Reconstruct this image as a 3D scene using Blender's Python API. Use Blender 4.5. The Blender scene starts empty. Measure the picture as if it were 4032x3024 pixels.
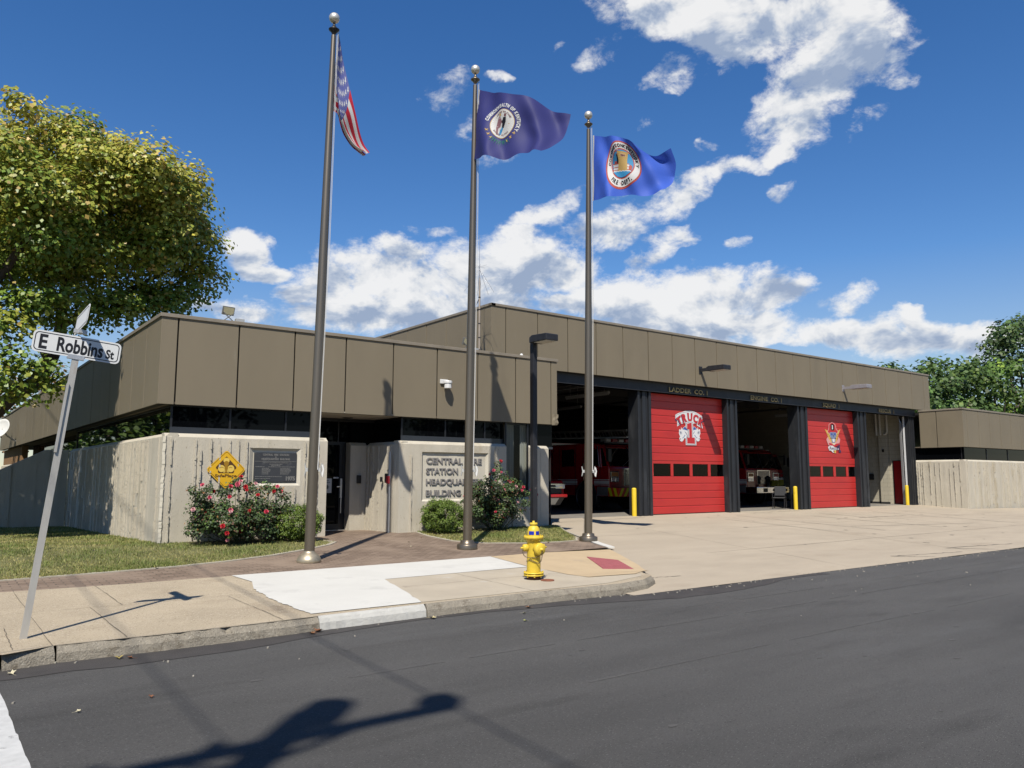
import bpy, bmesh, math, random
import numpy as np
from mathutils import Vector, Matrix
from mathutils.geometry import tessellate_polygon
random.seed(7); rng = np.random.default_rng(11)
scene = bpy.context.scene
COL = scene.collection
rad = math.radians

# ------------------------------------------------------------------ camera
cam_d = bpy.data.cameras.new('camera')
cam_d.lens = 27.66; cam_d.sensor_width = 36.0; cam_d.clip_end = 3000; cam_d.clip_start = .05
cam = bpy.data.objects.new('camera', cam_d); COL.objects.link(cam)
CR = Vector((0.797611, -0.60317, 0.001187)); CU = Vector((-0.072072, -0.093351, 0.993021)); CF = Vector((0.59885, 0.792131, 0.117929))
mw = Matrix.Identity(4)
for i, v in enumerate((CR, CU, -CF)):
    for j in range(3): mw[j][i] = v[j]
mw[2][3] = 1.65
cam.matrix_world = mw
scene.camera = cam

# ------------------------------------------------------------------ sun, sky, exposure
SUN = Vector((-0.40, -0.455, 0.795)).normalized()
sun_d = bpy.data.lights.new('sun', 'SUN'); sun_d.energy = 5.0; sun_d.angle = rad(0.5); sun_d.color = (1.0, 0.94, 0.84)
sun = bpy.data.objects.new('sun', sun_d); COL.objects.link(sun)
sun.rotation_euler = SUN.to_track_quat('Z', 'Y').to_euler(); sun.location = (-8, -9, 30)
scene.view_settings.view_transform = 'Standard'; scene.view_settings.look = 'None'
scene.view_settings.gamma = 1; scene.view_settings.use_curve_mapping = False
scene.view_settings.exposure = 0.55
SKY_STRENGTH = 0.088

world = bpy.data.worlds.new('World'); scene.world = world; world.use_nodes = True
world.cycles.sampling_method = 'MANUAL'; world.cycles.sample_map_resolution = 512
def build_sky():
    nt = world.node_tree; N = nt.nodes; L = nt.links; N.clear()
    out = N.new('ShaderNodeOutputWorld'); bg = N.new('ShaderNodeBackground')
    sky = N.new('ShaderNodeTexSky'); sky.sky_type = 'NISHITA'; sky.sun_disc = False
    sky.sun_elevation = math.asin(SUN.z); sky.sun_rotation = math.atan2(SUN.x, SUN.y)
    sky.altitude = 200; sky.air_density = 1.0; sky.dust_density = 0.05; sky.ozone_density = 2.0
    bg.inputs['Strength'].default_value = SKY_STRENGTH
    hs = N.new('ShaderNodeHueSaturation'); hs.inputs['Hue'].default_value = .508; hs.inputs['Saturation'].default_value = 1.28; hs.inputs['Value'].default_value = 1.0
    L.new(sky.outputs[0], hs.inputs['Color'])
    tc = N.new('ShaderNodeTexCoord')
    def vm(op, a, b=None):
        n = N.new('ShaderNodeVectorMath'); n.operation = op
        for i, v in enumerate((a, b)):
            if v is None: continue
            if isinstance(v, (tuple, list)): n.inputs[i].default_value = v
            else: L.new(v, n.inputs[i])
        return n
    def m(op, a, b=None, c=None, clamp=False):
        n = N.new('ShaderNodeMath'); n.operation = op; n.use_clamp = clamp
        for i, v in enumerate((a, b, c)):
            if v is None: continue
            if isinstance(v, (int, float)): n.inputs[i].default_value = v
            else: L.new(v, n.inputs[i])
        return n.outputs[0]
    d = vm('NORMALIZE', tc.outputs['Generated']).outputs[0]
    sp = N.new('ShaderNodeSeparateXYZ'); L.new(d, sp.inputs[0])
    az = m('ARCTAN2', sp.outputs[0], sp.outputs[1]); el = m('ARCSINE', sp.outputs[2])
    # less saturation low over the horizon, where the air is whitish
    lo = N.new('ShaderNodeMapRange'); lo.inputs['From Min'].default_value = -.02; lo.inputs['From Max'].default_value = .26; L.new(el, lo.inputs['Value'])
    L.new(m('MULTIPLY_ADD', lo.outputs[0], .50, .82), hs.inputs['Saturation']); L.new(m('MULTIPLY_ADD', lo.outputs[0], .38, .62), hs.inputs['Value']); skyc = hs.outputs[0]
    # cloud noise in direction space: fine billows and a warp of the outlines
    def noise(scale, detail, rough, off=(0, 0, 0), dist=0.0):
        a = vm('ADD', d, off).outputs[0]
        mp = vm('MULTIPLY', a, (1, 1, 1.5)).outputs[0]
        n = N.new('ShaderNodeTexNoise'); n.inputs['Scale'].default_value = scale; n.inputs['Detail'].default_value = detail
        n.inputs['Roughness'].default_value = rough; n.inputs['Distortion'].default_value = dist
        L.new(mp, n.inputs['Vector']); return n
    n1 = noise(11, 11, .66, (0, 0, 0), .25); n2 = noise(34, 9, .68, (3, 1, 2), .3); n3 = noise(6, 3, .5, (7, 2, 1))
    nl = noise(11, 5, .60, (-0.016, -0.006, 0.022), .25); n1s = noise(11, 5, .60, (0, 0, 0), .25)
    wa = noise(9, 5, .55, (1.3, 4.1, 2.2))
    wc = vm('SUBTRACT', wa.outputs['Color'], (.5, .5, .5)).outputs[0]
    wv = vm('MULTIPLY', wc, (.11, .08, 0)).outputs[0]
    cx = N.new('ShaderNodeCombineXYZ'); L.new(az, cx.inputs[0]); L.new(el, cx.inputs[1])
    p = vm('ADD', cx.outputs[0], wv).outputs[0]
    # one group: an elliptical cloud cell -> mask and height inside the cell
    g = bpy.data.node_groups.new('cloud_cell', 'ShaderNodeTree')
    for nm, ty, io in (('p', 'NodeSocketVector', 'INPUT'), ('loc', 'NodeSocketVector', 'INPUT'), ('rot', 'NodeSocketVector', 'INPUT'), ('scale', 'NodeSocketVector', 'INPUT'),
                       ('mask', 'NodeSocketFloat', 'INPUT'), ('hsum', 'NodeSocketFloat', 'INPUT'), ('mask', 'NodeSocketFloat', 'OUTPUT'), ('hsum', 'NodeSocketFloat', 'OUTPUT')):
        g.interface.new_socket(nm, in_out=io, socket_type=ty)
    gi = g.nodes.new('NodeGroupInput'); go = g.nodes.new('NodeGroupOutput')
    mp = g.nodes.new('ShaderNodeMapping'); mp.vector_type = 'TEXTURE'
    for k in range(1, 4): g.links.new(gi.outputs[k], mp.inputs[k])
    sq = g.nodes.new('ShaderNodeVectorMath'); sq.operation = 'MULTIPLY_ADD'   # ties each cell to the one before, so that they evaluate one by one
    cb = g.nodes.new('ShaderNodeCombineXYZ'); g.links.new(gi.outputs[4], cb.inputs[0]); g.links.new(cb.outputs[0], sq.inputs[0]); sq.inputs[1].default_value = (1e-6, 0, 0)
    g.links.new(gi.outputs[0], sq.inputs[2]); g.links.new(sq.outputs[0], mp.inputs[0])
    ln = g.nodes.new('ShaderNodeVectorMath'); ln.operation = 'LENGTH'; g.links.new(mp.outputs[0], ln.inputs[0])
    def gm(op, a, b=None, c=None, clamp=False):
        n = g.nodes.new('ShaderNodeMath'); n.operation = op; n.use_clamp = clamp
        for i, v in enumerate((a, b, c)):
            if v is None: continue
            if isinstance(v, (int, float)): n.inputs[i].default_value = v
            else: g.links.new(v, n.inputs[i])
        return n.outputs[0]
    mk = gm('SUBTRACT', 1.30, ln.outputs['Value'], None, True)
    mx = gm('SMOOTH_MAX', gi.outputs[4], mk, .12)
    sx = g.nodes.new('ShaderNodeSeparateXYZ'); g.links.new(mp.outputs[0], sx.inputs[0])
    hh = gm('MULTIPLY', mk, sx.outputs[1]); hs2 = gm('ADD', gi.outputs[5], hh)
    g.links.new(mx, go.inputs[0]); g.links.new(hs2, go.inputs[1])
    mask = None; hsum = None
    for (a, e, ra, re, ro, zz) in CLOUDS:
        c = N.new('ShaderNodeGroup'); c.node_tree = g
        L.new(p, c.inputs[0]); c.inputs[1].default_value = (a, e, zz); c.inputs[2].default_value = (0, 0, ro); c.inputs[3].default_value = (ra, re, 1)
        if mask is not None: L.new(mask, c.inputs[4]); L.new(hsum, c.inputs[5])
        mask, hsum = c.outputs[0], c.outputs[1]
    # density: cells eaten by the noise
    nn = m('SUBTRACT', n1.outputs['Fac'], .5); nn2 = m('SUBTRACT', n2.outputs['Fac'], .5)
    dens = m('ADD', m('MULTIPLY_ADD', nn, 2.3, m('MULTIPLY', mask, 1.35)), m('MULTIPLY', nn2, 1.3))
    rng_ = N.new('ShaderNodeMapRange'); rng_.interpolation_type = 'SMOOTHSTEP'
    rng_.inputs['From Min'].default_value = .36; rng_.inputs['From Max'].default_value = 1.12
    L.new(m('MULTIPLY', dens, m('MULTIPLY', mask, 3.0, None, True)), rng_.inputs['Value'])
    cov = rng_.outputs[0]
    # brightness: sunlit where the billow rises towards the sun, grey below
    lit = m('SUBTRACT', n1s.outputs['Fac'], nl.outputs['Fac'])
    h = m('MULTIPLY', hsum, .42)
    b = m('ADD', m('MULTIPLY_ADD', lit, 3.4, .80), m('ADD', h, m('MULTIPLY', m('SUBTRACT', n3.outputs['Fac'], .5), .9)))
    b = m('SUBTRACT', b, m('MULTIPLY', m('MAXIMUM', m('SUBTRACT', mask, .45), 0), .42))
    b = m('ADD', b, m('MULTIPLY', nn2, .25))
    cr = N.new('ShaderNodeValToRGB'); L.new(b, cr.inputs[0])
    e = cr.color_ramp.elements
    e[0].position = .12; e[0].color = (.37, .46, .63, 1)
    e[1].position = .92; e[1].color = (1.0, 1.0, 1.0, 1)
    k = e.new(.42); k.color = (.58, .65, .77, 1)
    k = e.new(.66); k.color = (.86, .88, .91, 1)
    cs = vm('SCALE', cr.outputs[0]); cs.inputs[3].default_value = .61 / SKY_STRENGTH
    mixn = N.new('ShaderNodeMix'); mixn.data_type = 'RGBA'
    L.new(m('MULTIPLY', cov, .96), mixn.inputs[0]); L.new(skyc, mixn.inputs[6]); L.new(cs.outputs[0], mixn.inputs[7])
    L.new(mixn.outputs[2], bg.inputs['Color']); L.new(bg.outputs[0], out.inputs['Surface'])
# cloud cells: azimuth from +Y, elevation, half width, half height, turn (radians)
CLOUDS = [(0.419, 0.235, 0.067, 0.049, 0.05, 0.0),
 (0.494, 0.249, 0.089, 0.054, 0.03, 0.0),
 (0.571, 0.249, 0.102, 0.053, 0.01, 0.0),
 (0.65, 0.258, 0.09, 0.056, -0.01, 0.0),
 (0.701, 0.258, 0.063, 0.049, 0.06, 0.0),
 (0.524, 0.21, 0.173, 0.033, 0.01, 0.0),
 (0.443, 0.204, 0.088, 0.027, 0.03, 0.0),
 (0.505, 0.29, 0.045, 0.024, 0.03, 0.0),
 (0.656, 0.301, 0.048, 0.023, -0.01, 0.0),
 (0.59, 0.217, 0.144, 0.035, -0.0, 0.0),
 (0.38, 0.221, 0.034, 0.022, 0.06, 0.0),
 (0.839, 0.22, 0.107, 0.043, -0.05, 0.0),
 (0.913, 0.222, 0.093, 0.04, -0.07, 0.0),
 (0.979, 0.226, 0.05, 0.026, 0.06, 0.0),
 (0.781, 0.219, 0.087, 0.032, -0.04, 0.0),
 (0.733, 0.212, 0.059, 0.02, -0.02, 0.0),
 (0.879, 0.189, 0.142, 0.028, -0.06, 0.0),
 (0.956, 0.191, 0.064, 0.028, -0.06, 0.0),
 (1.04, 0.167, 0.055, 0.023, -0.07, 0.0),
 (1.09, 0.158, 0.071, 0.028, -0.08, 0.0),
 (1.142, 0.159, 0.063, 0.026, -0.09, 0.0),
 (1.187, 0.155, 0.043, 0.023, -0.09, 0.0),
 (1.133, 0.173, 0.037, 0.018, -0.09, 0.0),
 (0.32, 0.272, 0.032, 0.024, 0.08, 0.0),
 (0.34, 0.253, 0.034, 0.018, -0.1, 0.0),
 (0.307, 0.198, 0.063, 0.019, 0.06, 0.0),
 (0.262, 0.202, 0.031, 0.016, 0.08, 0.0),
 (0.871, 0.549, 0.123, 0.035, -0.24, 0.0),
 (0.97, 0.53, 0.131, 0.044, -0.17, 0.0),
 (1.073, 0.513, 0.079, 0.041, -0.43, 0.0),
 (1.049, 0.465, 0.088, 0.057, 0.31, 0.0),
 (0.998, 0.423, 0.071, 0.045, 0.36, 0.0),
 (0.972, 0.389, 0.033, 0.018, 0.21, 0.0),
 (1.091, 0.472, 0.055, 0.047, 0.49, 0.0),
 (0.911, 0.509, 0.052, 0.021, -0.27, 0.0),
 (0.683, 0.328, 0.074, 0.026, 0.3, 0.48),
 (0.776, 0.313, 0.067, 0.032, 0.2, 0.4),
 (0.854, 0.342, 0.064, 0.027, 0.34, 0.42),
 (0.915, 0.369, 0.052, 0.02, 0.15, 0.45),
 (0.722, 0.347, 0.044, 0.019, 0.46, 0.6),
 (0.823, 0.272, 0.047, 0.022, 0.29, 0.5),
 (0.847, 0.296, 0.047, 0.018, -0.06, 0.55),
 (0.551, 0.468, 0.05, 0.042, 0.48, 0.75),
 (0.861, 0.487, 0.044, 0.02, -0.1, 0.6),
 (1.134, 0.437, 0.032, 0.016, -0.04, 0.75),
 (0.832, 0.429, 0.026, 0.015, 0.4, 0.8),
 (0.591, 0.433, 0.043, 0.026, 0.32, 0.8),
 (0.634, 0.396, 0.086, 0.025, 0.15, 0.85),
 (0.625, 0.479, 0.023, 0.009, 0.01, 0.7),
 (0.984, 0.341, 0.029, 0.016, -0.11, 0.8),
 (0.932, 0.285, 0.027, 0.014, 0.27, 0.8),
 (0.761, 0.521, 0.056, 0.034, 0.54, 0.8),
 (0.699, 0.526, 0.015, 0.029, -0.31, 0.95),
 (0.612, 0.48, 0.028, 0.014, 0.01, 0.9),
 (1.052, 0.204, 0.053, 0.022, 0.19, 0.75),
 (1.093, 0.404, 0.05, 0.02, 0.45, 0.8),
 (0.922, 0.483, 0.03, 0.017, 0.19, 0.9),
 (0.547, 0.314, 0.056, 0.017, -0.31, 0.9),
 (0.801, 0.362, 0.046, 0.018, 0.43, 0.9),
 (1.118, 0.411, 0.031, 0.014, 0.35, 0.9),
 (0.89, 0.394, 0.037, 0.016, 0.4, 0.9)]
build_sky()

# ------------------------------------------------------------------ materials
MATS = {}
ALB = .70   # albedos were first judged at exposure 0
def M(name, col, rough=.6, var=.12, scale=6.0, bump=0.0, bscale=40.0, metal=0.0, spec=.4, stretch=(1, 1, 1), stain=None, coat=0.0, speck=None):
    """principled surface with world-space colour variation; stain=(colour, scale, threshold), speck=(colour, scale, threshold)"""
    if name in MATS: return MATS[name]
    ls = lambda s: [] if not s else [( tuple(c * ALB for c in q[0]),) + tuple(q[1:]) for q in (s if isinstance(s, list) else [s])]
    if metal < .5: col = tuple(c * ALB for c in col); stain, speck = ls(stain), ls(speck)
    m = bpy.data.materials.new(name); m.use_nodes = True; MATS[name] = m
    nt = m.node_tree; N = nt.nodes; L = nt.links
    b = N['Principled BSDF']; b.inputs['Roughness'].default_value = rough; b.inputs['Metallic'].default_value = metal
    b.inputs['Specular IOR Level'].default_value = spec; b.inputs['Coat Weight'].default_value = coat; b.inputs['Coat Roughness'].default_value = .08
    geo = N.new('ShaderNodeNewGeometry'); mp = N.new('ShaderNodeMapping'); mp.inputs['Scale'].default_value = stretch
    L.new(geo.outputs['Position'], mp.inputs[0]); vec = mp.outputs[0]
    def noise(s, det=6, ro=.6):
        n = N.new('ShaderNodeTexNoise'); n.inputs['Scale'].default_value = s; n.inputs['Detail'].default_value = det; n.inputs['Roughness'].default_value = ro
        L.new(vec, n.inputs['Vector']); return n.outputs['Fac']
    cur = None
    if var > 0:
        r = N.new('ShaderNodeValToRGB'); L.new(noise(scale), r.inputs[0])
        r.color_ramp.elements[0].position = .28; r.color_ramp.elements[1].position = .72
        r.color_ramp.elements[0].color = tuple(max(0, c * (1 - var)) for c in col) + (1,)
        r.color_ramp.elements[1].color = tuple(min(1, c * (1 + var)) for c in col) + (1,)
        cur = r.outputs[0]
    def layer(fac, c2):
        nonlocal cur
        mx = N.new('ShaderNodeMix'); mx.data_type = 'RGBA'; L.new(fac, mx.inputs[0])
        if cur is None: mx.inputs[6].default_value = tuple(col) + (1,)
        else: L.new(cur, mx.inputs[6])
        mx.inputs[7].default_value = tuple(c2) + (1,); cur = mx.outputs[2]
    def thr(f, lo, hi):
        r = N.new('ShaderNodeMapRange'); r.inputs['From Min'].default_value = lo; r.inputs['From Max'].default_value = hi; L.new(f, r.inputs['Value']); return r.outputs[0]
    for st in (stain if isinstance(stain, list) else [stain] if stain else []):
        layer(thr(noise(st[1], 7, .65), st[2], st[2] + st[3]), st[0])
    for st in (speck if isinstance(speck, list) else [speck] if speck else []):
        layer(thr(noise(st[1], 2, .5), st[2], st[2] + st[3]), st[0])
    if cur is None: b.inputs['Base Color'].default_value = tuple(col) + (1,)
    else: L.new(cur, b.inputs['Base Color'])
    if bump > 0:
        bp = N.new('ShaderNodeBump'); bp.inputs['Strength'].default_value = bump; bp.inputs['Distance'].default_value = .02
        L.new(noise(bscale, 5, .65), bp.inputs['Height']); L.new(bp.outputs[0], b.inputs['Normal'])
    return m

def glass_mat(name, col=(.004, .005, .006), rough=.03, spec=.35):
    if name in MATS: return MATS[name]
    m = bpy.data.materials.new(name); m.use_nodes = True; MATS[name] = m
    b = m.node_tree.nodes['Principled BSDF']
    b.inputs['Base Color'].default_value = col + (1,); b.inputs['Roughness'].default_value = rough; b.inputs['Specular IOR Level'].default_value = spec
    return m

def clear_glass(name, tint=(.75, .8, .8), refl=.06):
    if name in MATS: return MATS[name]
    m = bpy.data.materials.new(name); m.use_nodes = True; MATS[name] = m
    nt = m.node_tree; N = nt.nodes; L = nt.links; N.clear()
    o = N.new('ShaderNodeOutputMaterial'); t = N.new('ShaderNodeBsdfTransparent'); t.inputs[0].default_value = tint + (1,)
    gl = N.new('ShaderNodeBsdfGlossy'); gl.inputs['Roughness'].default_value = .02
    lw = N.new('ShaderNodeLayerWeight'); lw.inputs['Blend'].default_value = .5; pw = N.new('ShaderNodeMath'); pw.operation = 'POWER'; L.new(lw.outputs['Facing'], pw.inputs[0]); pw.inputs[1].default_value = 4; fr = N.new('ShaderNodeMath'); fr.operation = 'MULTIPLY_ADD'; L.new(pw.outputs[0], fr.inputs[0]); fr.inputs[1].default_value = .6; fr.inputs[2].default_value = .018
    mx = N.new('ShaderNodeMixShader'); L.new(fr.outputs[0], mx.inputs[0]); L.new(t.outputs[0], mx.inputs[1]); L.new(gl.outputs[0], mx.inputs[2]); L.new(mx.outputs[0], o.inputs[0])
    return m

def leaf_mat(name, trans=.35, rough=.45):
    """leaf colour from the per-leaf attribute 'tint'"""
    if name in MATS: return MATS[name]
    m = bpy.data.materials.new(name); m.use_nodes = True; MATS[name] = m
    nt = m.node_tree; N = nt.nodes; L = nt.links
    b = N['Principled BSDF']; b.inputs['Roughness'].default_value = rough; b.inputs['Specular IOR Level'].default_value = .35
    a = N.new('ShaderNodeAttribute'); a.attribute_name = 'tint'; L.new(a.outputs['Color'], b.inputs['Base Color'])
    tr = N.new('ShaderNodeBsdfTranslucent'); L.new(a.outputs['Color'], tr.inputs[0])
    mx = N.new('ShaderNodeMixShader'); mx.inputs[0].default_value = trans
    L.new(b.outputs[0], mx.inputs[1]); L.new(tr.outputs[0], mx.inputs[2]); L.new(mx.outputs[0], N['Material Output'].inputs[0])
    return m

# ------------------------------------------------------------------ scene graph
def tag(o, label=None, cat=None, group=None, kind=None):
    if label: o['label'] = label
    if cat: o['category'] = cat
    if group: o['group'] = group
    if kind: o['kind'] = kind
    return o
def thing(name, loc, label, cat, group=None):
    o = bpy.data.objects.new(name, None); COL.objects.link(o); o.location = loc; o.empty_display_size = .2
    return tag(o, label, cat, group)
def wloc(o):
    v = Vector((0, 0, 0))
    while o is not None: v += o.location; o = o.parent
    return v
def copy_tree(o, parent=None):
    c = o.copy(); COL.objects.link(c); c.parent = parent
    for ch in [x for x in o.children]: copy_tree(ch, c)
    return c

class MB:
    """collects shapes in world coordinates; build() links them as ONE mesh object"""
    def __init__(s): s.v = []; s.f = []; s.mi = []; s.sm = []; s.cur = 0; s.smooth = False
    def add(s, vs, fs):
        o = len(s.v); s.v += [tuple(p) for p in vs]
        for f in fs: s.f.append([i + o for i in f]); s.mi.append(s.cur); s.sm.append(s.smooth)
        return s
    def mat(s, i): s.cur = i; return s
    def box(s, x0, x1, y0, y1, z0, z1):
        s.add([(x0, y0, z0), (x1, y0, z0), (x1, y1, z0), (x0, y1, z0), (x0, y0, z1), (x1, y0, z1), (x1, y1, z1), (x0, y1, z1)],
              [(0, 3, 2, 1), (4, 5, 6, 7), (0, 1, 5, 4), (1, 2, 6, 5), (2, 3, 7, 6), (3, 0, 4, 7)]); return s
    def obox(s, c, ax, ay, az, hx, hy, hz):
        c = Vector(c); ax = Vector(ax).normalized() * hx; ay = Vector(ay).normalized() * hy; az = Vector(az).normalized() * hz
        vs = [c + a * ax + b * ay + d * az for d in (-1, 1) for a, b in ((-1, -1), (1, -1), (1, 1), (-1, 1))]
        s.add(vs, [(0, 3, 2, 1), (4, 5, 6, 7), (0, 1, 5, 4), (1, 2, 6, 5), (2, 3, 7, 6), (3, 0, 4, 7)]); return s
    def bar(s, a, b, w, d=None):
        a = Vector(a); b = Vector(b); t = (b - a); L = t.length; t = t / L
        u = t.cross(Vector((0, 0, 1)) if abs(t.z) < .95 else Vector((1, 0, 0))).normalized(); v = t.cross(u)
        return s.obox((a + b) / 2, u, v, t, w / 2, (d or w) / 2, L / 2)
    def tube(s, pts, rs, n=10, caps=True):
        pts = [Vector(p) for p in pts]
        if isinstance(rs, (int, float)): rs = [rs] * len(pts)
        rings = []; u = None
        for i, p in enumerate(pts):
            t = (pts[min(i + 1, len(pts) - 1)] - pts[max(i - 1, 0)]).normalized()
            if u is None: u = t.cross(Vector((0, 0, 1)) if abs(t.z) < .9 else Vector((1, 0, 0))).normalized()
            else: u = (u - t * u.dot(t)).normalized()
            w = t.cross(u)
            rings.append([p + (u * math.cos(2 * math.pi * k / n) + w * math.sin(2 * math.pi * k / n)) * rs[i] for k in range(n)])
        vs = [q for r in rings for q in r]; fs = []
        for i in range(len(pts) - 1):
            for k in range(n):
                k2 = (k + 1) % n; fs.append((i * n + k, i * n + k2, (i + 1) * n + k2, (i + 1) * n + k))
        old = s.smooth; s.smooth = True; s.add(vs, fs); s.smooth = old
        if caps:
            s.add(rings[0], [tuple(range(n))[::-1]]); s.add(rings[-1], [tuple(range(n))])
        return s
    def lathe(s, c, prof, n=24, axis=(0, 0, 1), smooth=True):
        """prof: list of (radius, height along axis)"""
        c = Vector(c); w = Vector(axis).normalized(); u = w.cross(Vector((0, 1, 0)) if abs(w.y) < .9 else Vector((1, 0, 0))).normalized(); v = w.cross(u)
        vs = []; fs = []
        for r, h in prof:
            for k in range(n):
                a = 2 * math.pi * k / n; vs.append(c + w * h + (u * math.cos(a) + v * math.sin(a)) * max(r, 1e-4))
        for i in range(len(prof) - 1):
            for k in range(n):
                k2 = (k + 1) % n; fs.append((i * n + k, i * n + k2, (i + 1) * n + k2, (i + 1) * n + k))
        old = s.smooth; s.smooth = smooth; s.add(vs, fs); s.smooth = old
        s.add(vs[:n], [tuple(range(n))[::-1]]); s.add(vs[-n:], [tuple(range(n))]); return s
    def prism(s, poly, f0, f1):
        """poly: 2D outline; f0/f1 map (a, b) to the two end faces"""
        n = len(poly); a = [f0(*p) for p in poly]; b = [f1(*p) for p in poly]
        s.add(a + b, [tuple(range(n))[::-1], tuple(range(n, 2 * n))] + [(i, (i + 1) % n, n + (i + 1) % n, n + i) for i in range(n)]); return s
    def tri(s, poly, fn):
        """flat filled 2D polygon, triangulated, mapped by fn"""
        p3 = [Vector((p[0], p[1], 0)) for p in poly]
        s.add([fn(*p) for p in poly], [tuple(t) for t in tessellate_polygon([p3])]); return s
    def build(s, name, mats, parent=None, bevel=0, seg=2, autosmooth=False):
        me = bpy.data.meshes.new(name)
        off = wloc(parent) if parent is not None else Vector((0, 0, 0))
        me.from_pydata([(x - off.x, y - off.y, z - off.z) for x, y, z in s.v], [], s.f)
        for m_ in (mats if isinstance(mats, (list, tuple)) else [mats]): me.materials.append(m_)
        me.polygons.foreach_set('material_index', s.mi); me.polygons.foreach_set('use_smooth', s.sm)
        me.update()
        o = bpy.data.objects.new(name, me); COL.objects.link(o)
        if parent is not None: o.parent = parent
        if bevel:
            b = o.modifiers.new('bevel', 'BEVEL'); b.width = bevel; b.segments = seg; b.limit_method = 'ANGLE'; b.angle_limit = rad(40)
        return o

def each(name, m, parent, *boxes, bevel=0):
    for b in boxes: MB().box(*b).build(name, m, parent, bevel)

def fixn(o):
    bm = bmesh.new(); bm.from_mesh(o.data); bmesh.ops.recalc_face_normals(bm, faces=bm.faces); bm.to_mesh(o.data); bm.free(); return o

_FONTC = {}
def text2d(txt, size=1.0, bold=0.0, space=1.0, shear=0.0, align='LEFT', res=3):
    """glyph outlines as triangles: returns (verts 2D, faces, width)"""
    cu = bpy.data.curves.new('txt', 'FONT'); cu.body = txt; cu.size = size; cu.offset = bold; cu.space_character = space; cu.shear = shear
    cu.align_x = align; cu.resolution_u = res; cu.fill_mode = 'FRONT'; cu.dimensions = '2D'
    ob = bpy.data.objects.new('txt', cu); COL.objects.link(ob)
    bpy.context.view_layer.update()
    dg = bpy.context.evaluated_depsgraph_get(); me = bpy.data.meshes.new_from_object(ob.evaluated_get(dg))
    v = [(p.co.x, p.co.y) for p in me.vertices]; f = [tuple(p.vertices) for p in me.polygons]
    bpy.data.objects.remove(ob); bpy.data.curves.remove(cu); bpy.data.meshes.remove(me)
    xs = [p[0] for p in v] or [0]
    return v, f, (min(xs), max(xs))
def put_text(mb, txt, fn, width=None, height=1.0, depth=0.0, bold=0.0, space=1.0, shear=0.0, align='LEFT', x=0, y=0):
    """fn(a, b, d) -> 3D; fits the text to width x cap height with its lower left at (x, y); depth makes it solid"""
    v, f, (lo, hi) = text2d(txt, 1.0, bold, space, shear)
    cap = .73; ky = height / cap; kx = (width / (hi - lo)) if width else ky
    if align == 'CENTER': x -= (hi - lo) * kx / 2
    pts = [((a - lo) * kx + x, b * ky + y) for a, b in v]
    mb.add([fn(a, b, depth) for a, b in pts], f)
    if depth:
        cnt = {}
        for q in f:
            for i in range(len(q)):
                e = (q[i], q[(i + 1) % len(q)]); cnt[e] = 1
        ed = [e for e in cnt if (e[1], e[0]) not in cnt]
        n = len(pts)
        mb.add([fn(a, b, depth) for a, b in pts] + [fn(a, b, 0) for a, b in pts], [(e[1], e[0], e[0] + n, e[1] + n) for e in ed])
def words(txt, width, x):
    """splits a line set to width into (word, width, x)"""
    _, _, (a, b) = text2d(txt); k = width / (b - a); out = []; pos = 0
    for w in txt.split():
        i = txt.index(w, pos); pos = i + len(w); _, _, (c, d) = text2d(txt[:pos]); _, _, (e, f) = text2d(w)
        out.append((w, (f - e) * k, x + ((d - a) - (f - e)) * k))
    return out
def arc_text(mb, txt, fn, cx, cy, r, a_mid, height, bold=0.0, inward=False, spread=1.0, kx=None):
    """letters along a circle; a_mid in degrees (90 = top); inward: feet outward, for the bottom of a seal"""
    ws = []
    for ch in txt:
        if ch == ' ': ws.append((None, .45)); continue
        v, f, (lo, hi) = text2d(ch, 1.0, bold); ws.append(((v, f, lo, hi), hi - lo + .12))
    ky = height / .73; k = (kx or ky) * spread; tot = sum(w for _, w in ws) * k
    s = -tot / 2
    for g_, w in ws:
        c = s + w * k / 2; s += w * k
        if g_ is None: continue
        v, f, lo, hi = g_
        if not inward: a = rad(a_mid) - c / r
        else: a = rad(a_mid) + c / r
        pts = []
        for px, py in v:
            lx = (px - (lo + hi) / 2) * (kx or ky); ly = py * ky
            if not inward: rr = r + ly; aa = a - lx / r
            else: rr = r - ly + height; aa = a + lx / r
            pts.append(fn(cx + rr * math.cos(aa), cy + rr * math.sin(aa)))
        mb.add(pts, f)
def circ(cx, cy, rx, ry=None, n=32, a0=0, a1=360):
    ry = ry or rx
    full = abs(a1 - a0) >= 360
    return [(cx + rx * math.cos(rad(a0 + (a1 - a0) * i / (n if full else n - 1))), cy + ry * math.sin(rad(a0 + (a1 - a0) * i / (n if full else n - 1)))) for i in range(n)]

def interp(xs, ys, x):
    return float(np.interp(x, xs, ys))
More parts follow.
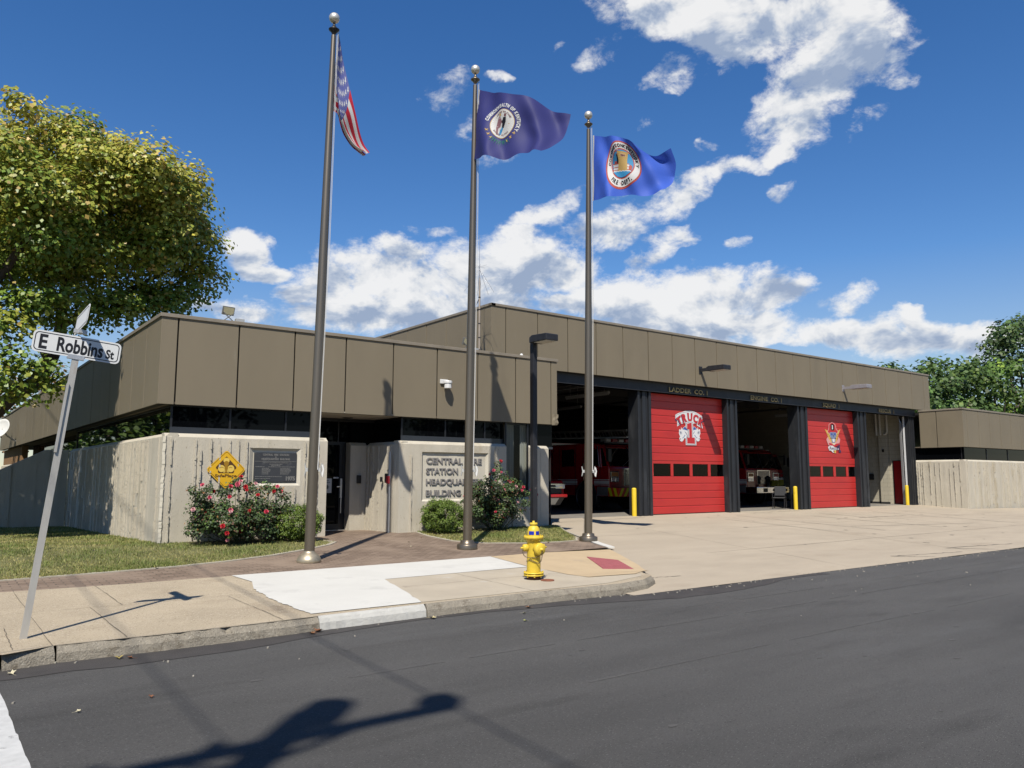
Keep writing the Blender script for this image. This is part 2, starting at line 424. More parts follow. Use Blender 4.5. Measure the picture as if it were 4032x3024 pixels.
# ground heights
def h_side(x, y):      # pavement, brick, front lawn
    return interp([8.2, 12.0, 13.2, 16.5, 18.2], [.145, .20, .24, .36, .37], y)
def h_apron(x, y):
    z = interp([8.0, 8.6, 18.6, 19.0], [.006, .03, .355, .37], y)
    return z - max(0, x - 36) * .012 * max(0, min(1, (18.4 - y) / 1.5))
def h_lawn(x, y):
    return h_side(x, y) if y < 16.5 else .36 - .0215 * (y - 16.5)
def sheet(mb, poly, h, off=0.0, ys=(8.6, 10, 12.0, 13.2, 14.5, 16.5, 18.6), xs=()):
    """a ground sheet that follows the height function h"""
    bm = bmesh.new(); vs = [bm.verts.new((p[0], p[1], 0)) for p in poly]; bm.faces.new(vs)
    for y in ys: bmesh.ops.bisect_plane(bm, geom=bm.verts[:] + bm.edges[:] + bm.faces[:], plane_co=(0, y, 0), plane_no=(0, 1, 0))
    for x in xs: bmesh.ops.bisect_plane(bm, geom=bm.verts[:] + bm.edges[:] + bm.faces[:], plane_co=(x, 0, 0), plane_no=(1, 0, 0))
    bmesh.ops.triangulate(bm, faces=bm.faces[:])
    bm.verts.index_update()
    fs = []
    for f in bm.faces:
        f.normal_update(); q = [v.index for v in f.verts]; fs.append(q if f.normal.z > 0 else q[::-1])
    mb.add([(v.co.x, v.co.y, h(v.co.x, v.co.y) + off) for v in bm.verts], fs); bm.free(); return mb
def inside(poly, x, y):
    """vectorised point in polygon"""
    c = np.zeros(len(x), bool); n = len(poly)
    for i in range(n):
        x0, y0 = poly[i]; x1, y1 = poly[(i + 1) % n]
        if y0 == y1: continue
        t = ((y0 > y) != (y1 > y)) & (x < (x1 - x0) * (y - y0) / (y1 - y0) + x0); c ^= t
    return c
def np_mesh(name, V, F, mats, tint=None, parent=None, smooth=False):
    """numpy verts (n,3) and faces (m,k)"""
    me = bpy.data.meshes.new(name); k = F.shape[1]
    if parent is not None: V = V - np.array(wloc(parent))
    me.vertices.add(len(V)); me.vertices.foreach_set('co', V.astype(np.float32).ravel())
    me.loops.add(F.size); me.loops.foreach_set('vertex_index', F.astype(np.int32).ravel())
    me.polygons.add(len(F)); me.polygons.foreach_set('loop_start', np.arange(0, F.size, k, dtype=np.int32))
    if smooth: me.polygons.foreach_set('use_smooth', np.ones(len(F), bool))
    me.update(calc_edges=True)
    if tint is not None:
        at = me.attributes.new('tint', 'FLOAT_COLOR', 'POINT')
        at.data.foreach_set('color', np.concatenate([tint, np.ones((len(tint), 1))], 1).astype(np.float32).ravel())
    me.materials.append(mats)
    o = bpy.data.objects.new(name, me); COL.objects.link(o)
    if parent is not None: o.parent = parent
    return o
def leaves(P, N, size, tint):
    """folded diamond leaves at P facing N"""
    n = len(P); N = N / (np.linalg.norm(N, axis=1, keepdims=True) + 1e-9)
    a = rng.normal(size=(n, 3)); U = np.cross(N, a); U /= np.linalg.norm(U, axis=1, keepdims=True) + 1e-9; W = np.cross(N, U)
    s = size[:, None]
    v0 = P - U * s * .5; v1 = P + W * s * .42 + N * s * .10; v2 = P + U * s * .55; v3 = P - W * s * .42 + N * s * .10
    V = np.stack([v0, v1, v2, v3], 1).reshape(-1, 3); F = np.arange(4 * n).reshape(n, 4)
    return V, F, np.repeat(tint, 4, 0)

# ------------------------------------------------------------------ ground, road, pavements
def struct(mb, name, mats, **k):
    o = mb.build(name, mats, **k); o['kind'] = 'structure'; return o
m_ground = M('earth_grass', (.06, .07, .028), .95, .3, .6, .3, 30)
m_asphalt = M('asphalt', (.125, .121, .115), .88, .20, .6, .9, 190, spec=.25, stretch=(.35, 1.5, 1),
              stain=[((.088, .085, .080), .8, .55, .16), ((.150, .147, .142), .5, .54, .16), ((.060, .057, .054), 3.5, .68, .05)], speck=[((.30, .295, .28), 120, .64, .05), ((.045, .044, .043), 90, .62, .06)])
m_seal = M('asphalt_seal', (.070, .064, .060), .8, .2, 3, .6, 200, spec=.35)
m_walk = M('aggregate_concrete', (.54, .45, .32), .9, .12, 1.3, .7, 160, spec=.2, stain=[((.36, .28, .19), .8, .56, .16)],
           speck=[((.72, .62, .48), 60, .60, .06), ((.30, .235, .165), 48, .62, .06)])
m_beige = M('smooth_concrete', (.50, .435, .335), .88, .10, 1.2, .2, 160, spec=.2, stain=[((.55, .5, .42), 2.2, .60, .08), ((.38, .32, .25), 3, .64, .08)], speck=[((.34, .28, .21), 110, .68, .05)])
m_new = M('new_concrete', (.67, .655, .60), .85, .05, 1.5, .15, 120, spec=.2, stain=[((.58, .565, .52), 2.0, .56, .14), ((.5, .48, .43), 9, .70, .05)], speck=((.56, .54, .49), 70, .66, .05))
m_tan = M('tan_concrete', (.56, .43, .27), .88, .08, 1.6, .15, 140, spec=.2, stain=[((.47, .37, .25), 2.2, .58, .15)])
m_apron = M('apron_concrete', (.47, .40, .305), .9, .10, .9, .3, 130, spec=.2, stain=[((.36, .30, .225), .45, .56, .18), ((.28, .245, .20), 1.6, .68, .08)], speck=[((.36, .30, .22), 90, .66, .06)], stretch=(.6, 1.3, 1))
m_kerb = M('kerb_concrete', (.33, .295, .235), .95, .22, 5, 1.0, 60, spec=.15, stain=[((.20, .17, .13), 8, .56, .12)], speck=[((.5, .46, .38), 90, .62, .05), ((.13, .115, .09), 70, .64, .05)])
m_kerbnew = M('kerb_concrete_new', (.55, .54, .50), .9, .12, 6, .5, 50, spec=.15)
m_stone_edge = M('edging_concrete', (.44, .40, .32), .9, .15, 4, .4, 80, spec=.2)
m_white = M('worn_white_paint', (.62, .62, .60), .8, .12, 9, .4, 120, spec=.2, stain=((.30, .30, .29), 14, .62, .08))
m_crack = M('joint_dark', (.17, .14, .10), 1, .2, 5)

def brick_mat():
    m = bpy.data.materials.new('brick_pavers'); m.use_nodes = True; nt = m.node_tree; N = nt.nodes; L = nt.links
    b = N['Principled BSDF']; b.inputs['Roughness'].default_value = .8; b.inputs['Specular IOR Level'].default_value = .25
    g = N.new('ShaderNodeNewGeometry'); br = N.new('ShaderNodeTexBrick'); L.new(g.outputs['Position'], br.inputs['Vector'])
    br.inputs['Scale'].default_value = 1; br.inputs['Brick Width'].default_value = .205; br.inputs['Row Height'].default_value = .10; br.inputs['Mortar Size'].default_value = .009
    br.inputs['Color1'].default_value = (.215, .160, .118, 1); br.inputs['Color2'].default_value = (.135, .096, .070, 1); br.inputs['Mortar'].default_value = (.080, .064, .050, 1)
    n = N.new('ShaderNodeTexNoise'); n.inputs['Scale'].default_value = 1.1; n.inputs['Detail'].default_value = 6; L.new(g.outputs['Position'], n.inputs['Vector'])
    mx = N.new('ShaderNodeMix'); mx.data_type = 'RGBA'; r = N.new('ShaderNodeMapRange'); r.inputs['From Min'].default_value = .45; r.inputs['From Max'].default_value = .75
    L.new(n.outputs['Fac'], r.inputs['Value']); L.new(r.outputs[0], mx.inputs[0]); L.new(br.outputs['Color'], mx.inputs[6]); mx.inputs[7].default_value = (.23, .175, .13, 1)
    L.new(mx.outputs[2], b.inputs['Base Color'])
    bp = N.new('ShaderNodeBump'); bp.inputs['Strength'].default_value = .5; bp.inputs['Distance'].default_value = .01; bp.invert = True; L.new(br.outputs['Fac'], bp.inputs['Height']); L.new(bp.outputs[0], b.inputs['Normal'])
    return m
m_brick = brick_mat()

# far ground sheet to the horizon (below everything that is built on it)
g = MB(); g.box(-900, 900, -900, 900, -1.2, -.06); struct(g, 'ground', m_ground)
# road: a gently uneven sheet with its ragged edge along the kerb and the apron
edge = [(-60, 8.40), (.6, 8.34), (1.1, 8.40), (2.0, 8.36), (2.95, 8.38), (3.95, 8.43), (5.3, 8.42), (6.6, 8.36), (7.6, 8.28), (8.35, 8.10)]
x = 8.6
while x < 60: edge.append((x, 8.04 + .05 * math.sin(x * 1.7) + random.uniform(-.03, .03) - max(0, x - 13) * .02)); x += random.uniform(.25, .5)
edge.append((140, 7.6))
g = MB(); g.tri(edge + [(140, -1.3), (-60, -1.3)], lambda a, b: (a, b, 0.0)); struct(g, 'road', m_asphalt)
# darker sealed strip in the gutter
g = MB(); lo = []
x = -10
while x < 13: lo.append((x, interp([p[0] for p in edge], [p[1] for p in edge], x) - .42 - .16 * math.sin(x * .9) - random.uniform(0, .05))); x += .35
up = [(q[0], interp([p[0] for p in edge], [p[1] for p in edge], q[0]) - .012) for q in lo]
for i in range(len(lo) - 1): g.add([lo[i] + (.004,), lo[i + 1] + (.004,), up[i + 1] + (.004,), up[i] + (.004,)], [(0, 1, 2, 3)])
struct(g, 'gutter_strip', m_seal)
# pavement on the near side of the road, behind the camera
g = MB(); g.box(-60, 120, -3.1, -1.3, -.05, .13); struct(g, 'far_pavement', m_walk)
# white crosswalk bar at the lower left, ragged edge
g = MB(); pts = [(.30, 1.2)]; y = 1.2
while y < 7.75: pts.append((.655 + random.uniform(-.006, .004), y)); y += random.choice([.05, .12, .3])
pts += [(.62, 7.75), (.30, 7.8)]
g.tri(pts, lambda a, b: (a, b, .005)); struct(g, 'crosswalk_marking', m_white)

# pavement slab (kerb top is its front edge)
KT = [(-8, 8.27), (.6, 8.22), (.72, 8.10), (1.12, 8.26), (2.0, 8.22), (2.95, 8.23), (3.8, 8.27), (5.2, 8.30), (7.0, 8.27), (8.2, 8.20), (8.8, 8.33), (9.2, 8.56), (9.45, 8.90)]
DIAG = [(9.45, 8.90), (9.78, 9.20), (10.46, 10.07), (10.86, 10.70), (11.32, 11.44), (11.72, 12.10)]
def h_ramp(x, y):
    """pavement sinking to the apron along the slanted edge of the kerb ramp"""
    z = h_side(x, y)
    d = 1e9
    for (x0, y0), (x1, y1) in zip(DIAG[:-1], DIAG[1:]):
        t = max(0, min(1, ((x - x0) * (x1 - x0) + (y - y0) * (y1 - y0)) / ((x1 - x0) ** 2 + (y1 - y0) ** 2)))
        d = min(d, math.hypot(x - x0 - t * (x1 - x0), y - y0 - t * (y1 - y0)))
    k = max(0, 1 - d / 1.7) * max(0, min(1, (y - 9.0) / .6))
    return z * (1 - k) + (h_apron(x, y) + .012) * k
WALK = [(p[0], p[1] + .035) for p in KT[:-1]] + [(9.36, 8.96)] + DIAG[1:] + [(8.55, 12.02), (3.85, 11.98), (2.4, 11.95), (1.0, 12.02), (-8, 12.1)]
def grid_ys(a, b, n): return [a + (b - a) * i / n for i in range(n + 1)]
g = MB(); sheet(g, WALK, h_ramp, 0, ys=grid_ys(8.6, 12, 8) + [12.0], xs=grid_ys(7.6, 11.6, 10)); struct(g, 'pavement', m_walk)
g = MB(); sheet(g, [(5.02, 8.44), (8.05, 8.36), (9.0, 8.62), (9.2, 8.8), (8.21, 8.92), (8.25, 10.10), (8.2, 10.42), (5.56, 10.42)], h_ramp, .004, ys=grid_ys(8.6, 12, 8), xs=grid_ys(7.6, 11.6, 10)); struct(g, 'pavement_beige_slab', m_beige)
g = MB(); jag = [(3.60 + .012 * math.sin(i * .9) + .010 * math.sin(i * 2.7) + random.uniform(-.006, .006), 8.44 + i * .07) for i in range(32)]
sheet(g, [(5.00, 8.42)] + [(5.02 + .54 * i / 10 + random.uniform(-.015, .015), 8.44 + 1.98 * i / 10) for i in range(1, 10)] + [(5.56, 10.41), (8.2, 10.43), (8.24, 10.5), (8.57, 12.0), (3.86, 11.97), (3.9, 11.2)] + [(p[0] + .1 * max(0, (p[1] - 9.6)), p[1]) for p in jag[::-1]], h_ramp, .008, ys=grid_ys(8.6, 12, 8), xs=grid_ys(7.6, 11.6, 10)); struct(g, 'pavement_new_slab', m_new)
g = MB(); sheet(g, [(8.26, 10.45), (8.24, 8.98), (9.12, 8.86), (9.36, 8.97)] + DIAG[1:] + [(8.59, 12.0)], h_ramp, .006, ys=grid_ys(8.6, 12, 8), xs=grid_ys(7.6, 11.6, 10)); struct(g, 'pavement_ramp', m_tan)
# joints in the old slabs
g = MB()
for a, b in (((1.72, 8.30), (1.71, 10.19)), ((2.04, 10.19), (2.05, 11.95)), ((3.24, 8.30), (3.24, 10.17)), ((1.10, 8.30), (1.12, 12.0)), ((.8, 10.2), (3.75, 10.16)), ((6.70, 8.36), (6.76, 10.40)), ((5.4, 9.62), (8.2, 9.58)), ((.80, 8.28), (.82, 9.4))):
    n = 14; P = [Vector((a[0] + (b[0] - a[0]) * i / n + random.uniform(-.006, .006), a[1] + (b[1] - a[1]) * i / n + random.uniform(-.006, .006), 0)) for i in range(n + 1)]
    t = Vector((b[0] - a[0], b[1] - a[1], 0)).normalized(); s = Vector((-t.y, t.x, 0))
    for p, q in zip(P[:-1], P[1:]):
        w = .0032 * random.uniform(.6, 1.3); vs = [p - s * w, q - s * w, q + s * w, p + s * w]; g.add([(v.x, v.y, h_ramp(v.x, v.y) + .0075) for v in vs], [(0, 1, 2, 3)])
struct(g, 'pavement_joints', m_crack)
# kerb: battered face, chipped arris, in separate pours
def kerb(path, name, mat, hfun, chip=.010):
    g = MB(); P = []
    for (x0, y0), (x1, y1) in zip(path[:-1], path[1:]):
        n = max(1, int(math.hypot(x1 - x0, y1 - y0) / .06))
        P += [(x0 + (x1 - x0) * i / n, y0 + (y1 - y0) * i / n) for i in range(n)]
    P.append(path[-1]); rings = []
    for i, (x, y) in enumerate(P):
        a = P[max(i - 1, 0)]; b = P[min(i + 1, len(P) - 1)]; t = Vector((b[0] - a[0], b[1] - a[1], 0)).normalized(); nrm = Vector((t.y, -t.x, 0))
        z = hfun(x, y) + .002; c = random.uniform(0, chip) * (3 if random.random() < .06 else 1)
        p = Vector((x, y, 0)); j = lambda: random.uniform(-.006, .006)
        rings.append([p - nrm * .05 + Vector((0, 0, z)), p - nrm * (.028 + c) + Vector((0, 0, z)), p - nrm * (.004 + c * .5) + Vector((0, 0, z - .022 - c)), p + nrm * (.022 + j()) + Vector((0, 0, z * .55)), p + nrm * (.045 + j()) + Vector((0, 0, -.05))])
    m = 5; vs = [q for r in rings for q in r]; fs = []
    for i in range(len(rings) - 1):
        for k in range(m - 1): fs.append((i * m + k, i * m + k + 1, (i + 1) * m + k + 1, (i + 1) * m + k))
    g.add(vs, fs); g.add(rings[0], [tuple(range(m))]); g.add(rings[-1], [tuple(range(m))[::-1]])
    return fixn(struct(g, name, mat))
hk = lambda x, y: .145
kerb([(-8, 8.27), (.69, 8.22)], 'kerb_ramp_side', m_kerb, lambda x, y: .11)
kerb([(.72, 8.20), (1.12, 8.26)], 'kerb', m_kerb, hk)
kerb([(1.14, 8.265), (2.0, 8.23), (2.95, 8.24), (3.62, 8.27)], 'kerb', m_kerb, hk, .016)
kerb([(3.63, 8.27), (4.98, 8.30)], 'kerb_new_pour', m_kerbnew, hk, .004)
kerb([(5.0, 8.30), (7.0, 8.27), (8.2, 8.20), (8.8, 8.33), (9.2, 8.56), (9.45, 8.90)], 'kerb', m_kerb, hk, .008)
# brick band, path and forecourt up to the entrance
LAWN = [(-8, 13.05), (1, 13.02), (2.3, 13.15), (3.4, 13.3), (4.3, 13.55), (5.2, 13.95), (6.1, 14.5), (6.75, 15.02), (7.02, 15.35), (6.95, 15.7), (6.85, 16.48), (3.9, 16.48), (3.9, 28.4), (-8, 28.4)]
LAWN2 = [(9.62, 16.46), (9.42, 15.6), (9.38, 14.5), (9.8, 13.85), (10.6, 13.5), (11.45, 13.36), (11.95, 13.42), (12.35, 13.9), (13.2, 15.3), (13.95, 16.46)]
g = MB(); sheet(g, [(-8, 12.1), (1.0, 12.02), (2.4, 11.95), (3.85, 11.98), (8.55, 12.02), (11.66, 12.08), (11.95, 12.9), (12.3, 13.75), (14.0, 16.48), (14.0, 18.3), (7.0, 18.3), (7.0, 16.48), (-8, 16.48)], h_side); struct(g, 'brick_path', m_brick)
g = MB()
def strip(path, w, h, mat, name, dz=.03):
    g = MB(); A = []
    for i, (x, y) in enumerate(path):
        a = path[max(i - 1, 0)]; b = path[min(i + 1, len(path) - 1)]; t = Vector((b[0] - a[0], b[1] - a[1], 0)).normalized(); n = Vector((-t.y, t.x, 0)) * w / 2
        z0 = h(x, y); A.append([(x - n.x, y - n.y, z0 - .02), (x - n.x, y - n.y, z0 + dz), (x + n.x, y + n.y, z0 + dz), (x + n.x, y + n.y, z0 - .02)])
    vs = [p for r in A for p in r]; g.add(vs, [(i * 4 + k, i * 4 + (k + 1) % 4, i * 4 + 4 + (k + 1) % 4, i * 4 + 4 + k) for i in range(len(A) - 1) for k in range(4)] + [(3, 2, 1, 0), tuple(len(vs) - 4 + k for k in range(4))])
    return fixn(struct(g, name, mat))
strip(LAWN[:10], .11, h_side, m_stone_edge, 'lawn_edging', .012)
strip([(6.85, 16.46), (6.95, 15.7), (7.02, 15.35)], .10, h_side, m_stone_edge, 'lawn_edging', .010)
strip(LAWN2[:8], .09, h_side, m_stone_edge, 'lawn_edging', .012)
strip([(11.72, 12.08), (12.0, 12.75), (12.42, 13.55)], .17, lambda x, y: max(h_side(x, y), h_apron(x, y)), m_new, 'apron_edging', .014)
strip([(12.40, 13.62), (13.2, 15.25), (14.0, 16.5)], .06, lambda x, y: max(h_side(x, y), h_apron(x, y)), m_stone_edge, 'apron_edging', .012)
# apron
g = MB(); sheet(g, [(8.2, 8.0), (8.2, 8.45), (9.0, 9.0)] + [(p[0] - .25, p[1] + .25) for p in DIAG[1:-1]] + [(11.7, 12.1)] + [(11.98, 12.95), (12.40, 13.85), (13.2, 15.25), (14.02, 16.5), (14.02, 19.05), (38.75, 19.05), (38.75, 16.45), (70, 15.2), (140, 15), (140, 7.4), (60, 7.6)], h_apron, 0, ys=(8.6, 12, 15, 16.6, 18.6), xs=(20, 30, 36, 38, 45)); struct(g, 'apron', m_apron)
# joints and dark marks on the apron
g = MB()
def crk(a, b, w, n=16, jit=.03):
    P = [Vector((a[0] + (b[0] - a[0]) * i / n + random.uniform(-jit, jit), a[1] + (b[1] - a[1]) * i / n + random.uniform(-jit, jit), 0)) for i in range(n + 1)]
    t = Vector((b[0] - a[0], b[1] - a[1], 0)).normalized(); s = Vector((-t.y, t.x, 0)); W = [w * random.uniform(.5, 1.4) for _ in P]
    for i in range(n):
        p, q = P[i], P[i + 1]; vs = [p - s * W[i], q - s * W[i + 1], q + s * W[i + 1], p + s * W[i]]; g.add([(v.x, v.y, h_apron(v.x, v.y) + .004) for v in vs], [(0, 1, 2, 3)])
for a, b, w in (((9.6, 9.0), (10.2, 8.9), .012), ((13.2, 10.8), (30, 10.9), .006), ((12.4, 14.3), (38, 14.4), .005), ((19.2, 8.1), (22.5, 18.3), .005), ((26.5, 8.1), (29.2, 18.3), .005), ((14, 8.1), (17, 18.2), .004),
                ((14.6, 17.9), (19.4, 18.35), .012), ((25, 18.2), (28.4, 18.5), .010), ((23.0, 13.2), (28.5, 12.0), .02), ((27, 15.2), (30, 15.0), .03), ((17.2, 8.05), (16.4, 8.55), .02), ((16.4, 8.55), (18.8, 8.2), .02), ((20.2, 7.98), (19.2, 8.75), .025), ((19.2, 8.75), (22.0, 8.4), .025)): crk(a, b, w)
struct(g, 'apron_joints', M('joint_stain', (.16, .14, .11), 1, .2, 5))
# tyre scuffs and oil drips in front of the bays
g = MB()
for x0 in (21.5, 23.3, 26.2, 27.9, 31.0, 32.8):
    for k in range(1):
        a = (x0 + random.uniform(-.2, .2), random.uniform(15.5, 17.8)); crk(a, (a[0] - random.uniform(.3, 1.4), a[1] - random.uniform(2.5, 6)), .045, 14, .02)
struct(g, 'tyre_marks', M('tyre_scuff', (.41, .355, .275), 1, .2, 3))
g = MB()
for k in range(46):
    x, y, r = random.uniform(14, 36), random.uniform(9, 18), random.uniform(.02, .10); n = 8
    g.add([(x + r * random.uniform(.6, 1.1) * math.cos(6.283 * i / n), y + .7 * r * random.uniform(.6, 1.1) * math.sin(6.283 * i / n), h_apron(x, y) + .0055) for i in range(n)], [tuple(range(n))])
struct(g, 'oil_spots', M('oil_spot', (.24, .21, .17), .7, .2, 9))
# dark oil dribbles and seal lines on the road, parallel to the kerb
g = MB()
for y, x0, x1, w in ((6.2, 3.0, 30, .012), (4.9, 4.5, 40, .009), (6.9, 8, 45, .007)):
    x = x0
    while x < x1:
        q = x + random.uniform(.5, 2.5); g.add([(x, y - w, .003), (q, y - w + random.uniform(-.02, .02), .003), (q, y + w, .003), (x, y + w + random.uniform(-.01, .01), .003)], [(0, 1, 2, 3)]); x = q + random.uniform(0, .4); y += random.uniform(-.012, .012)
for k in range(60):
    x, y, r = random.uniform(.8, 24), random.uniform(1.5, 7.6), random.uniform(.008, .035); n = 7; g.add([(x + 1.8 * r * random.uniform(.6, 1.1) * math.cos(6.283 * i / n), y + r * random.uniform(.6, 1.1) * math.sin(6.283 * i / n), .0035) for i in range(n)], [tuple(range(n))])
struct(g, 'road_stains', M('road_stain', (.098, .094, .089), .9, .2, 6))
# pale grit washed out from the kerb
g = MB()
for k in range(300):
    x = random.uniform(.3, 26); y0 = interp([p[0] for p in edge], [p[1] for p in edge], x) - .03; y = y0 - abs(random.gauss(0, .12 if k % 6 else 1.4)); r = random.uniform(.004, .013)
    if y < 1.5: continue
    g.obox((x, y, r * .6), (random.random(), 1, .1), (1, -random.random(), 0), (0, 0, 1), r, r * .7, r * .6)
tag(g.build('road_grit', M('grit', (.36, .33, .27), .9, .3, 30)), 'loose pale grit and crumbs scattered on the asphalt along the kerb', 'grit', kind='stuff')
# lawns: soil sheet plus grass blades
m_soil = M('lawn_soil', (.16, .16, .06), .95, .35, 2.2, .6, 60, stain=[((.22, .175, .085), 1.3, .55, .15)])
m_mulch = M('mulch', (.045, .030, .020), .95, .4, 20, .8, 60)
g = MB(); sheet(g, LAWN, h_lawn, .010); sheet(g, LAWN2, h_side, .010); struct(g, 'lawn', m_soil)
g = MB(); sheet(g, [(4.3, 16.46), (4.45, 15.95), (5.4, 15.7), (6.6, 15.7), (6.8, 16.46)], h_side, .018); sheet(g, [(9.66, 16.44), (9.7, 15.75), (10.6, 15.6), (12.4, 15.75), (12.7, 16.44)], h_side, .018); struct(g, 'mulch_bed', m_mulch)
def grass_blades():
    Vs = []; Ts = []
    for poly, n, box, h in ((LAWN, 125000, (-1.2, 7.1, 13.05, 28.4), h_lawn), (LAWN2, 34000, (9.3, 14, 13.3, 16.5), h_side)):
        d = rng.random(n) if poly is LAWN else None
        x = rng.uniform(box[0], box[1], n)
        y = (box[2] + (box[3] - box[2]) * rng.random(n) ** 1.7) if poly is LAWN else rng.uniform(box[2], box[3], n)
        k = inside(poly, x, y)
        # worn, thinner ground near the edging
        x, y = x[k], y[k]; patch = np.sin(x * 2.3 + 1.7 * np.sin(y * 1.1)) * np.cos(y * 1.9 + .8 * np.sin(x * 1.7)) + .5 * np.sin(x * 5.1) * np.sin(y * 4.3 + x)
        keep = rng.random(len(x)) < np.clip(.85 + .25 * patch, .4, 1); x, y, patch = x[keep], y[keep], patch[keep]
        n = len(x); z = np.array([h(a, b) for a, b in zip(x, y)]) + .008
        L_ = rng.uniform(.018, .046, n) * (1 + .25 * patch); w = rng.uniform(.003, .007, n) * (1.0 + np.maximum(0, y - 15) * .07); a = rng.uniform(0, 6.28, n); lean = rng.uniform(.2, 1.1, n)
        dx, dy = np.cos(a), np.sin(a)
        v0 = np.stack([x - dy * w, y + dx * w, z], 1); v1 = np.stack([x + dy * w, y - dx * w, z], 1)
        v2 = np.stack([x + dx * L_ * lean, y + dy * L_ * lean, z + L_], 1)
        Vs.append(np.stack([v0, v1, v2], 1).reshape(-1, 3))
        dry = np.clip(.38 - .28 * patch + rng.normal(0, .22, n), 0, 1)[:, None]
        c = np.array([.115, .165, .032]) * (1 - dry) + np.array([.42, .345, .135]) * dry; c = c * rng.uniform(.7, 1.25, (n, 1))
        Ts.append(np.repeat(c, 3, 0))
    V = np.concatenate(Vs); o = np_mesh('grass', V, np.arange(len(V)).reshape(-1, 3), leaf_mat('grass_leaf', .3, .6), np.concatenate(Ts))
    tag(o, 'short mown grass with dry straw patches on both lawns', 'grass', kind='stuff')
grass_blades()
# tactile pad in the ramp
g = MB(); A, B, Cc, D_ = [Vector(p + (0,)) for p in ((10.22, 11.18), (10.52, 10.66), (9.90, 9.64), (9.36, 9.84))]
def quadmap(u, v): return A * (1 - u) * (1 - v) + B * u * (1 - v) + Cc * u * v + D_ * (1 - u) * v
n1, n2 = 10, 26
for j in range(n2):
    for s0, s1, dz in ((0, .5, .018), (.5, 1, .011)):
        q = [quadmap(0, (j + s0) / n2), quadmap(1, (j + s0) / n2), quadmap(1, (j + s1) / n2), quadmap(0, (j + s1) / n2)]
        g.add([(v.x, v.y, h_ramp(v.x, v.y) + dz) for v in q] + [(v.x, v.y, h_ramp(v.x, v.y) + .002) for v in q], [(0, 1, 2, 3), (0, 4, 5, 1), (1, 5, 6, 2), (2, 6, 7, 3), (3, 7, 4, 0)])
o = fixn(g.build('tactile_paving', M('pink_tactile', (.40, .12, .13), .8, .15, 8, .2, 80)))
tag(o, 'dull pink ribbed tactile pad set into the tan kerb ramp', 'tactile paving')

# ------------------------------------------------------------------ the fire station
YW, YM, YD = 16.484, 18.474, 18.97
m_fascia = M('olive_metal_panel', (.222, .186, .127), .60, .07, .8, .16, 220, spec=.35, stretch=(1, 1, .30), stain=[((.175, .147, .102), .55, .56, .22), ((.26, .225, .165), 3.0, .66, .12), ((.15, .127, .09), 9.0, .72, .08)])
m_coping = M('coping_metal', (.26, .225, .175), .55, .15, 3, .05, 40, spec=.4, stain=((.48, .45, .40), 2.0, .66, .05))
m_seam = M('panel_seam', (.030, .026, .020), .9, .2, 10)
m_conc = M('board_concrete', (.585, .535, .435), .92, .10, 2.0, .55, 55, spec=.15, stretch=(1.6, 1.6, .5), stain=[((.47, .41, .305), .8, .56, .16), ((.68, .63, .51), 2.4, .62, .12)], speck=((.32, .275, .20), 26, .70, .04))
m_concs = M('smooth_cast_concrete', (.62, .575, .475), .9, .08, 2.5, .25, 60, spec=.15, stain=((.50, .44, .335), 1.3, .58, .15))
m_black = M('black_steel', (.020, .022, .026), .5, .25, 3, .05, 60, spec=.4, stretch=(1, 1, .3), stain=((.05, .053, .058), 1.2, .58, .15))
m_frame = M('dark_frame', (.016, .017, .02), .4, .1, 4)
m_sillband = M('dark_spandrel', (.035, .040, .050), .25, .05, 4, spec=.5)
m_glass = glass_mat('tinted_glass', (.002, .0023, .003), .02, .10)
m_mirror = glass_mat('reflective_tint', (.004, .005, .005), .015, .75)
m_clear = clear_glass('clear_pane'); m_dpane = clear_glass('dimming_pane', (.30, .29, .29))  # door panes tinted dark: the shade of the bays is put into the glass
m_red = M('red_door_paint', (.53, .034, .030), .36, .07, 1.2, .05, 30, spec=.4, stretch=(.5, 1, 1.6), stain=[((.44, .026, .028), .9, .52, .2), ((.50, .10, .085), 5, .70, .10)])
m_redd = M('deep_red_paint', (.40, .012, .018), .35, .08, 2, spec=.45)
m_jamb = M('white_jamb', (.70, .70, .70), .45, .04, 5)
m_dark = M('dark_room', (.020, .019, .019), .95, .2, 2)  # near-black on garage walls and ceiling: indoor shade put into the colour
m_block = None
def block_mat():
    m = bpy.data.materials.new('painted_block'); m.use_nodes = True; nt = m.node_tree; N = nt.nodes; L = nt.links
    b = N['Principled BSDF']; b.inputs['Roughness'].default_value = .7
    g = N.new('ShaderNodeNewGeometry'); sx = N.new('ShaderNodeSeparateXYZ'); cx = N.new('ShaderNodeCombineXYZ'); L.new(g.outputs['Position'], sx.inputs[0])
    ad = N.new('ShaderNodeMath'); L.new(sx.outputs[0], ad.inputs[0]); L.new(sx.outputs[1], ad.inputs[1]); L.new(ad.outputs[0], cx.inputs[0]); L.new(sx.outputs[2], cx.inputs[1])
    br = N.new('ShaderNodeTexBrick'); L.new(cx.outputs[0], br.inputs['Vector']); br.inputs['Scale'].default_value = 1; br.inputs['Brick Width'].default_value = .4; br.inputs['Row Height'].default_value = .2; br.inputs['Mortar Size'].default_value = .006
    br.inputs['Color1'].default_value = (.34, .31, .24, 1); br.inputs['Color2'].default_value = (.31, .285, .22, 1); br.inputs['Mortar'].default_value = (.21, .19, .15, 1)
    L.new(br.outputs['Color'], b.inputs['Base Color'])
    bp = N.new('ShaderNodeBump'); bp.invert = True; bp.inputs['Strength'].default_value = .4; bp.inputs['Distance'].default_value = .01; L.new(br.outputs['Fac'], bp.inputs['Height']); L.new(bp.outputs[0], b.inputs['Normal'])
    return m
m_block = block_mat()

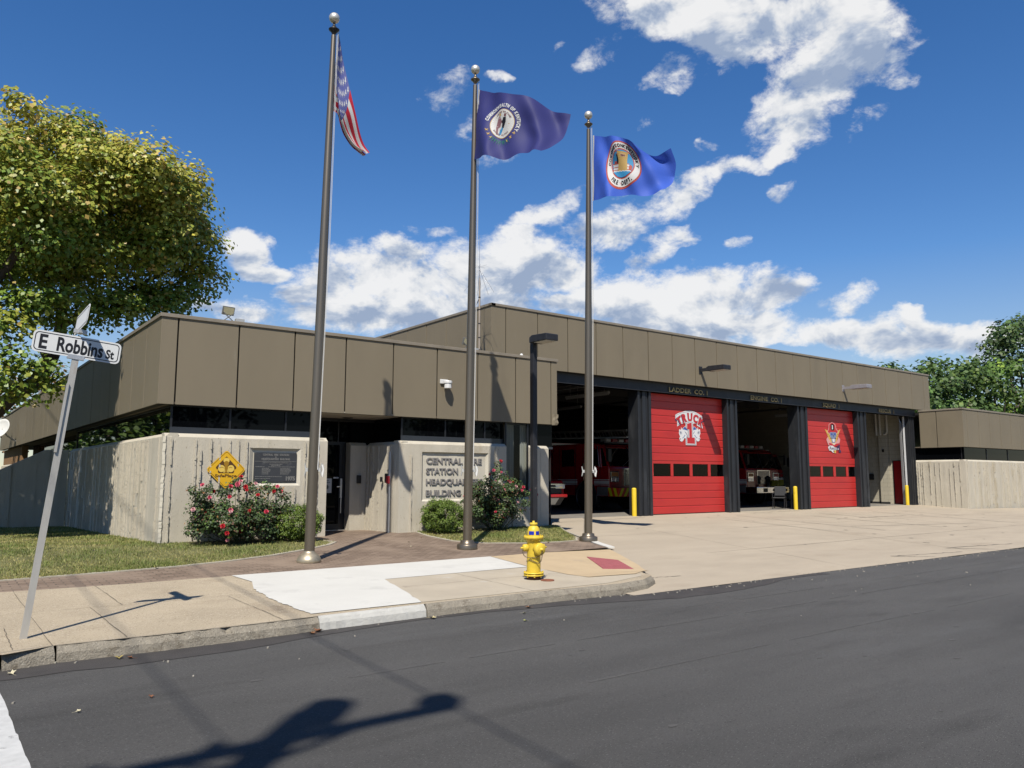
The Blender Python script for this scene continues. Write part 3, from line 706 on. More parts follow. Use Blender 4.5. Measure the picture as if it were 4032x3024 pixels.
ST = thing('fire_station', (14, 18, .36), 'long low olive panelled fire station on ribbed concrete walls with red overhead doors', 'fire station')

# fascia: separate panels over a dark backing, with a coping strip
def fascia(name, o, t, n, length, z0, z1, seams, thick=.15):
    """o start corner (x, y), t direction along, n outward; seams: distances along"""
    o = Vector(o + (0,)); t = Vector(t + (0,)); n = Vector(n + (0,)); up = Vector((0, 0, 1)); mb = MB()
    cuts = [0] + list(seams) + [length]
    for i, (a, b) in enumerate(zip(cuts[:-1], cuts[1:])):
        a2 = a + (.017 if i else 0); b2 = b - (.017 if b < length else 0)
        if b2 - a2 < .02: continue
        tl = random.uniform(-.002, .002)
        c = o + t * ((a2 + b2) / 2) - n * (.014 + tl); mb.obox(c + up * ((z0 + z1) / 2), t, n, up, (b2 - a2) / 2, .014, (z1 - z0) / 2)
    p = mb.build(name, m_fascia, ST, bevel=.004)
    mb = MB(); mb.obox(o + t * (length / 2) - n * (.04 + thick / 2) + up * ((z0 + z1) / 2), t, n, up, length / 2 - .01, thick / 2, (z1 - z0) / 2 - .006); mb.build('fascia_backing', m_seam, ST)
    return p
def coping(name, pts, z, w=.05, h=.075):
    """strip along pts (x, y) with outward normals on the right of the path"""
    mb = MB()
    for (x0, y0), (x1, y1) in zip(pts[:-1], pts[1:]):
        t = Vector((x1 - x0, y1 - y0, 0)); L = t.length; t /= L; n = Vector((t.y, -t.x, 0)); c = Vector(((x0 + x1) / 2, (y0 + y1) / 2, z))
        mb.obox(c + n * (-.05), t, n, (0, 0, 1), L / 2 + .03, .05 + w * .6, h / 2)
    return mb.build(name, m_coping, ST, bevel=.006)
s0 = 4.048 - 3.727
fascia('office_fascia', (3.727, YW), (1, 0), (0, -1), 14.02 - 3.727, 3.086, 4.83, [s0 + 1.22 * k for k in range(9)])
fascia('office_side_fascia', (3.727, 52), (0, -1), (-1, 0), 52 - YW, 3.086, 4.83, sorted([52 - (YW + 1.235 + 1.235 * k) for k in range(28)]))
coping('coping', [(3.727, 52), (3.727, YW), (14.02, YW)], 4.866)
fascia('garage_fascia', (13.211, YM), (1, 0), (0, -1), 39.909 - 13.211, 4.944, 6.68, [.526 + 1.22 * k for k in range(22)])
fascia('garage_side_fascia', (13.211, 46), (0, -1), (-1, 0), 46 - YM, 4.80, 6.68, sorted([46 - (YM + 1.235 + 1.235 * k) for k in range(22)]))
coping('coping', [(13.211, 46), (13.211, YM), (39.909, YM)], 6.716)
fascia('annex_side_fascia', (38.72, YM), (0, -1), (-1, 0), YM - YW, 3.086, 4.83, [YM - YW - 1.235 * .97])
fascia('annex_fascia', (38.72, YW), (1, 0), (0, -1), 40, 3.086, 4.83, [.42 + 1.22 * k for k in range(33)])
coping('coping', [(38.72, YM), (38.72, YW), (78, YW)], 4.866)
# crumpled lower corner of the office fascia
mb = MB(); n = 5; vs = []
for j in range(n):
    for i in range(4): vs.append((13.83 + .19 * i / 3, YW - .012 - random.uniform(0, .05) * (i > 0), 3.07 + .30 * j / (n - 1) + random.uniform(-.015, .015)))
mb.add(vs, [(j * 4 + i, j * 4 + i + 1, (j + 1) * 4 + i + 1, (j + 1) * 4 + i) for j in range(n - 1) for i in range(3)]); o = mb.build('crumpled_panel', m_fascia, ST); o['label'] = 'dented lower corner panel of the office fascia'
# roofs and soffits
m_roof = M('gravel_roof', (.25, .23, .2), .95, .2, 3)
each('flat_roof', m_roof, ST, (3.9, 13.2, YW + .16, 52, 4.70, 4.82), (38.9, 78, YW + .16, 45, 4.70, 4.82))
mb = MB(); mb.box(13.4, 39.8, YM + .16, 46, 6.55, 6.66); mb.build('flat_roof', m_roof, ST)
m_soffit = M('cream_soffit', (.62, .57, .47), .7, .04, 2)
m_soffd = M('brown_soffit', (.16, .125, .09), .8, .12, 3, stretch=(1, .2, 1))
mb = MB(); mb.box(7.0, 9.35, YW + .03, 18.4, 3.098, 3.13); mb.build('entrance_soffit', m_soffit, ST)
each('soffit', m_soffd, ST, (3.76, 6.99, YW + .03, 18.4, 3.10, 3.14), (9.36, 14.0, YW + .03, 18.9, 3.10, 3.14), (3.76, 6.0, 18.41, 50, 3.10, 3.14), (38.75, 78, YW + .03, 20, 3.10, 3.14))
mb = MB(); mb.lathe((8.38, 17.75, 3.085), [(.13, .02), (.135, 0), (.11, -.002), (.105, .012)], 24); mb.build('recessed_light', m_frame, ST)

# board-marked concrete walls
def board_wall(name, o, t, n, length, z0, z1, holes=(), fins=.55, depth=.25, seed=1, end_round=None, finmin=.25, mat=None):
    R_ = random.Random(seed); o = Vector(o + (0,)); t = Vector(t + (0,)).normalized(); n = Vector(n + (0,)).normalized(); up = Vector((0, 0, 1)); mb = MB()
    def blk(a, b, za, zb, pr, dp=depth, top=True):
        """block along a..b with front at pr proud of the face, a sloped shoulder at the wall top"""
        c = .075 if (zb >= z1 - .001 and top) else 0
        P = lambda s, d, z: o + t * s - n * d + up * z
        f = -pr; vs = [P(a, f, za), P(b, f, za), P(b, dp, za), P(a, dp, za), P(a, f, zb - c), P(b, f, zb - c), P(b, dp, zb), P(a, dp, zb)]
        fs = [(0, 3, 2, 1), (0, 1, 5, 4), (1, 2, 6, 5), (2, 3, 7, 6), (3, 0, 4, 7)]
        if c:
            vs += [P(a, f + .10, zb), P(b, f + .10, zb)]; fs = [(0, 3, 2, 1), (0, 1, 5, 4), (1, 2, 6, 9, 5), (2, 3, 7, 6), (3, 0, 4, 8, 7), (4, 5, 9, 8), (8, 9, 6, 7)]
        else: fs.append((4, 5, 6, 7))
        mb.add(vs, fs)
    s = 0; edges = []
    while s < length - 1e-6:
        w = R_.choice([.10, .14, .19, .24]) * R_.uniform(.85, 1.15); e = min(length, s + w)
        if length - e < .08: e = length
        hs = sorted({h[i] for h in holes for i in (0, 1) if s < h[i] < e}); cuts = [s] + hs + [e]
        pr = R_.uniform(0, .011)
        for a, b in zip(cuts[:-1], cuts[1:]):
            mid = (a + b) / 2; hh = [h for h in holes if h[0] <= mid <= h[1]]
            if hh:
                if hh[0][2] > z0: blk(a, b, z0, hh[0][2], pr)
                if hh[0][3] < z1: blk(a, b, hh[0][3], z1, pr)
            else: blk(a, b, z0, z1, pr)
        edges.append(e); s = e
    for e in edges[:-1]:
        if R_.random() > fins: continue
        if any(h[0] - .06 < e < h[1] + .06 for h in holes):
            zs = [(z0, min(h[2] for h in holes if h[0] - .06 < e < h[1] + .06) - .04), (max(h[3] for h in holes if h[0] - .06 < e < h[1] + .06) + .04, z1 - .10)]
        else: zs = [(z0, z1 - .10)]
        for a, b in zs:
            if b - a < .35: continue
            z = a + R_.uniform(0, .3) * (R_.random() < .5)
            while z < b - .06:
                L = R_.uniform(finmin, 1.5); q = min(b, z + L); w = R_.uniform(.009, .018); pr = R_.uniform(.030, .055); j = R_.uniform(-.004, .004)
                # broken ridge: slices of uneven height
                zz = z
                while zz < q - .01:
                    z2 = min(q, zz + R_.uniform(.03, .09)); blk(e + j - w * R_.uniform(.7, 1.2), e + j + w * R_.uniform(.7, 1.2), zz, z2, pr * R_.uniform(.72, 1.1), dp=.02, top=False); zz = z2
                z = q + R_.uniform(.02, .35) * (R_.random() < .6)
    return mb.build(name, mat or m_conc, ST)
def framed_panel(x0, x1, z0, z1, rec=.05, wide=.09):
    """smooth field sunk in the wall with sloped sides"""
    mb = MB(); y = YW
    P = [(x0, y - .004, z0), (x1, y - .004, z0), (x1, y - .004, z1), (x0, y - .004, z1)]; Q = [(x0 + wide, y + rec, z0 + wide * .8), (x1 - wide, y + rec, z0 + wide * .8), (x1 - wide, y + rec, z1 - wide * .55), (x0 + wide, y + rec, z1 - wide * .55)]
    mb.add(P + Q, [(0, 1, 5, 4), (1, 2, 6, 5), (2, 3, 7, 6), (3, 0, 4, 7), (4, 5, 6, 7)]); return mb.build('cast_panel', m_concs, ST)
board_wall('front_wall', (3.90, YW), (1, 0), (0, -1), 7.313 - 3.90, .1, 2.52, holes=[(5.585 - 3.9, 6.70 - 3.9, 1.47, 2.262)], seed=4, fins=.92)
framed_panel(5.585, 6.70, 1.47, 2.262)
board_wall('side_wall', (3.90, 28.4), (0, -1), (-1, 0), 28.4 - YW - .0, -.3, 2.52, fins=.7, seed=9, finmin=.5)
board_wall('end_wall', (7.30, YW + .012), (0, 1), (1, 0), 1.7, .1, 2.50, fins=.5, seed=12)
# rough cast corner
mb = MB()
zz = .1
while zz < 2.45:
    z2 = zz + random.uniform(.03, .07); mb.obox((3.915 + random.uniform(-.010, .004), YW + .015 + random.uniform(-.010, .004), (zz + z2) / 2), (1, 1, 0), (-1, 1, 0), (0, 0, 1), .032, .032, (z2 - zz) / 2); zz = z2
mb.build('cast_corner', m_concs, ST)
board_wall('front_wall', (9.115, YW), (1, 0), (0, -1), 12.276 - 9.115, .1, 2.52, holes=[(9.745 - 9.115, 11.70 - 9.115, 1.075, 2.262)], fins=.5, seed=21)
framed_panel(9.745, 11.70, 1.075, 2.262, .045, .055)
board_wall('sill_wall', (12.276, YW), (1, 0), (0, -1), 13.06 - 12.276, .1, 1.16, fins=.3, seed=5)
board_wall('wall_pier', (13.06, YW), (1, 0), (0, -1), 13.70 - 13.06, .1, 2.50, fins=.35, seed=6)
board_wall('entrance_wall', (8.96, 17.84), (.155, -1.356), (-.99, -.11), 1.365, .1, 2.50, fins=.8, seed=14, finmin=.6)
board_wall('entrance_wall', (8.52, 17.84), (1, 0), (0, -1), .44, .1, 2.50, fins=.4, seed=15)
board_wall('annex_side_wall', (38.70, YM + .5), (0, -1), (-1, 0), YM + .5 - YW, -.1, 2.50, fins=.85, seed=31, finmin=.15)
board_wall('annex_front_wall', (38.70, YW), (1, 0), (0, -1), 38, -.4, 2.50, fins=.5, seed=32)
# stair cheek wall with a sloping top behind the lawn, low wall and brick panel at the rear
mb = MB(); x = 3.88; zt_ = lambda x: interp([-.4, 2.1, 3.25, 3.88], [.55, 1.87, 2.49, 2.50], x)
while x > -.4:
    w = random.choice([.12, .16, .22]); q = max(-.4, x - w); y = 28.4 - random.uniform(0, .03); mb.prism([(x, -.6), (x, zt_(x)), (q, zt_(q)), (q, -.6)], lambda a, b: (a, y, b), lambda a, b: (a, 28.65, b)); x = q
mb.build('stair_wall', m_conc, ST)
board_wall('rear_wall', (3.88, 52), (0, -1), (-1, 0), 9.2, -.8, 2.30, fins=.5, seed=41)
mb = MB(); mb.box(3.95, 4.2, 42.9, 52, 2.30, 3.09); mb.build('brick_panel', M('tan_brick', (.30, .17, .075), .85, .2, 6, .3, 40), ST)
# ribbon windows: glass, spandrel band below, mullions
def ribbon(x0, x1, y, z0, z1, mull, glass=None, side=False, band=.15):
    f = MB(); p = MB()
    def bx(m, a, b, d0, d1, za, zb):
        if side: m.box(y + d0, y + d1, a, b, za, zb)
        else: m.box(a, b, y + d0, y + d1, za, zb)
    bx(p, x0, x1, .03, .04, z0, z1)
    fr = MB(); bx(fr, x0, x1, .0, .028, z0 - .03, z0 + band if band else z0 + .03)
    for q in mull: bx(f, q - .02, q + .02, .004, .029, z0 + (band or .03), z1)
    bx(f, x0, x1, -.004, .026, z1 - .035, z1)
    w = f.build('ribbon_window', m_frame, ST); p.build('window_pane', glass or m_glass, w); fr.build('spandrel', m_sillband, w); return w
ribbon(4.02, 7.0, YW + .15, 2.50, 3.098, [4.04, 5.2, 6.4])
ribbon(9.25, 12.28, YW + .15, 2.50, 3.098, [9.27, 10.5, 11.7])
ribbon(YW + .18, 28.2, 4.03, 2.48, 3.098, [16.70, 28.1], m_mirror, True, 0)
ribbon(13.10, 13.98, YW + .15, 2.45, 3.098, [13.12], None, False, 0)
ribbon(YW + .1, 19.2, 38.86, 2.48, 3.098, [16.7], None, True, 0)
ribbon(38.9, 70, YW + .15, 2.48, 3.098, [39.0 + 2.44 * i for i in range(12)], None, False, 0)
mb = MB(); mb.box(4.4, 4.5, 28.66, 43, -.2, 3.09); mb.build('dark_glazing', m_glass, ST)
# tall window with two curtains
mb = MB(); mb.box(12.29, 12.33, YW + .06, YW + .10, 1.16, 3.098); mb.box(13.02, 13.055, YW + .06, YW + .10, 1.16, 3.098); mb.box(12.33, 13.02, YW + .06, YW + .10, 1.16, 1.20)
tw = mb.build('tall_window', m_frame, ST)
mb = MB(); mb.add([(12.33, YW + .078, 1.20), (13.02, YW + .078, 1.20), (13.02, YW + .078, 3.09), (12.33, YW + .078, 3.09)], [(0, 1, 2, 3)]); mb.build('window_pane', m_clear, tw)
m_curt = M('grey_curtain', (.42, .40, .36), .9, .06, 6)
for x0, x1 in ((12.44, 12.73), (12.97, 13.29)):
    mb = MB(); n = 48; vs = []
    for zz in (1.22, 2.1, 3.05):
        for i in range(n + 1): vs.append((x0 + (x1 - x0) * i / n, YW + .30 + .028 * math.sin(i / n * 6.28 * 5.5 + .5 * zz) * (1.0 if zz < 3 else .7), zz))
    mb.smooth = True; mb.add(vs, [(j * (n + 1) + i, j * (n + 1) + i + 1, (j + 1) * (n + 1) + i + 1, (j + 1) * (n + 1) + i) for j in range(2) for i in range(n)]); mb.build('curtain', m_curt, tw)
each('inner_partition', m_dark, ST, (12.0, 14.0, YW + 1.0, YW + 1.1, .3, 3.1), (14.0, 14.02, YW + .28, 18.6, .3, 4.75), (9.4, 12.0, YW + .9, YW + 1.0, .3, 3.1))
# entrance door with header glass
mb = MB(); mb.box(7.34, 7.42, 18.10, 18.18, .37, 2.44); mb.box(8.44, 8.515, 18.10, 18.18, .37, 2.44); mb.box(7.34, 8.515, 18.10, 18.18, 2.44, 2.52); mb.box(7.34, 9.4, 18.10, 18.18, 3.02, 3.10); mb.box(8.30, 8.33, 18.105, 18.175, 2.52, 3.02)
dr = mb.build('entrance_door', m_frame, ST)
mb = MB(); mb.box(7.42, 8.44, 18.135, 18.145, .50, 2.44); mb.box(7.34, 9.4, 18.135, 18.145, 2.52, 3.02); mb.build('door_glass', m_glass, dr)
mb = MB(); mb.box(7.42, 8.44, 18.11, 18.17, .37, .52); mb.box(8.36, 8.44, 18.112, 18.168, .52, 2.44); mb.build('door_rail', m_frame, dr)
mb = MB(); mb.box(7.30, 8.52, 18.02, 18.10, .362, .378); mb.build('threshold', M('aluminium', (.6, .6, .6), .35, .05, 5, metal=.8), dr)
m_alu = MATS['aluminium']
mb = MB(); mb.box(8.375, 8.425, 18.06, 18.11, 1.15, 1.62); mb.bar((8.40, 18.05, 1.42), (8.28, 18.05, 1.42), .025); mb.bar((8.385, 18.03, .78), (8.385, 18.03, 1.15), .018); mb.build('handle', m_alu, dr)
m_paper = M('paper', (.62, .63, .62), .8, .03, 8)
mb = MB(); mb.box(7.93, 8.18, 18.128, 18.133, 1.27, 1.62); mb.build('notice', m_paper, dr)
mb = MB(); mb.box(8.22, 8.36, 18.126, 18.132, 1.62, 1.655); mb.build('push_label', m_paper, dr)
mb = MB()
for a, b, w_, h_ in ((8.0, 1.56, .11, .02), (7.975, 1.515, .16, .022)): mb.box(a, a + w_, 18.1255, 18.128, b, b + h_)
mb.lathe((8.055, 18.128, 1.41), [(.052, 0), (.052, .003), (.040, .003), (.040, 0)], 20, (0, -1, 0)); mb.bar((8.02, 18.126, 1.445), (8.09, 18.126, 1.375), .012, .003); mb.box(7.98, 8.13, 18.1255, 18.128, 1.31, 1.32); mb.build('notice_print', M('grey_print', (.2, .25, .25), .8, 0), dr)
mb = MB(); mb.box(7.72, 7.90, 18.126, 18.133, 1.72, 2.02); mb.build('framed_notice', M('dim_paper', (.25, .25, .25), .8, .05, 8), dr)
mb = MB(); mb.box(9.30, 9.31, 16.75, 18.1, 2.50, 3.10); mb.build('header_glazing', m_glass, ST)
# garage shell: floor, walls, ceiling, beams
m_floor = M('garage_floor', (.26, .24, .21), .55, .12, 1.2, .1, 60, spec=.4, stain=((.2, .185, .16), .7, .55, .2))
mb = MB(); mb.box(14.03, 38.70, 19.0, 40, .2, .371); o = mb.build('garage_floor', m_floor, ST)
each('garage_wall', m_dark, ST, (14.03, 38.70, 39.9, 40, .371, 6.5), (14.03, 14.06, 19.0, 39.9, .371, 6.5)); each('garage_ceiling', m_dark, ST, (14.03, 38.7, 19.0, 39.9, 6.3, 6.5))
m_rs = M('roof_steel', (.09, .085, .08), .7, .1, 3)
each('roof_beam', m_rs, ST, *[(14.06, 38.68, y, y + .18, 5.6, 6.3) for y in (21.5, 24.5, 27.5, 31)])
each('ceiling_conduit', m_rs, ST, *[(x, x + .1, 19.1, 39, 5.2, 5.28) for x in (17, 20, 22.2, 26.9, 31.5, 36.2)])
mb = MB(); mb.box(38.68, 38.90, 18.99, 19.06, .2, 5); mb.box(38.68, 38.90, 19.88, 20.0, .2, 6.3); mb.box(38.68, 38.90, 19.06, 19.88, 2.49, 6.3); mb.box(38.50, 38.90, 20.0, 20.45, .2, 6.3); mb.box(38.68, 38.9, 20.45, 39.9, .2, 6.3); mb.build('block_wall', m_block, ST)
each('skirting', m_dark, ST, (38.66, 38.68, 20.46, 30, .371, .47), (38.48, 38.50, 20.0, 20.46, .371, .47))
mb = MB(); mb.box(38.70, 38.74, 19.09, 19.85, .38, 2.47); sd = mb.build('side_door', m_redd, ST)
mb = MB(); mb.box(38.66, 38.70, 19.06, 19.09, .371, 2.5); mb.box(38.66, 38.70, 19.85, 19.88, .371, 2.5); mb.box(38.66, 38.70, 19.09, 19.85, 2.47, 2.5); mb.build('door_frame', m_frame, sd)
mb = MB(); mb.box(38.692, 38.698, 19.21, 19.40, 1.63, 1.92); mb.build('notice', m_paper, sd)
m_pvc = M('white_pipe', (.6, .58, .52), .5, .05, 6)
for y in (20.50, 20.30): mb = MB(); mb.tube([(38.44, y, 6.0), (38.44, y, 3.76)], .055, 12); mb.build('pipe', m_pvc, ST)
mb = MB(); mb.tube([(38.44, 19.95, 6.0), (38.44, 19.95, 3.95), (38.44, 20.0, 3.84), (38.44, 20.12, 3.80)], .055, 12); mb.build('pipe', m_pvc, ST)
mb = MB(); mb.tube([(38.5, 19.28, 6.0), (38.5, 19.28, 4.15)], .045, 12); mb.build('pipe', m_pvc, ST)
mb = MB(); mb.box(38.60, 38.68, 20.86, 21.06, 1.55, 1.85); mb.build('switch_box', m_dark, ST)
mb = MB(); mb.box(38.46, 38.50, 20.18, 20.27, 2.92, 3.06); mb.build('wall_sounder', m_dark, ST)
# header beam, columns, jambs, door tracks
mb = MB(); mb.box(14.03, 38.70, 18.66, 18.94, 4.60, 4.94); mb.box(14.03, 38.70, 18.64, 18.96, 4.60, 4.625); mb.box(14.03, 38.7, 18.645, 18.66, 4.90, 4.94); hb = mb.build('header_beam', m_black, ST, bevel=.004)
m_gold = M('gold_letter', (.30, .225, .10), .4, .05, 5, metal=.5)
for txt, x0, x1 in (('LADDER  CO. 1', 21.02, 23.10), ('ENGINE  CO. 1', 25.69, 27.71), ('SQUAD  1', 30.68, 31.94), ('RESCUE  1', 35.28, 36.65)):
    for w, ww, wx in words(txt, x1 - x0, x0): mb = MB(); put_text(mb, w, lambda a, b, d: (a, 18.640 - d, b), ww, .165, .014, .012, x=wx, y=4.665); mb.build('raised_lettering', m_gold, hb)
COLS = [(19.53, 20.19), (24.32, 24.94), (28.92, 29.63), (33.55, 34.27), (38.20, 38.68)]
for x0, x1 in COLS:
    mb = MB(); w = x1 - x0; mb.box(x0, x1, 18.79, 19.2, .2, 4.60); mb.box(x0, x0 + .14 * w, 18.72, 18.79, .2, 4.60); mb.box(x1 - .18 * w, x1, 18.72, 18.79, .2, 4.60); mb.box(x0 + .36 * w, x0 + .62 * w, 18.735, 18.79, .2, 4.60); mb.box(x0 + .68 * w, x0 + .74 * w, 18.75, 18.79, .2, 4.6)
    mb.build('column', m_black, ST, bevel=.006)
for x in (19.84, 24.56, 29.26, 33.95): mb = MB(); mb.box(x, x + .065, 18.93, 18.99, .372, 4.60); mb.build('door_jamb', m_jamb, ST)
mb = MB(); mb.box(38.10, 38.16, 18.93, 18.99, .372, 4.60); mb.build('door_jamb', m_jamb, ST)
for x in (19.78, 29.19, 38.02): mb = MB(); mb.box(x, x + .04, 19.02, 19.12, .40, 4.3); mb.tube([(x + .02, 19.07, 4.3), (x + .02, 19.2, 4.75), (x + .02, 19.6, 5.0), (x + .02, 23.4, 5.05)], .03, 8); mb.build('door_track', m_alu, ST)
for x in (15.2, 25.1, 34.6): mb = MB(); mb.tube([(x, 19.07, 4.3), (x, 19.2, 4.75), (x, 19.6, 5.0), (x, 23.4, 5.05)], .03, 8); mb.build('door_track', m_alu, ST)
# the two red overhead doors
def overhead_door(x0, x1, panes):
    mb = MB(); z = .378; nsl = 16; hh = (4.62 - z) / nsl
    R_ = [(0, .0), (.018, .010), (.03, .012)]
    def slat(za, zb, xa, xb):
        mb.prism([(0, za), (0, za + .010), (-.012, za + .022), (-.012, zb - .030), (-.004, zb - .012), (-.004, zb), (.04, zb), (.04, za)], lambda a, b: (xa, 18.97 + a, b), lambda a, b: (xb, 18.97 + a, b))
    for i in range(nsl):
        za, zb = z + i * hh, z + (i + 1) * hh
        if i in (5, 6): continue
        slat(za, zb, x0, x1)
    wz0, wz1 = z + 5 * hh, z + 7 * hh
    mb.box(x0, x1, 18.966, 19.01, wz0, 1.655); mb.box(x0, x1, 18.966, 19.01, 2.142, wz1)
    xs = [x0] + [q for p in panes for q in p] + [x1]
    for a, b in zip(xs[::2], xs[1::2]): mb.box(a, b, 18.966, 19.01, 1.655, 2.142)
    d = mb.build('overhead_door', m_red, ST)
    for a, b in panes:
        f = MB(); f.add([(a, 18.988, 1.655), (b, 18.988, 1.655), (b, 18.988, 2.142), (a, 18.988, 2.142)], [(0, 1, 2, 3)]); f.build('window_pane', m_dpane, d)
    f = MB(); f.box(x0, x1, 18.955, 19.0, .368, .390); f.build('bottom_seal', m_frame, d)
    return d
d1 = overhead_door(20.12, 24.56, [(20.50, 21.40), (21.53, 22.42), (22.56, 23.44), (23.575, 24.46)])
d3 = overhead_door(29.60, 33.95, [(30.02, 30.86), (31.0, 31.83), (32.0, 32.85), (33.01, 33.80)])
YL = 18.953
ECOL = {'white': (.78, .78, .78), 'red': (.55, .03, .035), 'navy': (.03, .035, .10), 'blue': (.06, .11, .36), 'steel': (.22, .27, .42), 'black': (.015, .012, .012), 'gold': (.72, .46, .10), 'pink': (.72, .36, .34), 'plum': (.06, .03, .10), 'cream': (.8, .68, .45), 'grey': (.45, .47, .52), 'sky': (.10, .36, .62), 'tan': (.60, .42, .18), 'brown': (.16, .06, .05), 'teal': (.04, .17, .17), 'green': (.05, .2, .14), 'orange': (.65, .33, .10), 'mauve': (.22, .11, .11)}
EKEYS = list(ECOL); EMAT = [M('ink_' + k, c, .55, 0) for k, c in ECOL.items()]; EI = {k: i for i, k in enumerate(EKEYS)}
def decal(fn0):
    """returns (mb, shape, write): flat layers stacked a hair apart, mapped by fn0(a, b, layer offset)"""
    mb = MB(); lay = [0]
    def shape(poly, col):
        lay[0] += 1; k = lay[0]; mb.mat(EI[col]); mb.tri(poly, lambda a, b: fn0(a, b, k * .0006))
    return mb, shape, lay
def ring(o, i):  # outline with a hole, as one polygon with a slit
    return list(o) + [o[0]] + [i[0]] + list(i)[::-1]
# TRUCK 1
mb, S, lay = decal(lambda a, b, d: (a, YL - d, b))
def zt(px, py): return (22.198 + (px - 540) * .002522, 2.836 + (1108 - (py - .075 * (px - 650))) * .001676)
def ZT(*pts): return [zt(*p) for p in pts]
S(ZT((335, 455), (400, 418), (545, 372), (572, 372), (640, 365), (705, 372), (790, 405), (850, 440), (922, 490), (922, 560), (885, 580), (925, 720), (925, 760), (795, 690), (800, 660), (745, 640), (700, 660), (690, 600), (620, 600), (545, 625), (440, 660), (370, 705), (372, 560), (335, 550)), 'white')
S(ZT((346, 465), (460, 412), (640, 380), (800, 425), (908, 498), (906, 550), (868, 560), (908, 728), (812, 668), (745, 622), (640, 592), (540, 610), (430, 645), (384, 680), (386, 552), (346, 538)), 'navy')
S(ZT((350, 470), (462, 418), (640, 386), (798, 430), (902, 500), (900, 544), (862, 556), (900, 716), (810, 660), (745, 616), (640, 586), (538, 604), (428, 639), (390, 668), (392, 548), (352, 532)), 'white')
ccx, ccz = 22.475, 2.62
for col, bold, g_ in (('navy', .075, .0), ('red', .055, 0)):
    lay[0] += 1; k = lay[0]; mb.mat(EI[col]); arc_text(mb, 'TRUCK', lambda a, b: (a, YL - k * .0006, b), ccx, ccz, 1.085, 89, .285, bold, kx=.33)
one = ((545, 622), (622, 598), (708, 598), (712, 985), (770, 985), (772, 1122), (540, 1108), (540, 980), (590, 985), (590, 745), (545, 735))
def inset(pts, k):
    cx = sum(p[0] for p in pts) / len(pts); cy = sum(p[1] for p in pts) / len(pts); return [(p[0] + (12 * k if p[0] < cx else -12 * k), p[1] + (12 * k if p[1] < cy else -12 * k)) for p in pts]
HORSE = [(455, 715), (470, 765), (520, 712), (545, 705), (590, 745), (590, 960), (545, 975), (520, 955), (492, 1010), (460, 1035), (425, 1015), (408, 965), (425, 920), (402, 865), (408, 770), (432, 765), (445, 790)]
for mir in (0, 1):
    F = (lambda p: (1270 - p[0], p[1] + 8)) if mir else (lambda p: p)
    S(ZT(*[F(p) for p in HORSE]), 'white')
    S(ZT(*[F(p) for p in ((480, 772), (520, 720), (545, 715), (588, 760), (588, 800), (520, 775))]), 'blue')
    S(ZT(*[F(p) for p in ((520, 800), (560, 850), (582, 900), (584, 960), (560, 970), (575, 900), (540, 840))]), 'navy')
    S(ZT(*[F(p) for p in ((470, 955), (500, 930), (530, 880), (538, 900), (505, 945), (480, 965))]), 'steel')
    S(ZT(*[F(p) for p in ((415, 815), (440, 800), (470, 830), (465, 870), (425, 875))]), 'grey')
    S(ZT(*[F(p) for p in ((428, 835), (448, 832), (446, 848), (430, 850))]), 'navy')
    S(ZT(*[F(p) for p in ((424, 965), (440, 962), (440, 985), (426, 985))]), 'navy')
S(ZT(*one), 'white'); S(ZT(*inset(one, 1)), 'navy'); S(ZT(*inset(one, 1.6)), 'white'); S(ZT(*inset(one, 2.6)), 'red')
mb.build('emblem', EMAT, d1)
# squad door: helmeted skull with two ladders and the word Rescue
mb, S, lay = decal(lambda a, b, d: (a, YL - d, b))
def zq(px, py): return (31.88 + (px - 600) * .00195, 2.72 + (1490 - (py - .05 * (px - 600))) * .001067)
def ZQ(*pts): return [zq(*p) for p in pts]
MQ = lambda pts: [(1200 - p[0], p[1]) for p in pts]
S(ZQ((280, 510), (470, 640), (560, 960), (560, 1060), (480, 1060), (330, 620)), 'gold'); S(ZQ(*MQ(((280, 510), (470, 640), (560, 960), (560, 1060), (480, 1060), (330, 620)))), 'gold')
S(ZQ((575, 220), (520, 270), (450, 320), (430, 540), (385, 570), (390, 660), (480, 720), (720, 720), (810, 660), (815, 560), (755, 530), (720, 330), (660, 270)), 'pink')
S(ZQ((578, 240), (525, 290), (468, 335), (450, 550), (405, 580), (410, 650), (480, 690), (720, 690), (795, 650), (795, 575), (735, 540), (700, 345), (650, 290)), 'red')
S(ZQ((590, 285), (522, 340), (520, 490), (545, 570), (655, 570), (665, 490), (662, 340)), 'black'); S(ZQ((570, 352), (608, 352), (612, 520), (562, 520), (575, 480), (575, 400)), 'white')
S(ZQ((480, 640), (720, 640), (745, 720), (735, 800), (690, 900), (700, 1000), (640, 1085), (580, 1085), (530, 1000), (530, 900), (480, 800), (470, 720)), 'steel')
S(ZQ((510, 680), (590, 690), (590, 760), (520, 765)), 'blue'); S(ZQ((630, 690), (715, 680), (705, 765), (635, 760)), 'blue'); S(ZQ((590, 770), (635, 770), (620, 840)), 'navy'); S(ZQ((560, 920), (665, 920), (650, 1040), (580, 1040)), 'white'); S(ZQ((530, 860), (560, 900), (560, 930), (530, 900)), 'navy'); S(ZQ((690, 860), (665, 900), (665, 930), (700, 900)), 'navy')
for p in ((400, 720), (440, 795), (485, 880)):
    S(ZQ(*circ(p[0], p[1], 16, 22, 8)), 'brown'); S(ZQ(*MQ(circ(p[0], p[1], 16, 22, 8))), 'brown')
rib = ((390, 820), (410, 900), (470, 1010), (560, 1090), (600, 1160), (560, 1200), (400, 1180), (340, 1030), (320, 930)); S(ZQ(*rib), 'pink'); S(ZQ(*MQ(rib)), 'pink')
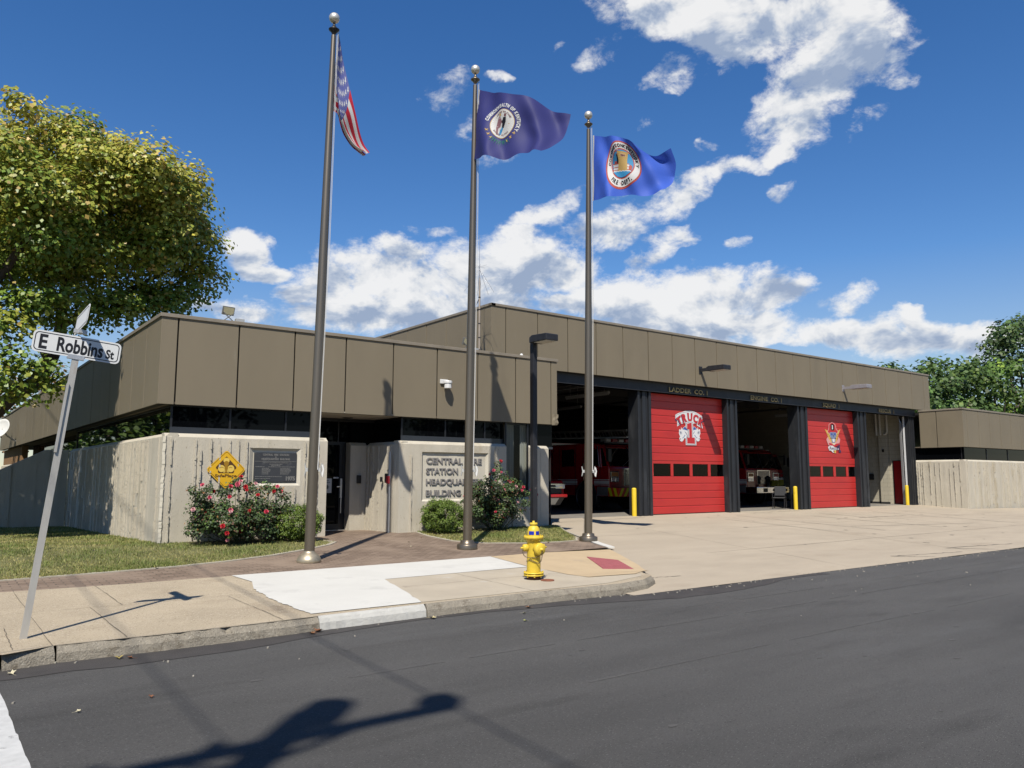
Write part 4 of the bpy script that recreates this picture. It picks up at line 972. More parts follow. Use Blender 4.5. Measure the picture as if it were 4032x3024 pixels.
S(ZQ((410, 1090), (480, 1080), (560, 1130), (620, 1180), (700, 1110), (830, 1090), (800, 1180), (640, 1240), (430, 1160)), 'red'); S(ZQ((540, 1085), (690, 1075), (640, 1150), (590, 1150)), 'cream')
S(ZQ((370, 1240), (450, 1190), (560, 1190), (640, 1260), (800, 1280), (800, 1360), (640, 1370), (560, 1400), (610, 1470), (560, 1475), (480, 1380), (420, 1390)), 'white')
S(ZQ((790, 1150), (850, 1150), (850, 1370), (890, 1390), (890, 1470), (800, 1470), (800, 1390), (810, 1300), (700, 1280), (740, 1210), (800, 1240)), 'plum')
S(ZQ((620, 1370), (690, 1370), (675, 1495), (615, 1495)), 'gold')
lay[0] += 1; k = lay[0]; mb.mat(EI['plum']); put_text(mb, 'Rescue', lambda a, b, d: (a, YL - k * .0006, b), .72, .135, 0, .02, shear=.35, x=zq(415, 0)[0], y=zq(600, 1352)[1])
mb.build('emblem', EMAT, d3)
# raised letters on the wall panel
for txt, z, w in (('CENTRAL  FIRE', 1.985, 1.63), ('STATION', 1.735, .915), ('HEADQUARTERS', 1.475, 1.66), ('BUILDING', 1.205, 1.0)): 
    for wd, ww, wx in words(txt, w, 9.885): mb = MB(); put_text(mb, wd, lambda a, b, d: (a, YW + .045 - d, b), ww, .145, .028, .018, x=wx, y=z); mb.build('wall_lettering', M('grey_letter', (.25, .235, .225), .6, .06, 10), ST)

# ------------------------------------------------------------------ flagpoles and flags
m_bronze = M('bronze_pole', (.165, .138, .105), .36, .12, 1.2, .02, 40, metal=.75, stretch=(1, 1, .15))
m_ball = M('ball_finial', (.55, .52, .46), .42, .08, 9, metal=.6)
m_base = M('bronze_base', (.36, .31, .22), .45, .2, 9, .1, 60, metal=.65)
m_rope = M('white_rope', (.72, .72, .70), .8, .05, 30)
m_cast = M('grey_cast', (.42, .42, .40), .5, .15, 12, metal=.5)
def flagpole(base, top, label, dome, cleat_z=1.55):
    bx, by, bz = base; tx, ty, tz = top
    t = thing('flagpole', base, label, 'flagpole', 'bronze flagpoles in front of the fire station')
    B = Vector(base); T = Vector(top); ax = lambda k: B + (T - B) * k
    mb = MB(); ks = [0, .02, .25, .5, .7, .85, .965]; rs = [.088, .088, .087, .080, .068, .055, .044]; mb.tube([ax(k) for k in ks], rs, 24); mb.build('pole', m_bronze, t)
    if dome: prof = [(.20, 0), (.205, .02), (.195, .06), (.165, .11), (.115, .15), (.092, .17), (.089, .19)]
    else: prof = [(.205, 0), (.205, .085), (.195, .10), (.14, .115), (.135, .155), (.13, .17), (.092, .18)]
    mb = MB(); mb.lathe(base, prof, 32); mb.build('pole_base', m_base if dome else m_bronze, t)
    k = T - Vector((0, 0, .30)); mb = MB(); mb.lathe(k, [(.045, 0), (.05, .02), (.095, .06), (.10, .075), (.06, .10), (.04, .13), (.025, .16), (.018, .22)], 20); mb.build('truck', m_frame if dome else m_bronze, t)
    mb = MB(); r = .098; mb.lathe(T, [(r * math.sin(a), -r * math.cos(a)) for a in [math.pi * i / 14 for i in range(15)]], 24); mb.build('finial', m_ball, t)
    # halyard, down the right-hand side
    s = CR * .055
    mb = MB(); p0 = k + CR * .06 + Vector((0, 0, .02)); p1 = Vector((bx, by, bz + 1.55)) + CR * .105 - Vector((CF.x, CF.y, 0)) * .02
    for off in (0, .018): mb.tube([p0 + CR * off, (p0 + p1) / 2 + CR * (off + .02), p1 + CR * off * .4], .004, 6)
    mb.build('halyard', m_rope, t)
    for sgn in (-1, 1):
        mb = MB(); c = ax((cleat_z) / (T - B).length) + CR * sgn * .088
        mb.obox(c + CR * sgn * .02, CR, CF, (0, 0, 1), .02, .018, .03); mb.tube([c + CR * sgn * .06 + Vector((0, 0, .11)), c + CR * sgn * .035, c + CR * sgn * .06 - Vector((0, 0, .11))], [.010, .016, .010], 8); mb.build('cleat', m_cast, t)
        if sgn == 1:
            mb = MB()
            for i in range(5): a = c + CR * (.05 + .004 * i); mb.tube([a + Vector((0, 0, .085)) + CR * .01, a + CR * .03, a - Vector((0, 0, .085 + .01 * i)) + CR * .01], .008, 6)
            mb.build('rope_coil', m_rope, t)
    return t
P1 = (5.43, 12.86, h_side(0, 12.86)); P2 = (8.87, 13.20, h_side(0, 13.2)); P3 = (12.13, 13.21, h_side(0, 13.2))
flagpole(P1, (5.60, 12.86, 10.07), 'tall bronze flagpole flying the striped flag, on a dome base by the front lawn', True)
flagpole(P2, (9.00, 13.22, 10.34), 'bronze flagpole flying the dark navy flag, on a stepped round base on brick paving', False)
flagpole(P3, (12.27, 13.21, 10.26), 'bronze flagpole flying the bright blue flag, standing at the corner of the apron', False)

def cloth_mat(name, col, trans=.25):
    if name in MATS: return MATS[name]
    m = bpy.data.materials.new(name); m.use_nodes = True; MATS[name] = m; nt = m.node_tree; N = nt.nodes; L = nt.links
    b = N['Principled BSDF']; b.inputs['Base Color'].default_value = tuple(col) + (1,); b.inputs['Roughness'].default_value = .6; b.inputs['Specular IOR Level'].default_value = .2
    tr = N.new('ShaderNodeBsdfTranslucent'); tr.inputs[0].default_value = tuple(col) + (1,); mx = N.new('ShaderNodeMixShader'); mx.inputs[0].default_value = trans
    L.new(b.outputs[0], mx.inputs[1]); L.new(tr.outputs[0], mx.inputs[2]); L.new(mx.outputs[0], N['Material Output'].inputs[0]); return m
FLK = ['cloth_white', 'cloth_red', 'cloth_blue', 'cloth_navy', 'cloth_royal', 'cloth_yellow', 'cloth_green', 'cloth_black', 'cloth_brown', 'cloth_tan', 'cloth_sky', 'cloth_rust', 'cloth_mauve']
FLC = [(.78, .78, .76), (.60, .035, .06), (.13, .15, .40), (.046, .050, .20), (.065, .15, .66), (.75, .50, .25), (.03, .16, .15), (.02, .02, .03), (.20, .09, .10), (.60, .40, .14), (.06, .33, .62), (.52, .10, .08), (.33, .17, .19)]
FLM = [cloth_mat(k, tuple(q * ALB for q in c)) for k, c in zip(FLK, FLC)]; FI = {k[6:]: i for i, k in enumerate(FLK)}
def catmull(c, t):
    """c: (n,3) control points, t in 0..1"""
    n = len(c) - 1; s = min(max(t, 0), 1) * n; i = min(int(s), n - 1); f = s - i
    p = lambda k: c[min(max(k, 0), n)]
    a, b, d, e = (p(i - 1) if i > 0 else 2 * c[0] - c[1]), p(i), p(i + 1), (p(i + 2) if i + 2 <= n else 2 * c[n] - c[n - 1])
    return .5 * ((2 * b) + (-a + d) * f + (2 * a - 5 * b + 4 * d - e) * f * f + (-a + 3 * b - 3 * d + e) * f ** 3)
class Flag:
    """a cloth surface through rows of 3D control points (hoist to fly), with ripples along a horizontal direction"""
    def __init__(s, rows, wave, wdir, nu=110, nv=70, pleat=False):
        s.nu, s.nv = nu, nv; rows = [np.array(r, float) for r in rows]; wdir = np.array(wdir, float)
        G = np.zeros((nv + 1, nu + 1, 3))
        for i in range(nu + 1):
            u = i / nu; col = np.array([catmull(r, u) for r in rows])
            for j in range(nv + 1):
                v = j / nv; w = v; dep = 0
                if pleat:   # the loose end hangs in three layers
                    k = min(max((u - .05) / .40, 0), 1); k = k * k * (3 - 2 * k)
                    f = v / .42 if v < .42 else 1 - (v - .42) / .28 * .8 if v < .70 else .2 + (v - .70) / .30 * .72
                    w = v * (1 - k) + f * k; dep = k * (.03 * math.sin(f * 3.1) + (0 if v < .42 else .05 if v < .70 else .10) + .04 * max(0, min(1, (v - .40) * 20)))
                G[j, i] = catmull(col, w) + wdir * wave(u, w) + np.array([0, dep, 0])
        s.G = G
        du = np.gradient(G, axis=1); dv = np.gradient(G, axis=0); n = np.cross(du.reshape(-1, 3), dv.reshape(-1, 3)).reshape(G.shape); n /= np.linalg.norm(n, axis=2, keepdims=True) + 1e-9
        s.Nn = n * np.where(n @ np.array([-.66, -.75, 0.0]) > 0, 1, -1)[..., None]
    def at(s, u, v, d=0):
        x = min(max(u, 0), 1) * s.nu; y = min(max(v, 0), 1) * s.nv; i = min(int(x), s.nu - 1); j = min(int(y), s.nv - 1); a, b = x - i, y - j
        f = lambda A: A[j, i] * (1 - a) * (1 - b) + A[j, i + 1] * a * (1 - b) + A[j + 1, i] * (1 - a) * b + A[j + 1, i + 1] * a * b
        q = f(s.G) + f(s.Nn) * d; return (q[0], q[1], q[2])
    def cloth(s, mb, colf):
        mb.smooth = True; o = len(mb.v); mb.v += [tuple(p) for p in s.G.reshape(-1, 3)]
        for j in range(s.nv):
            for i in range(s.nu):
                a = o + j * (s.nu + 1) + i; mb.f.append([a, a + 1, a + s.nu + 2, a + s.nu + 1]); mb.mi.append(FI[colf((i + .5) / s.nu, (j + .5) / s.nv)]); mb.sm.append(True)
        mb.smooth = False
    def shape(s, mb, poly, col, lay):
        """a printed shape in (u, v), refined so that it follows the folds; printed on both faces"""
        bm = bmesh.new(); bm.faces.new([bm.verts.new((p[0], p[1], 0)) for p in poly]); bmesh.ops.triangulate(bm, faces=bm.faces[:])
        for _ in range(5):
            le = [e for e in bm.edges if e.calc_length() > .035]
            if not le: break
            bmesh.ops.subdivide_edges(bm, edges=le, cuts=1); bmesh.ops.triangulate(bm, faces=bm.faces[:])
        bm.verts.index_update(); mb.mat(FI[col]); fs = [[v.index for v in f.verts] for f in bm.faces]; co = [(v.co.x, v.co.y) for v in bm.verts]; bm.free()
        for sg in (1, -1): mb.add([s.at(a, b, sg * (.0035 + lay * .0012)) for a, b in co], fs)
def flag_thing(name, loc, label):
    t = thing(name, loc, label, 'flag'); return t
def hem(F, parent, wd=.02):
    mb = MB(); n = 30; vs = []
    for j in range(n + 1): vs += [F.at(0, j / n, .004), F.at(wd, j / n, .004), F.at(0, j / n, -.004), F.at(wd, j / n, -.004)]
    fs = []
    for j in range(n): a = j * 4; fs += [(a, a + 1, a + 5, a + 4), (a + 2, a + 6, a + 7, a + 3), (a + 1, a + 3, a + 7, a + 5)]
    mb.add(vs, fs); mb.build('heading', FLM[0], parent)
# striped flag hanging in folds beside its pole
rows = [[(5.69, 9.82), (5.80, 9.46), (5.91, 8.99), (6.02, 8.50), (6.14, 8.12), (6.27, 7.86), (6.385, 7.69)],
        [(5.67, 9.42), (5.76, 9.05), (5.86, 8.66), (5.98, 8.36), (6.10, 8.06), (6.22, 7.82), (6.35, 7.67)],
        [(5.635, 9.04), (5.72, 8.72), (5.83, 8.42), (5.94, 8.22), (6.06, 8.00), (6.18, 7.79), (6.31, 7.66)],
        [(5.625, 8.66), (5.70, 8.44), (5.79, 8.28), (5.90, 8.10), (6.02, 7.93), (6.14, 7.76), (6.27, 7.66)],
        [(5.615, 8.29), (5.68, 8.27), (5.76, 8.22), (5.86, 8.03), (5.98, 7.88), (6.10, 7.73), (6.22, 7.66)]]
F1 = Flag([[(a, 12.87, b) for a, b in r] for r in rows], lambda u, v: .05 * math.sin(u * 9 + v * 2.2) * min(1, u * 5) + .02 * math.sin(v * 9 + u * 4) * min(1, u * 4), (0, 1, 0), 150, 130, True)
f1 = flag_thing('striped_flag', (5.66, 12.86, 8.3), 'red and white striped flag with white stars on blue, hanging limp beside the tallest pole')
mb = MB()
def us(u, v):
    if u < .40 and v < 7 / 13: return 'blue'
    return 'red' if int(v * 13) % 2 == 0 else 'white'
F1.cloth(mb, us); mb.build('cloth', FLM, f1)
mb = MB()
for r in range(9):
    for c in range(6 if r % 2 == 0 else 5):
        u = .40 * ((c + .5) / 6 if r % 2 == 0 else (c + 1) / 6); v = (7 / 13) * (r + .75) / 9.5
        star = [(u + .021 * (1 if k % 2 == 0 else .42) * math.sin(k * math.pi / 5), v - .030 * (1 if k % 2 == 0 else .42) * math.cos(k * math.pi / 5)) for k in range(10)]
        F1.shape(mb, star, 'white', 0)
mb.build('stars', FLM, f1); hem(F1, f1)
# navy flag streaming to the right, seal near the hoist
rows = [[(9.09, 13.24, 9.93), (9.117, 12.639, 9.64), (9.263, 12.264, 9.477), (9.589, 11.944, 9.318), (9.832, 11.654, 9.07), (10.079, 11.386, 8.96)], [(9.055, 13.24, 9.52), (9.021, 12.639, 9.239), (9.217, 12.264, 9.144), (9.517, 11.944, 9.02), (9.771, 11.654, 8.824), (9.993, 11.386, 8.711)], [(9.02, 13.24, 9.12), (8.954, 12.639, 8.876), (9.152, 12.264, 8.792), (9.454, 11.944, 8.731), (9.683, 11.654, 8.56), (9.856, 11.386, 8.401)], [(8.99, 13.24, 8.72), (8.916, 12.639, 8.514), (9.078, 12.264, 8.403), (9.4, 11.944, 8.434), (9.551, 11.654, 8.313), (9.563, 11.386, 8.16)], [(8.96, 13.24, 8.31), (8.892, 12.639, 8.161), (9.022, 12.264, 8.041), (9.201, 11.944, 8.1), (9.287, 11.654, 8.032), (9.322, 11.386, 7.971)]]
F2 = Flag(rows, lambda u, v: (.095 * math.sin(u * 8.5 - v * 3.4 + .6) * min(1, u * 4) + .045 * math.sin(u * 19 - v * 6) * min(1, u * 5) + .014 * math.sin(u * 46 + v * 9) * max(0, 1 - u * 2.2) + .02 * math.sin(v * 9 + u * 6) * min(1, u * 3)), (.87, .49, 0))
f2 = flag_thing('navy_flag', (9.02, 13.2, 8.3), 'dark navy flag with a white round seal and gold lettering, streaming from the middle pole')
mb = MB(); F2.cloth(mb, lambda u, v: 'navy'); mb.build('cloth', FLM, f2); hem(F2, f2, .016)
mb = MB(); SX, SV = .325, .46; ru, rv = .130, .20
def k2(a, b): return (SX + a * ru, SV - b * rv)
lay = 0
F2.shape(mb, [k2(*p) for p in circ(0, 0, 1.04, 1.04, 40)], 'tan', 0); F2.shape(mb, [k2(*p) for p in circ(0, 0, 1, 1, 40)], 'white', 1)
# two figures clasping hands
F2.shape(mb, [k2(*p) for p in ((-.36, .42), (-.22, .55), (-.12, .35), (.02, .12), (-.10, .0), (-.14, -.2), (-.34, -.35), (-.34, -.80), (-.46, -.80), (-.52, -.3), (-.46, .05))], 'mauve', 2)
F2.shape(mb, [k2(*p) for p in circ(-.20, .62, .10, .11, 12)], 'tan', 3)
F2.shape(mb, [k2(*p) for p in ((.10, .42), (.34, .42), (.34, .10), (.16, -.32), (-.02, -.28), (.02, .0), (-.08, .15), (.04, .22))], 'black', 2)
F2.shape(mb, [k2(*p) for p in circ(.26, .56, .10, .12, 12)], 'brown', 3)
F2.shape(mb, [k2(*p) for p in ((-.02, -.26), (.12, -.32), (-.10, -.80), (-.26, -.80), (-.18, -.45))], 'sky', 2)
def k2t(r_=1): return lambda a, b: F2.at(*k2(a, b), .0035 + .0034)
mb.mat(FI['brown']); arc_text(mb, 'UNITED WE STAND', k2t(), 0, 0, .74, 78, .14, .04, kx=.13)
arc_text(mb, 'DIVIDED WE FALL', k2t(), 0, 0, .74, 265, .14, .04, True, kx=.13)
mb.mat(FI['white']); arc_text(mb, 'COMMONWEALTH OF KENTUCKY', k2t(), 0, 0, 1.20, 72, .26, .06, kx=.215)
# gold sprigs below
for i in range(9):
    a = rad(205 + i * 15); c = (1.30 * math.cos(a), 1.34 * math.sin(a)); 
    for w in (-.16, .16):
        pts = [k2(c[0] * (1 + .12 * w) + .16 * math.cos(a + 1.2 + w * 6 + t) * q, c[1] + .16 * math.sin(a + 1.2 + w * 6 + t) * q) for t, q in ((0, 1), (.8, .4), (3.14, .9), (4.0, .4))]
        F2.shape(mb, pts, 'tan' if i not in (3, 4, 5) else 'green', 1)
for i in range(10): a = rad(235 + i * 6.5); F2.shape(mb, [k2(1.2 * math.cos(a), 1.2 * math.sin(a)), k2(1.75 * math.cos(a + .1), 1.65 * math.sin(a + .1)), k2(1.2 * math.cos(a + .08), 1.2 * math.sin(a + .08))], 'green', 2)
mb.build('seal', FLM, f2)
# bright blue fire department flag, its tip folded back
rows = [[(12.42, 13.22, 9.8), (12.383, 12.789, 9.631), (12.438, 12.495, 9.533), (12.635, 12.237, 9.361), (12.8, 12.001, 9.103), (13.053, 11.779, 8.965), (13.326, 11.568, 9.105)], [(12.41, 13.22, 9.39), (12.383, 12.789, 9.263), (12.438, 12.495, 9.221), (12.682, 12.237, 9.12), (12.89, 12.001, 8.921), (13.142, 11.779, 8.84), (13.475, 11.568, 8.799)], [(12.4, 13.22, 8.98), (12.383, 12.789, 8.876), (12.419, 12.495, 8.862), (12.663, 12.237, 8.787), (12.909, 12.001, 8.631), (13.151, 11.779, 8.573), (13.388, 11.568, 8.562)], [(12.395, 13.22, 8.57), (12.363, 12.789, 8.47), (12.401, 12.495, 8.502), (12.608, 12.237, 8.454), (12.854, 12.001, 8.322), (13.097, 11.779, 8.306), (13.265, 11.568, 8.3)], [(12.39, 13.22, 8.16), (12.325, 12.789, 8.083), (12.334, 12.495, 8.049), (12.561, 12.237, 8.111), (12.8, 12.001, 8.014), (13.008, 11.779, 8.038), (13.099, 11.568, 8.099)]]
F3 = Flag(rows, lambda u, v: (.09 * math.sin(u * 8.5 - v * 3.0 + .3) * min(1, u * 4) + .045 * math.sin(u * 19 - v * 7) * min(1, u * 5) + .013 * math.sin(u * 44 + v * 10) * max(0, 1 - u * 2.4) + .02 * math.sin(v * 10 + u * 8) * min(1, u * 3) - .30 * max(0, u - .72) * max(0, .55 - v) * 4), (.87, .49, 0))
f3 = flag_thing('blue_flag', (12.40, 13.2, 8.16), 'bright blue fire department flag with a white ringed bridge emblem, streaming from the rightmost pole')
mb = MB(); F3.cloth(mb, lambda u, v: 'royal'); mb.build('cloth', FLM, f3); hem(F3, f3, .016)
mb = MB(); SX3, SV3, ru3, rv3 = .405, .49, .225, .41
def k3(a, b): return (SX3 + a * ru3, SV3 - b * rv3)
K3 = lambda pts: [k3(*p) for p in pts]
F3.shape(mb, K3(circ(0, 0, 1.0, 1.0, 44)), 'rust', 0); F3.shape(mb, K3(circ(0, 0, .92, .92, 44)), 'white', 1); F3.shape(mb, K3(circ(0, 0, .63, .63, 40)), 'rust', 2); F3.shape(mb, K3(circ(0, 0, .57, .57, 40)), 'sky', 3)
# river boat, bridge tower, water
F3.shape(mb, K3(((-.52, .02), (.30, .02), (.46, -.10), (.46, -.28), (-.48, -.28))), 'white', 4)
for zb in (.03, -.10, -.22): F3.shape(mb, K3(((-.54, zb), (.36, zb), (.36, zb - .03), (-.54, zb - .03))), 'rust', 5)
for i in range(8): F3.shape(mb, K3(((-.46 + i * .1, -.02), (-.455 + i * .1, -.02), (-.455 + i * .1, -.26), (-.46 + i * .1, -.26))), 'brown', 6)
F3.shape(mb, K3(((-.40, .12), (-.18, .12), (-.18, .03), (-.40, .03))), 'rust', 5); F3.shape(mb, K3(((-.26, .36), (-.15, .36), (-.17, .04), (-.24, .04))), 'black', 6); F3.shape(mb, K3(((-.28, .40), (-.13, .40), (-.13, .34), (-.28, .34))), 'brown', 7)
F3.shape(mb, K3(((.42, .0), (.52, -.06), (.50, -.26), (.36, -.26), (.36, -.06))), 'rust', 6)
F3.shape(mb, K3(((-.22, .50), (.30, .50), (.30, .44), (.27, .44), (.25, .14), (.30, -.30), (.18, -.30), (.14, .10), (.07, .22), (-.02, .22), (-.06, .10), (-.06, -.32), (-.20, -.32), (-.15, .14), (-.19, .44), (-.22, .44))), 'tan', 8)
F3.shape(mb, K3(((-.08, .41), (.16, .41), (.16, .28), (-.08, .28))), 'yellow', 9)
F3.shape(mb, K3([(-.50, -.30)] + [(-.5 + i * .083, -.31 + (.025 if i % 2 else 0)) for i in range(13)] + [(.40, -.40), (.22, -.53), (0, -.57), (-.22, -.53), (-.40, -.40)]), 'sky', 9)
F3.shape(mb, K3([(-.52, -.29)] + [(-.5 + i * .083, -.30 + (.03 if i % 2 else 0)) for i in range(13)] + [(-.5 + i * .083, -.33 + (.025 if i % 2 else 0)) for i in range(12, -1, -1)]), 'white', 10)
k3t = lambda a, b: F3.at(*k3(a, b), .0035 + 10 * .0012)
k3b = lambda a, b: F3.at(*k3(a, b), .0035 + 2.5 * .0012)
mb.mat(FI['brown']); put_text(mb, '1864', lambda a, b, d: F3.at(*k3(a, b), .0035 + 10.5 * .0012), .20, .09, 0, .05, x=-.06, y=.30)
mb.mat(FI['black']); arc_text(mb, 'COVINGTON', k3b, 0, 0, .69, 132, .155, .07, kx=.155); arc_text(mb, 'KENTUCKY', k3b, 0, 0, .69, 42, .155, .07, kx=.155)
arc_text(mb, 'FIRE  DEPT.', k3b, 0, 0, .70, 270, .155, .07, True, kx=.155)
mb.build('emblem', FLM, f3)

# ------------------------------------------------------------------ street sign, leaning
m_galv = M('galvanised_post', (.45, .43, .39), .5, .15, 5, .05, 60, metal=.55, stretch=(1, 1, .35), stain=((.24, .13, .07), 2.4, .60, .12))
m_sign = M('sign_white', (.78, .79, .78), .4, .03, 6)
m_signb = M('sign_black', (.015, .015, .018), .45, 0)
m_alum = M('sign_bracket', (.5, .5, .5), .4, .1, 8, metal=.7)
SB = Vector((.925, 8.765, h_side(0, 8.77) - .02)); STP = Vector((1.205, 8.785, 2.83)); AX = (STP - SB).normalized()
sg = thing('street_sign', SB, 'leaning street name sign with a white E Robbins St blade on a rusty post', 'street sign')
side = Vector((1, 0, 0)); side = (side - AX * side.dot(AX)).normalized(); fwd_ = AX.cross(side)
mb = MB(); mb.prism([(-.030, -.012), (.030, -.012), (.030, .014), (.012, .014), (.010, -.004), (-.010, -.004), (-.012, .014), (-.030, .014)], lambda a, b: tuple(SB + side * a + fwd_ * b), lambda a, b: tuple(STP + side * a + fwd_ * b)); mb.build('post', m_galv, sg)
mb = MB(); q = lambda h: SB + AX * h; mb.obox(q(2.10) - side * .026 - fwd_ * .012, side, fwd_, AX, .010, .022, .34); mb.build('splice_plate', m_galv, sg)
mb = MB(); mb.obox(STP + AX * .0 + side * .0, side, fwd_, AX, .075, .020, .022); mb.obox(STP + AX * .262, side, fwd_, AX, .06, .018, .020); mb.obox(STP + AX * .262, side, fwd_, AX, .018, .06, .018); mb.build('bracket', m_alum, sg)
# blade: corners measured on the photograph's own wall plane
ex = Vector((.779, .0, -.073)).normalized(); ez = Vector((.073, 0, .779)).normalized(); C0 = Vector((.815, 8.772, 2.862))
def blade(o, ex, ez, w, h, txt, nm):
    en = ex.cross(ez); en = en if en.dot(Vector((0, -1, 0)) + Vector((-1, 0, 0)) * .8) > 0 else -en
    f = lambda a, b, d: tuple(o + ex * a + ez * b + en * d); r = .045
    def rr(x0, x1, z0, z1, r): return [(x0 + r + r * math.cos(rad(a)), z0 + r + r * math.sin(rad(a))) for a in range(180, 271, 15)] + [(x1 - r + r * math.cos(rad(a)), z0 + r + r * math.sin(rad(a))) for a in range(270, 361, 15)] + [(x1 - r + r * math.cos(rad(a)), z1 - r + r * math.sin(rad(a))) for a in range(0, 91, 15)] + [(x0 + r + r * math.cos(rad(a)), z1 - r + r * math.sin(rad(a))) for a in range(90, 181, 15)]
    m = MB(); m.prism(rr(0, w, 0, h, r), lambda a, b: f(a, b, .0025), lambda a, b: f(a, b, -.0025)); bl = m.build(nm, m_sign, sg)
    m = MB(); o_ = rr(.016, w - .016, .016, h - .016, .036); i_ = rr(.024, w - .024, .024, h - .024, .030); n = len(o_)
    m.add([f(a, b, .0035) for a, b in o_] + [f(a, b, .0035) for a, b in i_], [(k, (k + 1) % n, n + (k + 1) % n, n + k) for k in range(n)])
    for tx, x, y, w_, h_ in txt: put_text(m, tx, lambda a, b, d: f(a, b, .0036), w_, h_, 0, .032, x=x, y=y)
    m.build('lettering', m_signb, bl); return bl
blade(C0, ex, ez, .782, .215, [('E', .058, .042, .070, .140), ('Robbins', .212, .042, .410, .138), ('St', .648, .045, .078, .090)], 'sign_blade')
C1 = STP + AX * .275 - Vector((0, .38, -.02))
ey2 = Vector((.0, .76, -.02)).normalized(); ez2 = Vector((.09, .02, .78)).normalized()
b2 = blade(C1 + Vector((-.006, 0, 0)), ey2, ez2, .76, .20, [], 'sign_blade'); b2['label'] = 'cross street blade seen almost edge on'

# ------------------------------------------------------------------ fire hydrant
m_hyd = M('hydrant_yellow', (.78, .56, .05), .48, .10, 5, .16, 45, spec=.4, stain=[((.60, .38, .035), 6, .58, .12), ((.30, .13, .03), 22, .70, .04)], speck=((.22, .10, .03), 60, .73, .03))
m_chain = M('rusty_chain', (.14, .105, .07), .6, .2, 30, metal=.5)
HB = Vector((7.39, 9.24, h_ramp(7.39, 9.24) + .012))
hy = thing('fire_hydrant', HB, 'yellow fire hydrant with blue reflective bands on its bonnet', 'fire hydrant')
L_ = -CR; L_ = Vector((L_.x, L_.y, 0)).normalized(); Fv = Vector((-CF.x, -CF.y, 0)).normalized()   # left in view, towards the viewer
mb = MB(); mb.lathe(HB, [(.102, .10), (.102, .60), (.106, .61)], 32); mb.build('barrel', m_hyd, hy)
mb = MB(); mb.lathe(HB + Vector((0, 0, .0)), [(.105, -.02), (.105, .05)], 28); mb.build('stub', M('rust_red', (.10, .03, .02), .8, .2, 20), hy)
for z in (.042, .073):
    mb = MB(); mb.lathe(HB, [(.12, z), (.148, z + .003), (.148, z + .022), (.12, z + .025)], 32); mb.build('base_flange', m_hyd, hy)
for i in range(8):
    a = i * math.pi / 4 + .2; mb = MB(); c = HB + Vector((math.cos(a) * .134, math.sin(a) * .134, 0)); mb.lathe(c, [(.012, .030), (.012, .112)], 6, smooth=False); mb.build('bolt', m_hyd, hy)
mb = MB(); mb.lathe(HB, [(.108, .572), (.148, .580), (.148, .612), (.143, .618), (.10, .62)], 32); mb.build('bonnet_flange', m_hyd, hy)
for i in range(8):
    a = i * math.pi / 4; mb = MB(); mb.lathe(HB + Vector((math.cos(a) * .130, math.sin(a) * .130, 0)), [(.011, .56), (.011, .633)], 6, smooth=False); mb.build('bolt', m_hyd, hy)
mb = MB(); mb.lathe(HB, [(.094, .618), (.092, .69), (.085, .722), (.069, .752), (.052, .768), (.047, .776), (.059, .780), (.059, .806), (.053, .812), (.018, .814), (.017, .838), (.010, .84)], 32); mb.build('bonnet', m_hyd, hy)
m_blue = M('blue_reflector', (.012, .03, .42), .35, .05, 8)
a0 = math.atan2(Fv.y, Fv.x)
for da, w in ((-.66, .34), (.40, .44)):
    mb = MB(); n = 8; vs = []
    for zz in (.640, .692):
        for i in range(n + 1): a = a0 - da - w + 2 * w * i / n; vs.append(HB + Vector(((.0965 if zz < .66 else .0945) * math.cos(a), (.0965 if zz < .66 else .0945) * math.sin(a), zz)))
    mb.smooth = True; mb.add(vs, [(i, i + 1, n + 2 + i, n + 1 + i) for i in range(n)]); mb.build('reflective_band', m_blue, hy)
def nozzle(dirv, z, r, ln, name):
    c = HB + Vector((0, 0, z)); mb = MB()
    mb.lathe(c, [(r * .86, .02), (r * .84, ln - .055), (r * .98, ln - .05), (r * 1.02, ln - .045), (r * 1.0, ln), (r * .92, ln + .012), (r * .3, ln + .016), (r * .22, ln + .018), (.015, ln + .05), (.008, ln + .052)], 28, dirv)
    return mb.build(name, m_hyd, hy)
dr_ = (Fv * .80 - L_ * .62).normalized(); dl_ = (L_ * .93 + Fv * .38).normalized(); db_ = (-L_ * .9 - Fv * .5).normalized()
nozzle(dr_, .435, .090, .160, 'pumper_nozzle'); nozzle(dl_, .450, .053, .155, 'hose_nozzle'); nozzle(-dl_, .450, .053, .155, 'hose_nozzle')
def chain(pts, name='chain'):
    P = []
    for (a, b, c) in zip(pts[:-2:2], pts[1:-1:2], pts[2::2]):
        for i in range(12): t = i / 12; P.append(a * (1 - t) ** 2 + b * 2 * t * (1 - t) + c * t * t)
    P.append(pts[-1]); mb = MB(); d = 0; last = P[0]; alt = 0
    for p, q in zip(P[:-1], P[1:]):
        v = (q - p).normalized(); s = v.cross(Vector((0, 0, 1))).normalized(); s = s if alt % 2 else v.cross(s).normalized(); alt += 1; c = (p + q) / 2; l = (q - p).length * .72; w = .008
        R = [c + v * l * math.cos(a) + s * w * math.sin(a) for a in [2 * math.pi * k / 8 for k in range(9)]]; mb.tube(R, .0026, 5)
    return mb.build(name, m_chain, hy)
lt = HB + Vector((0, 0, .43)) + dl_ * .18; rt = HB + Vector((0, 0, .41)) + dr_ * .20
chain([lt, lt + Vector((0, 0, -.14)) + Fv * .02, HB + Fv * .110 + L_ * .02 + Vector((0, 0, .315)), HB + Fv * .115 - L_ * .05 + Vector((0, 0, .30)), rt + Vector((0, 0, -.02))])
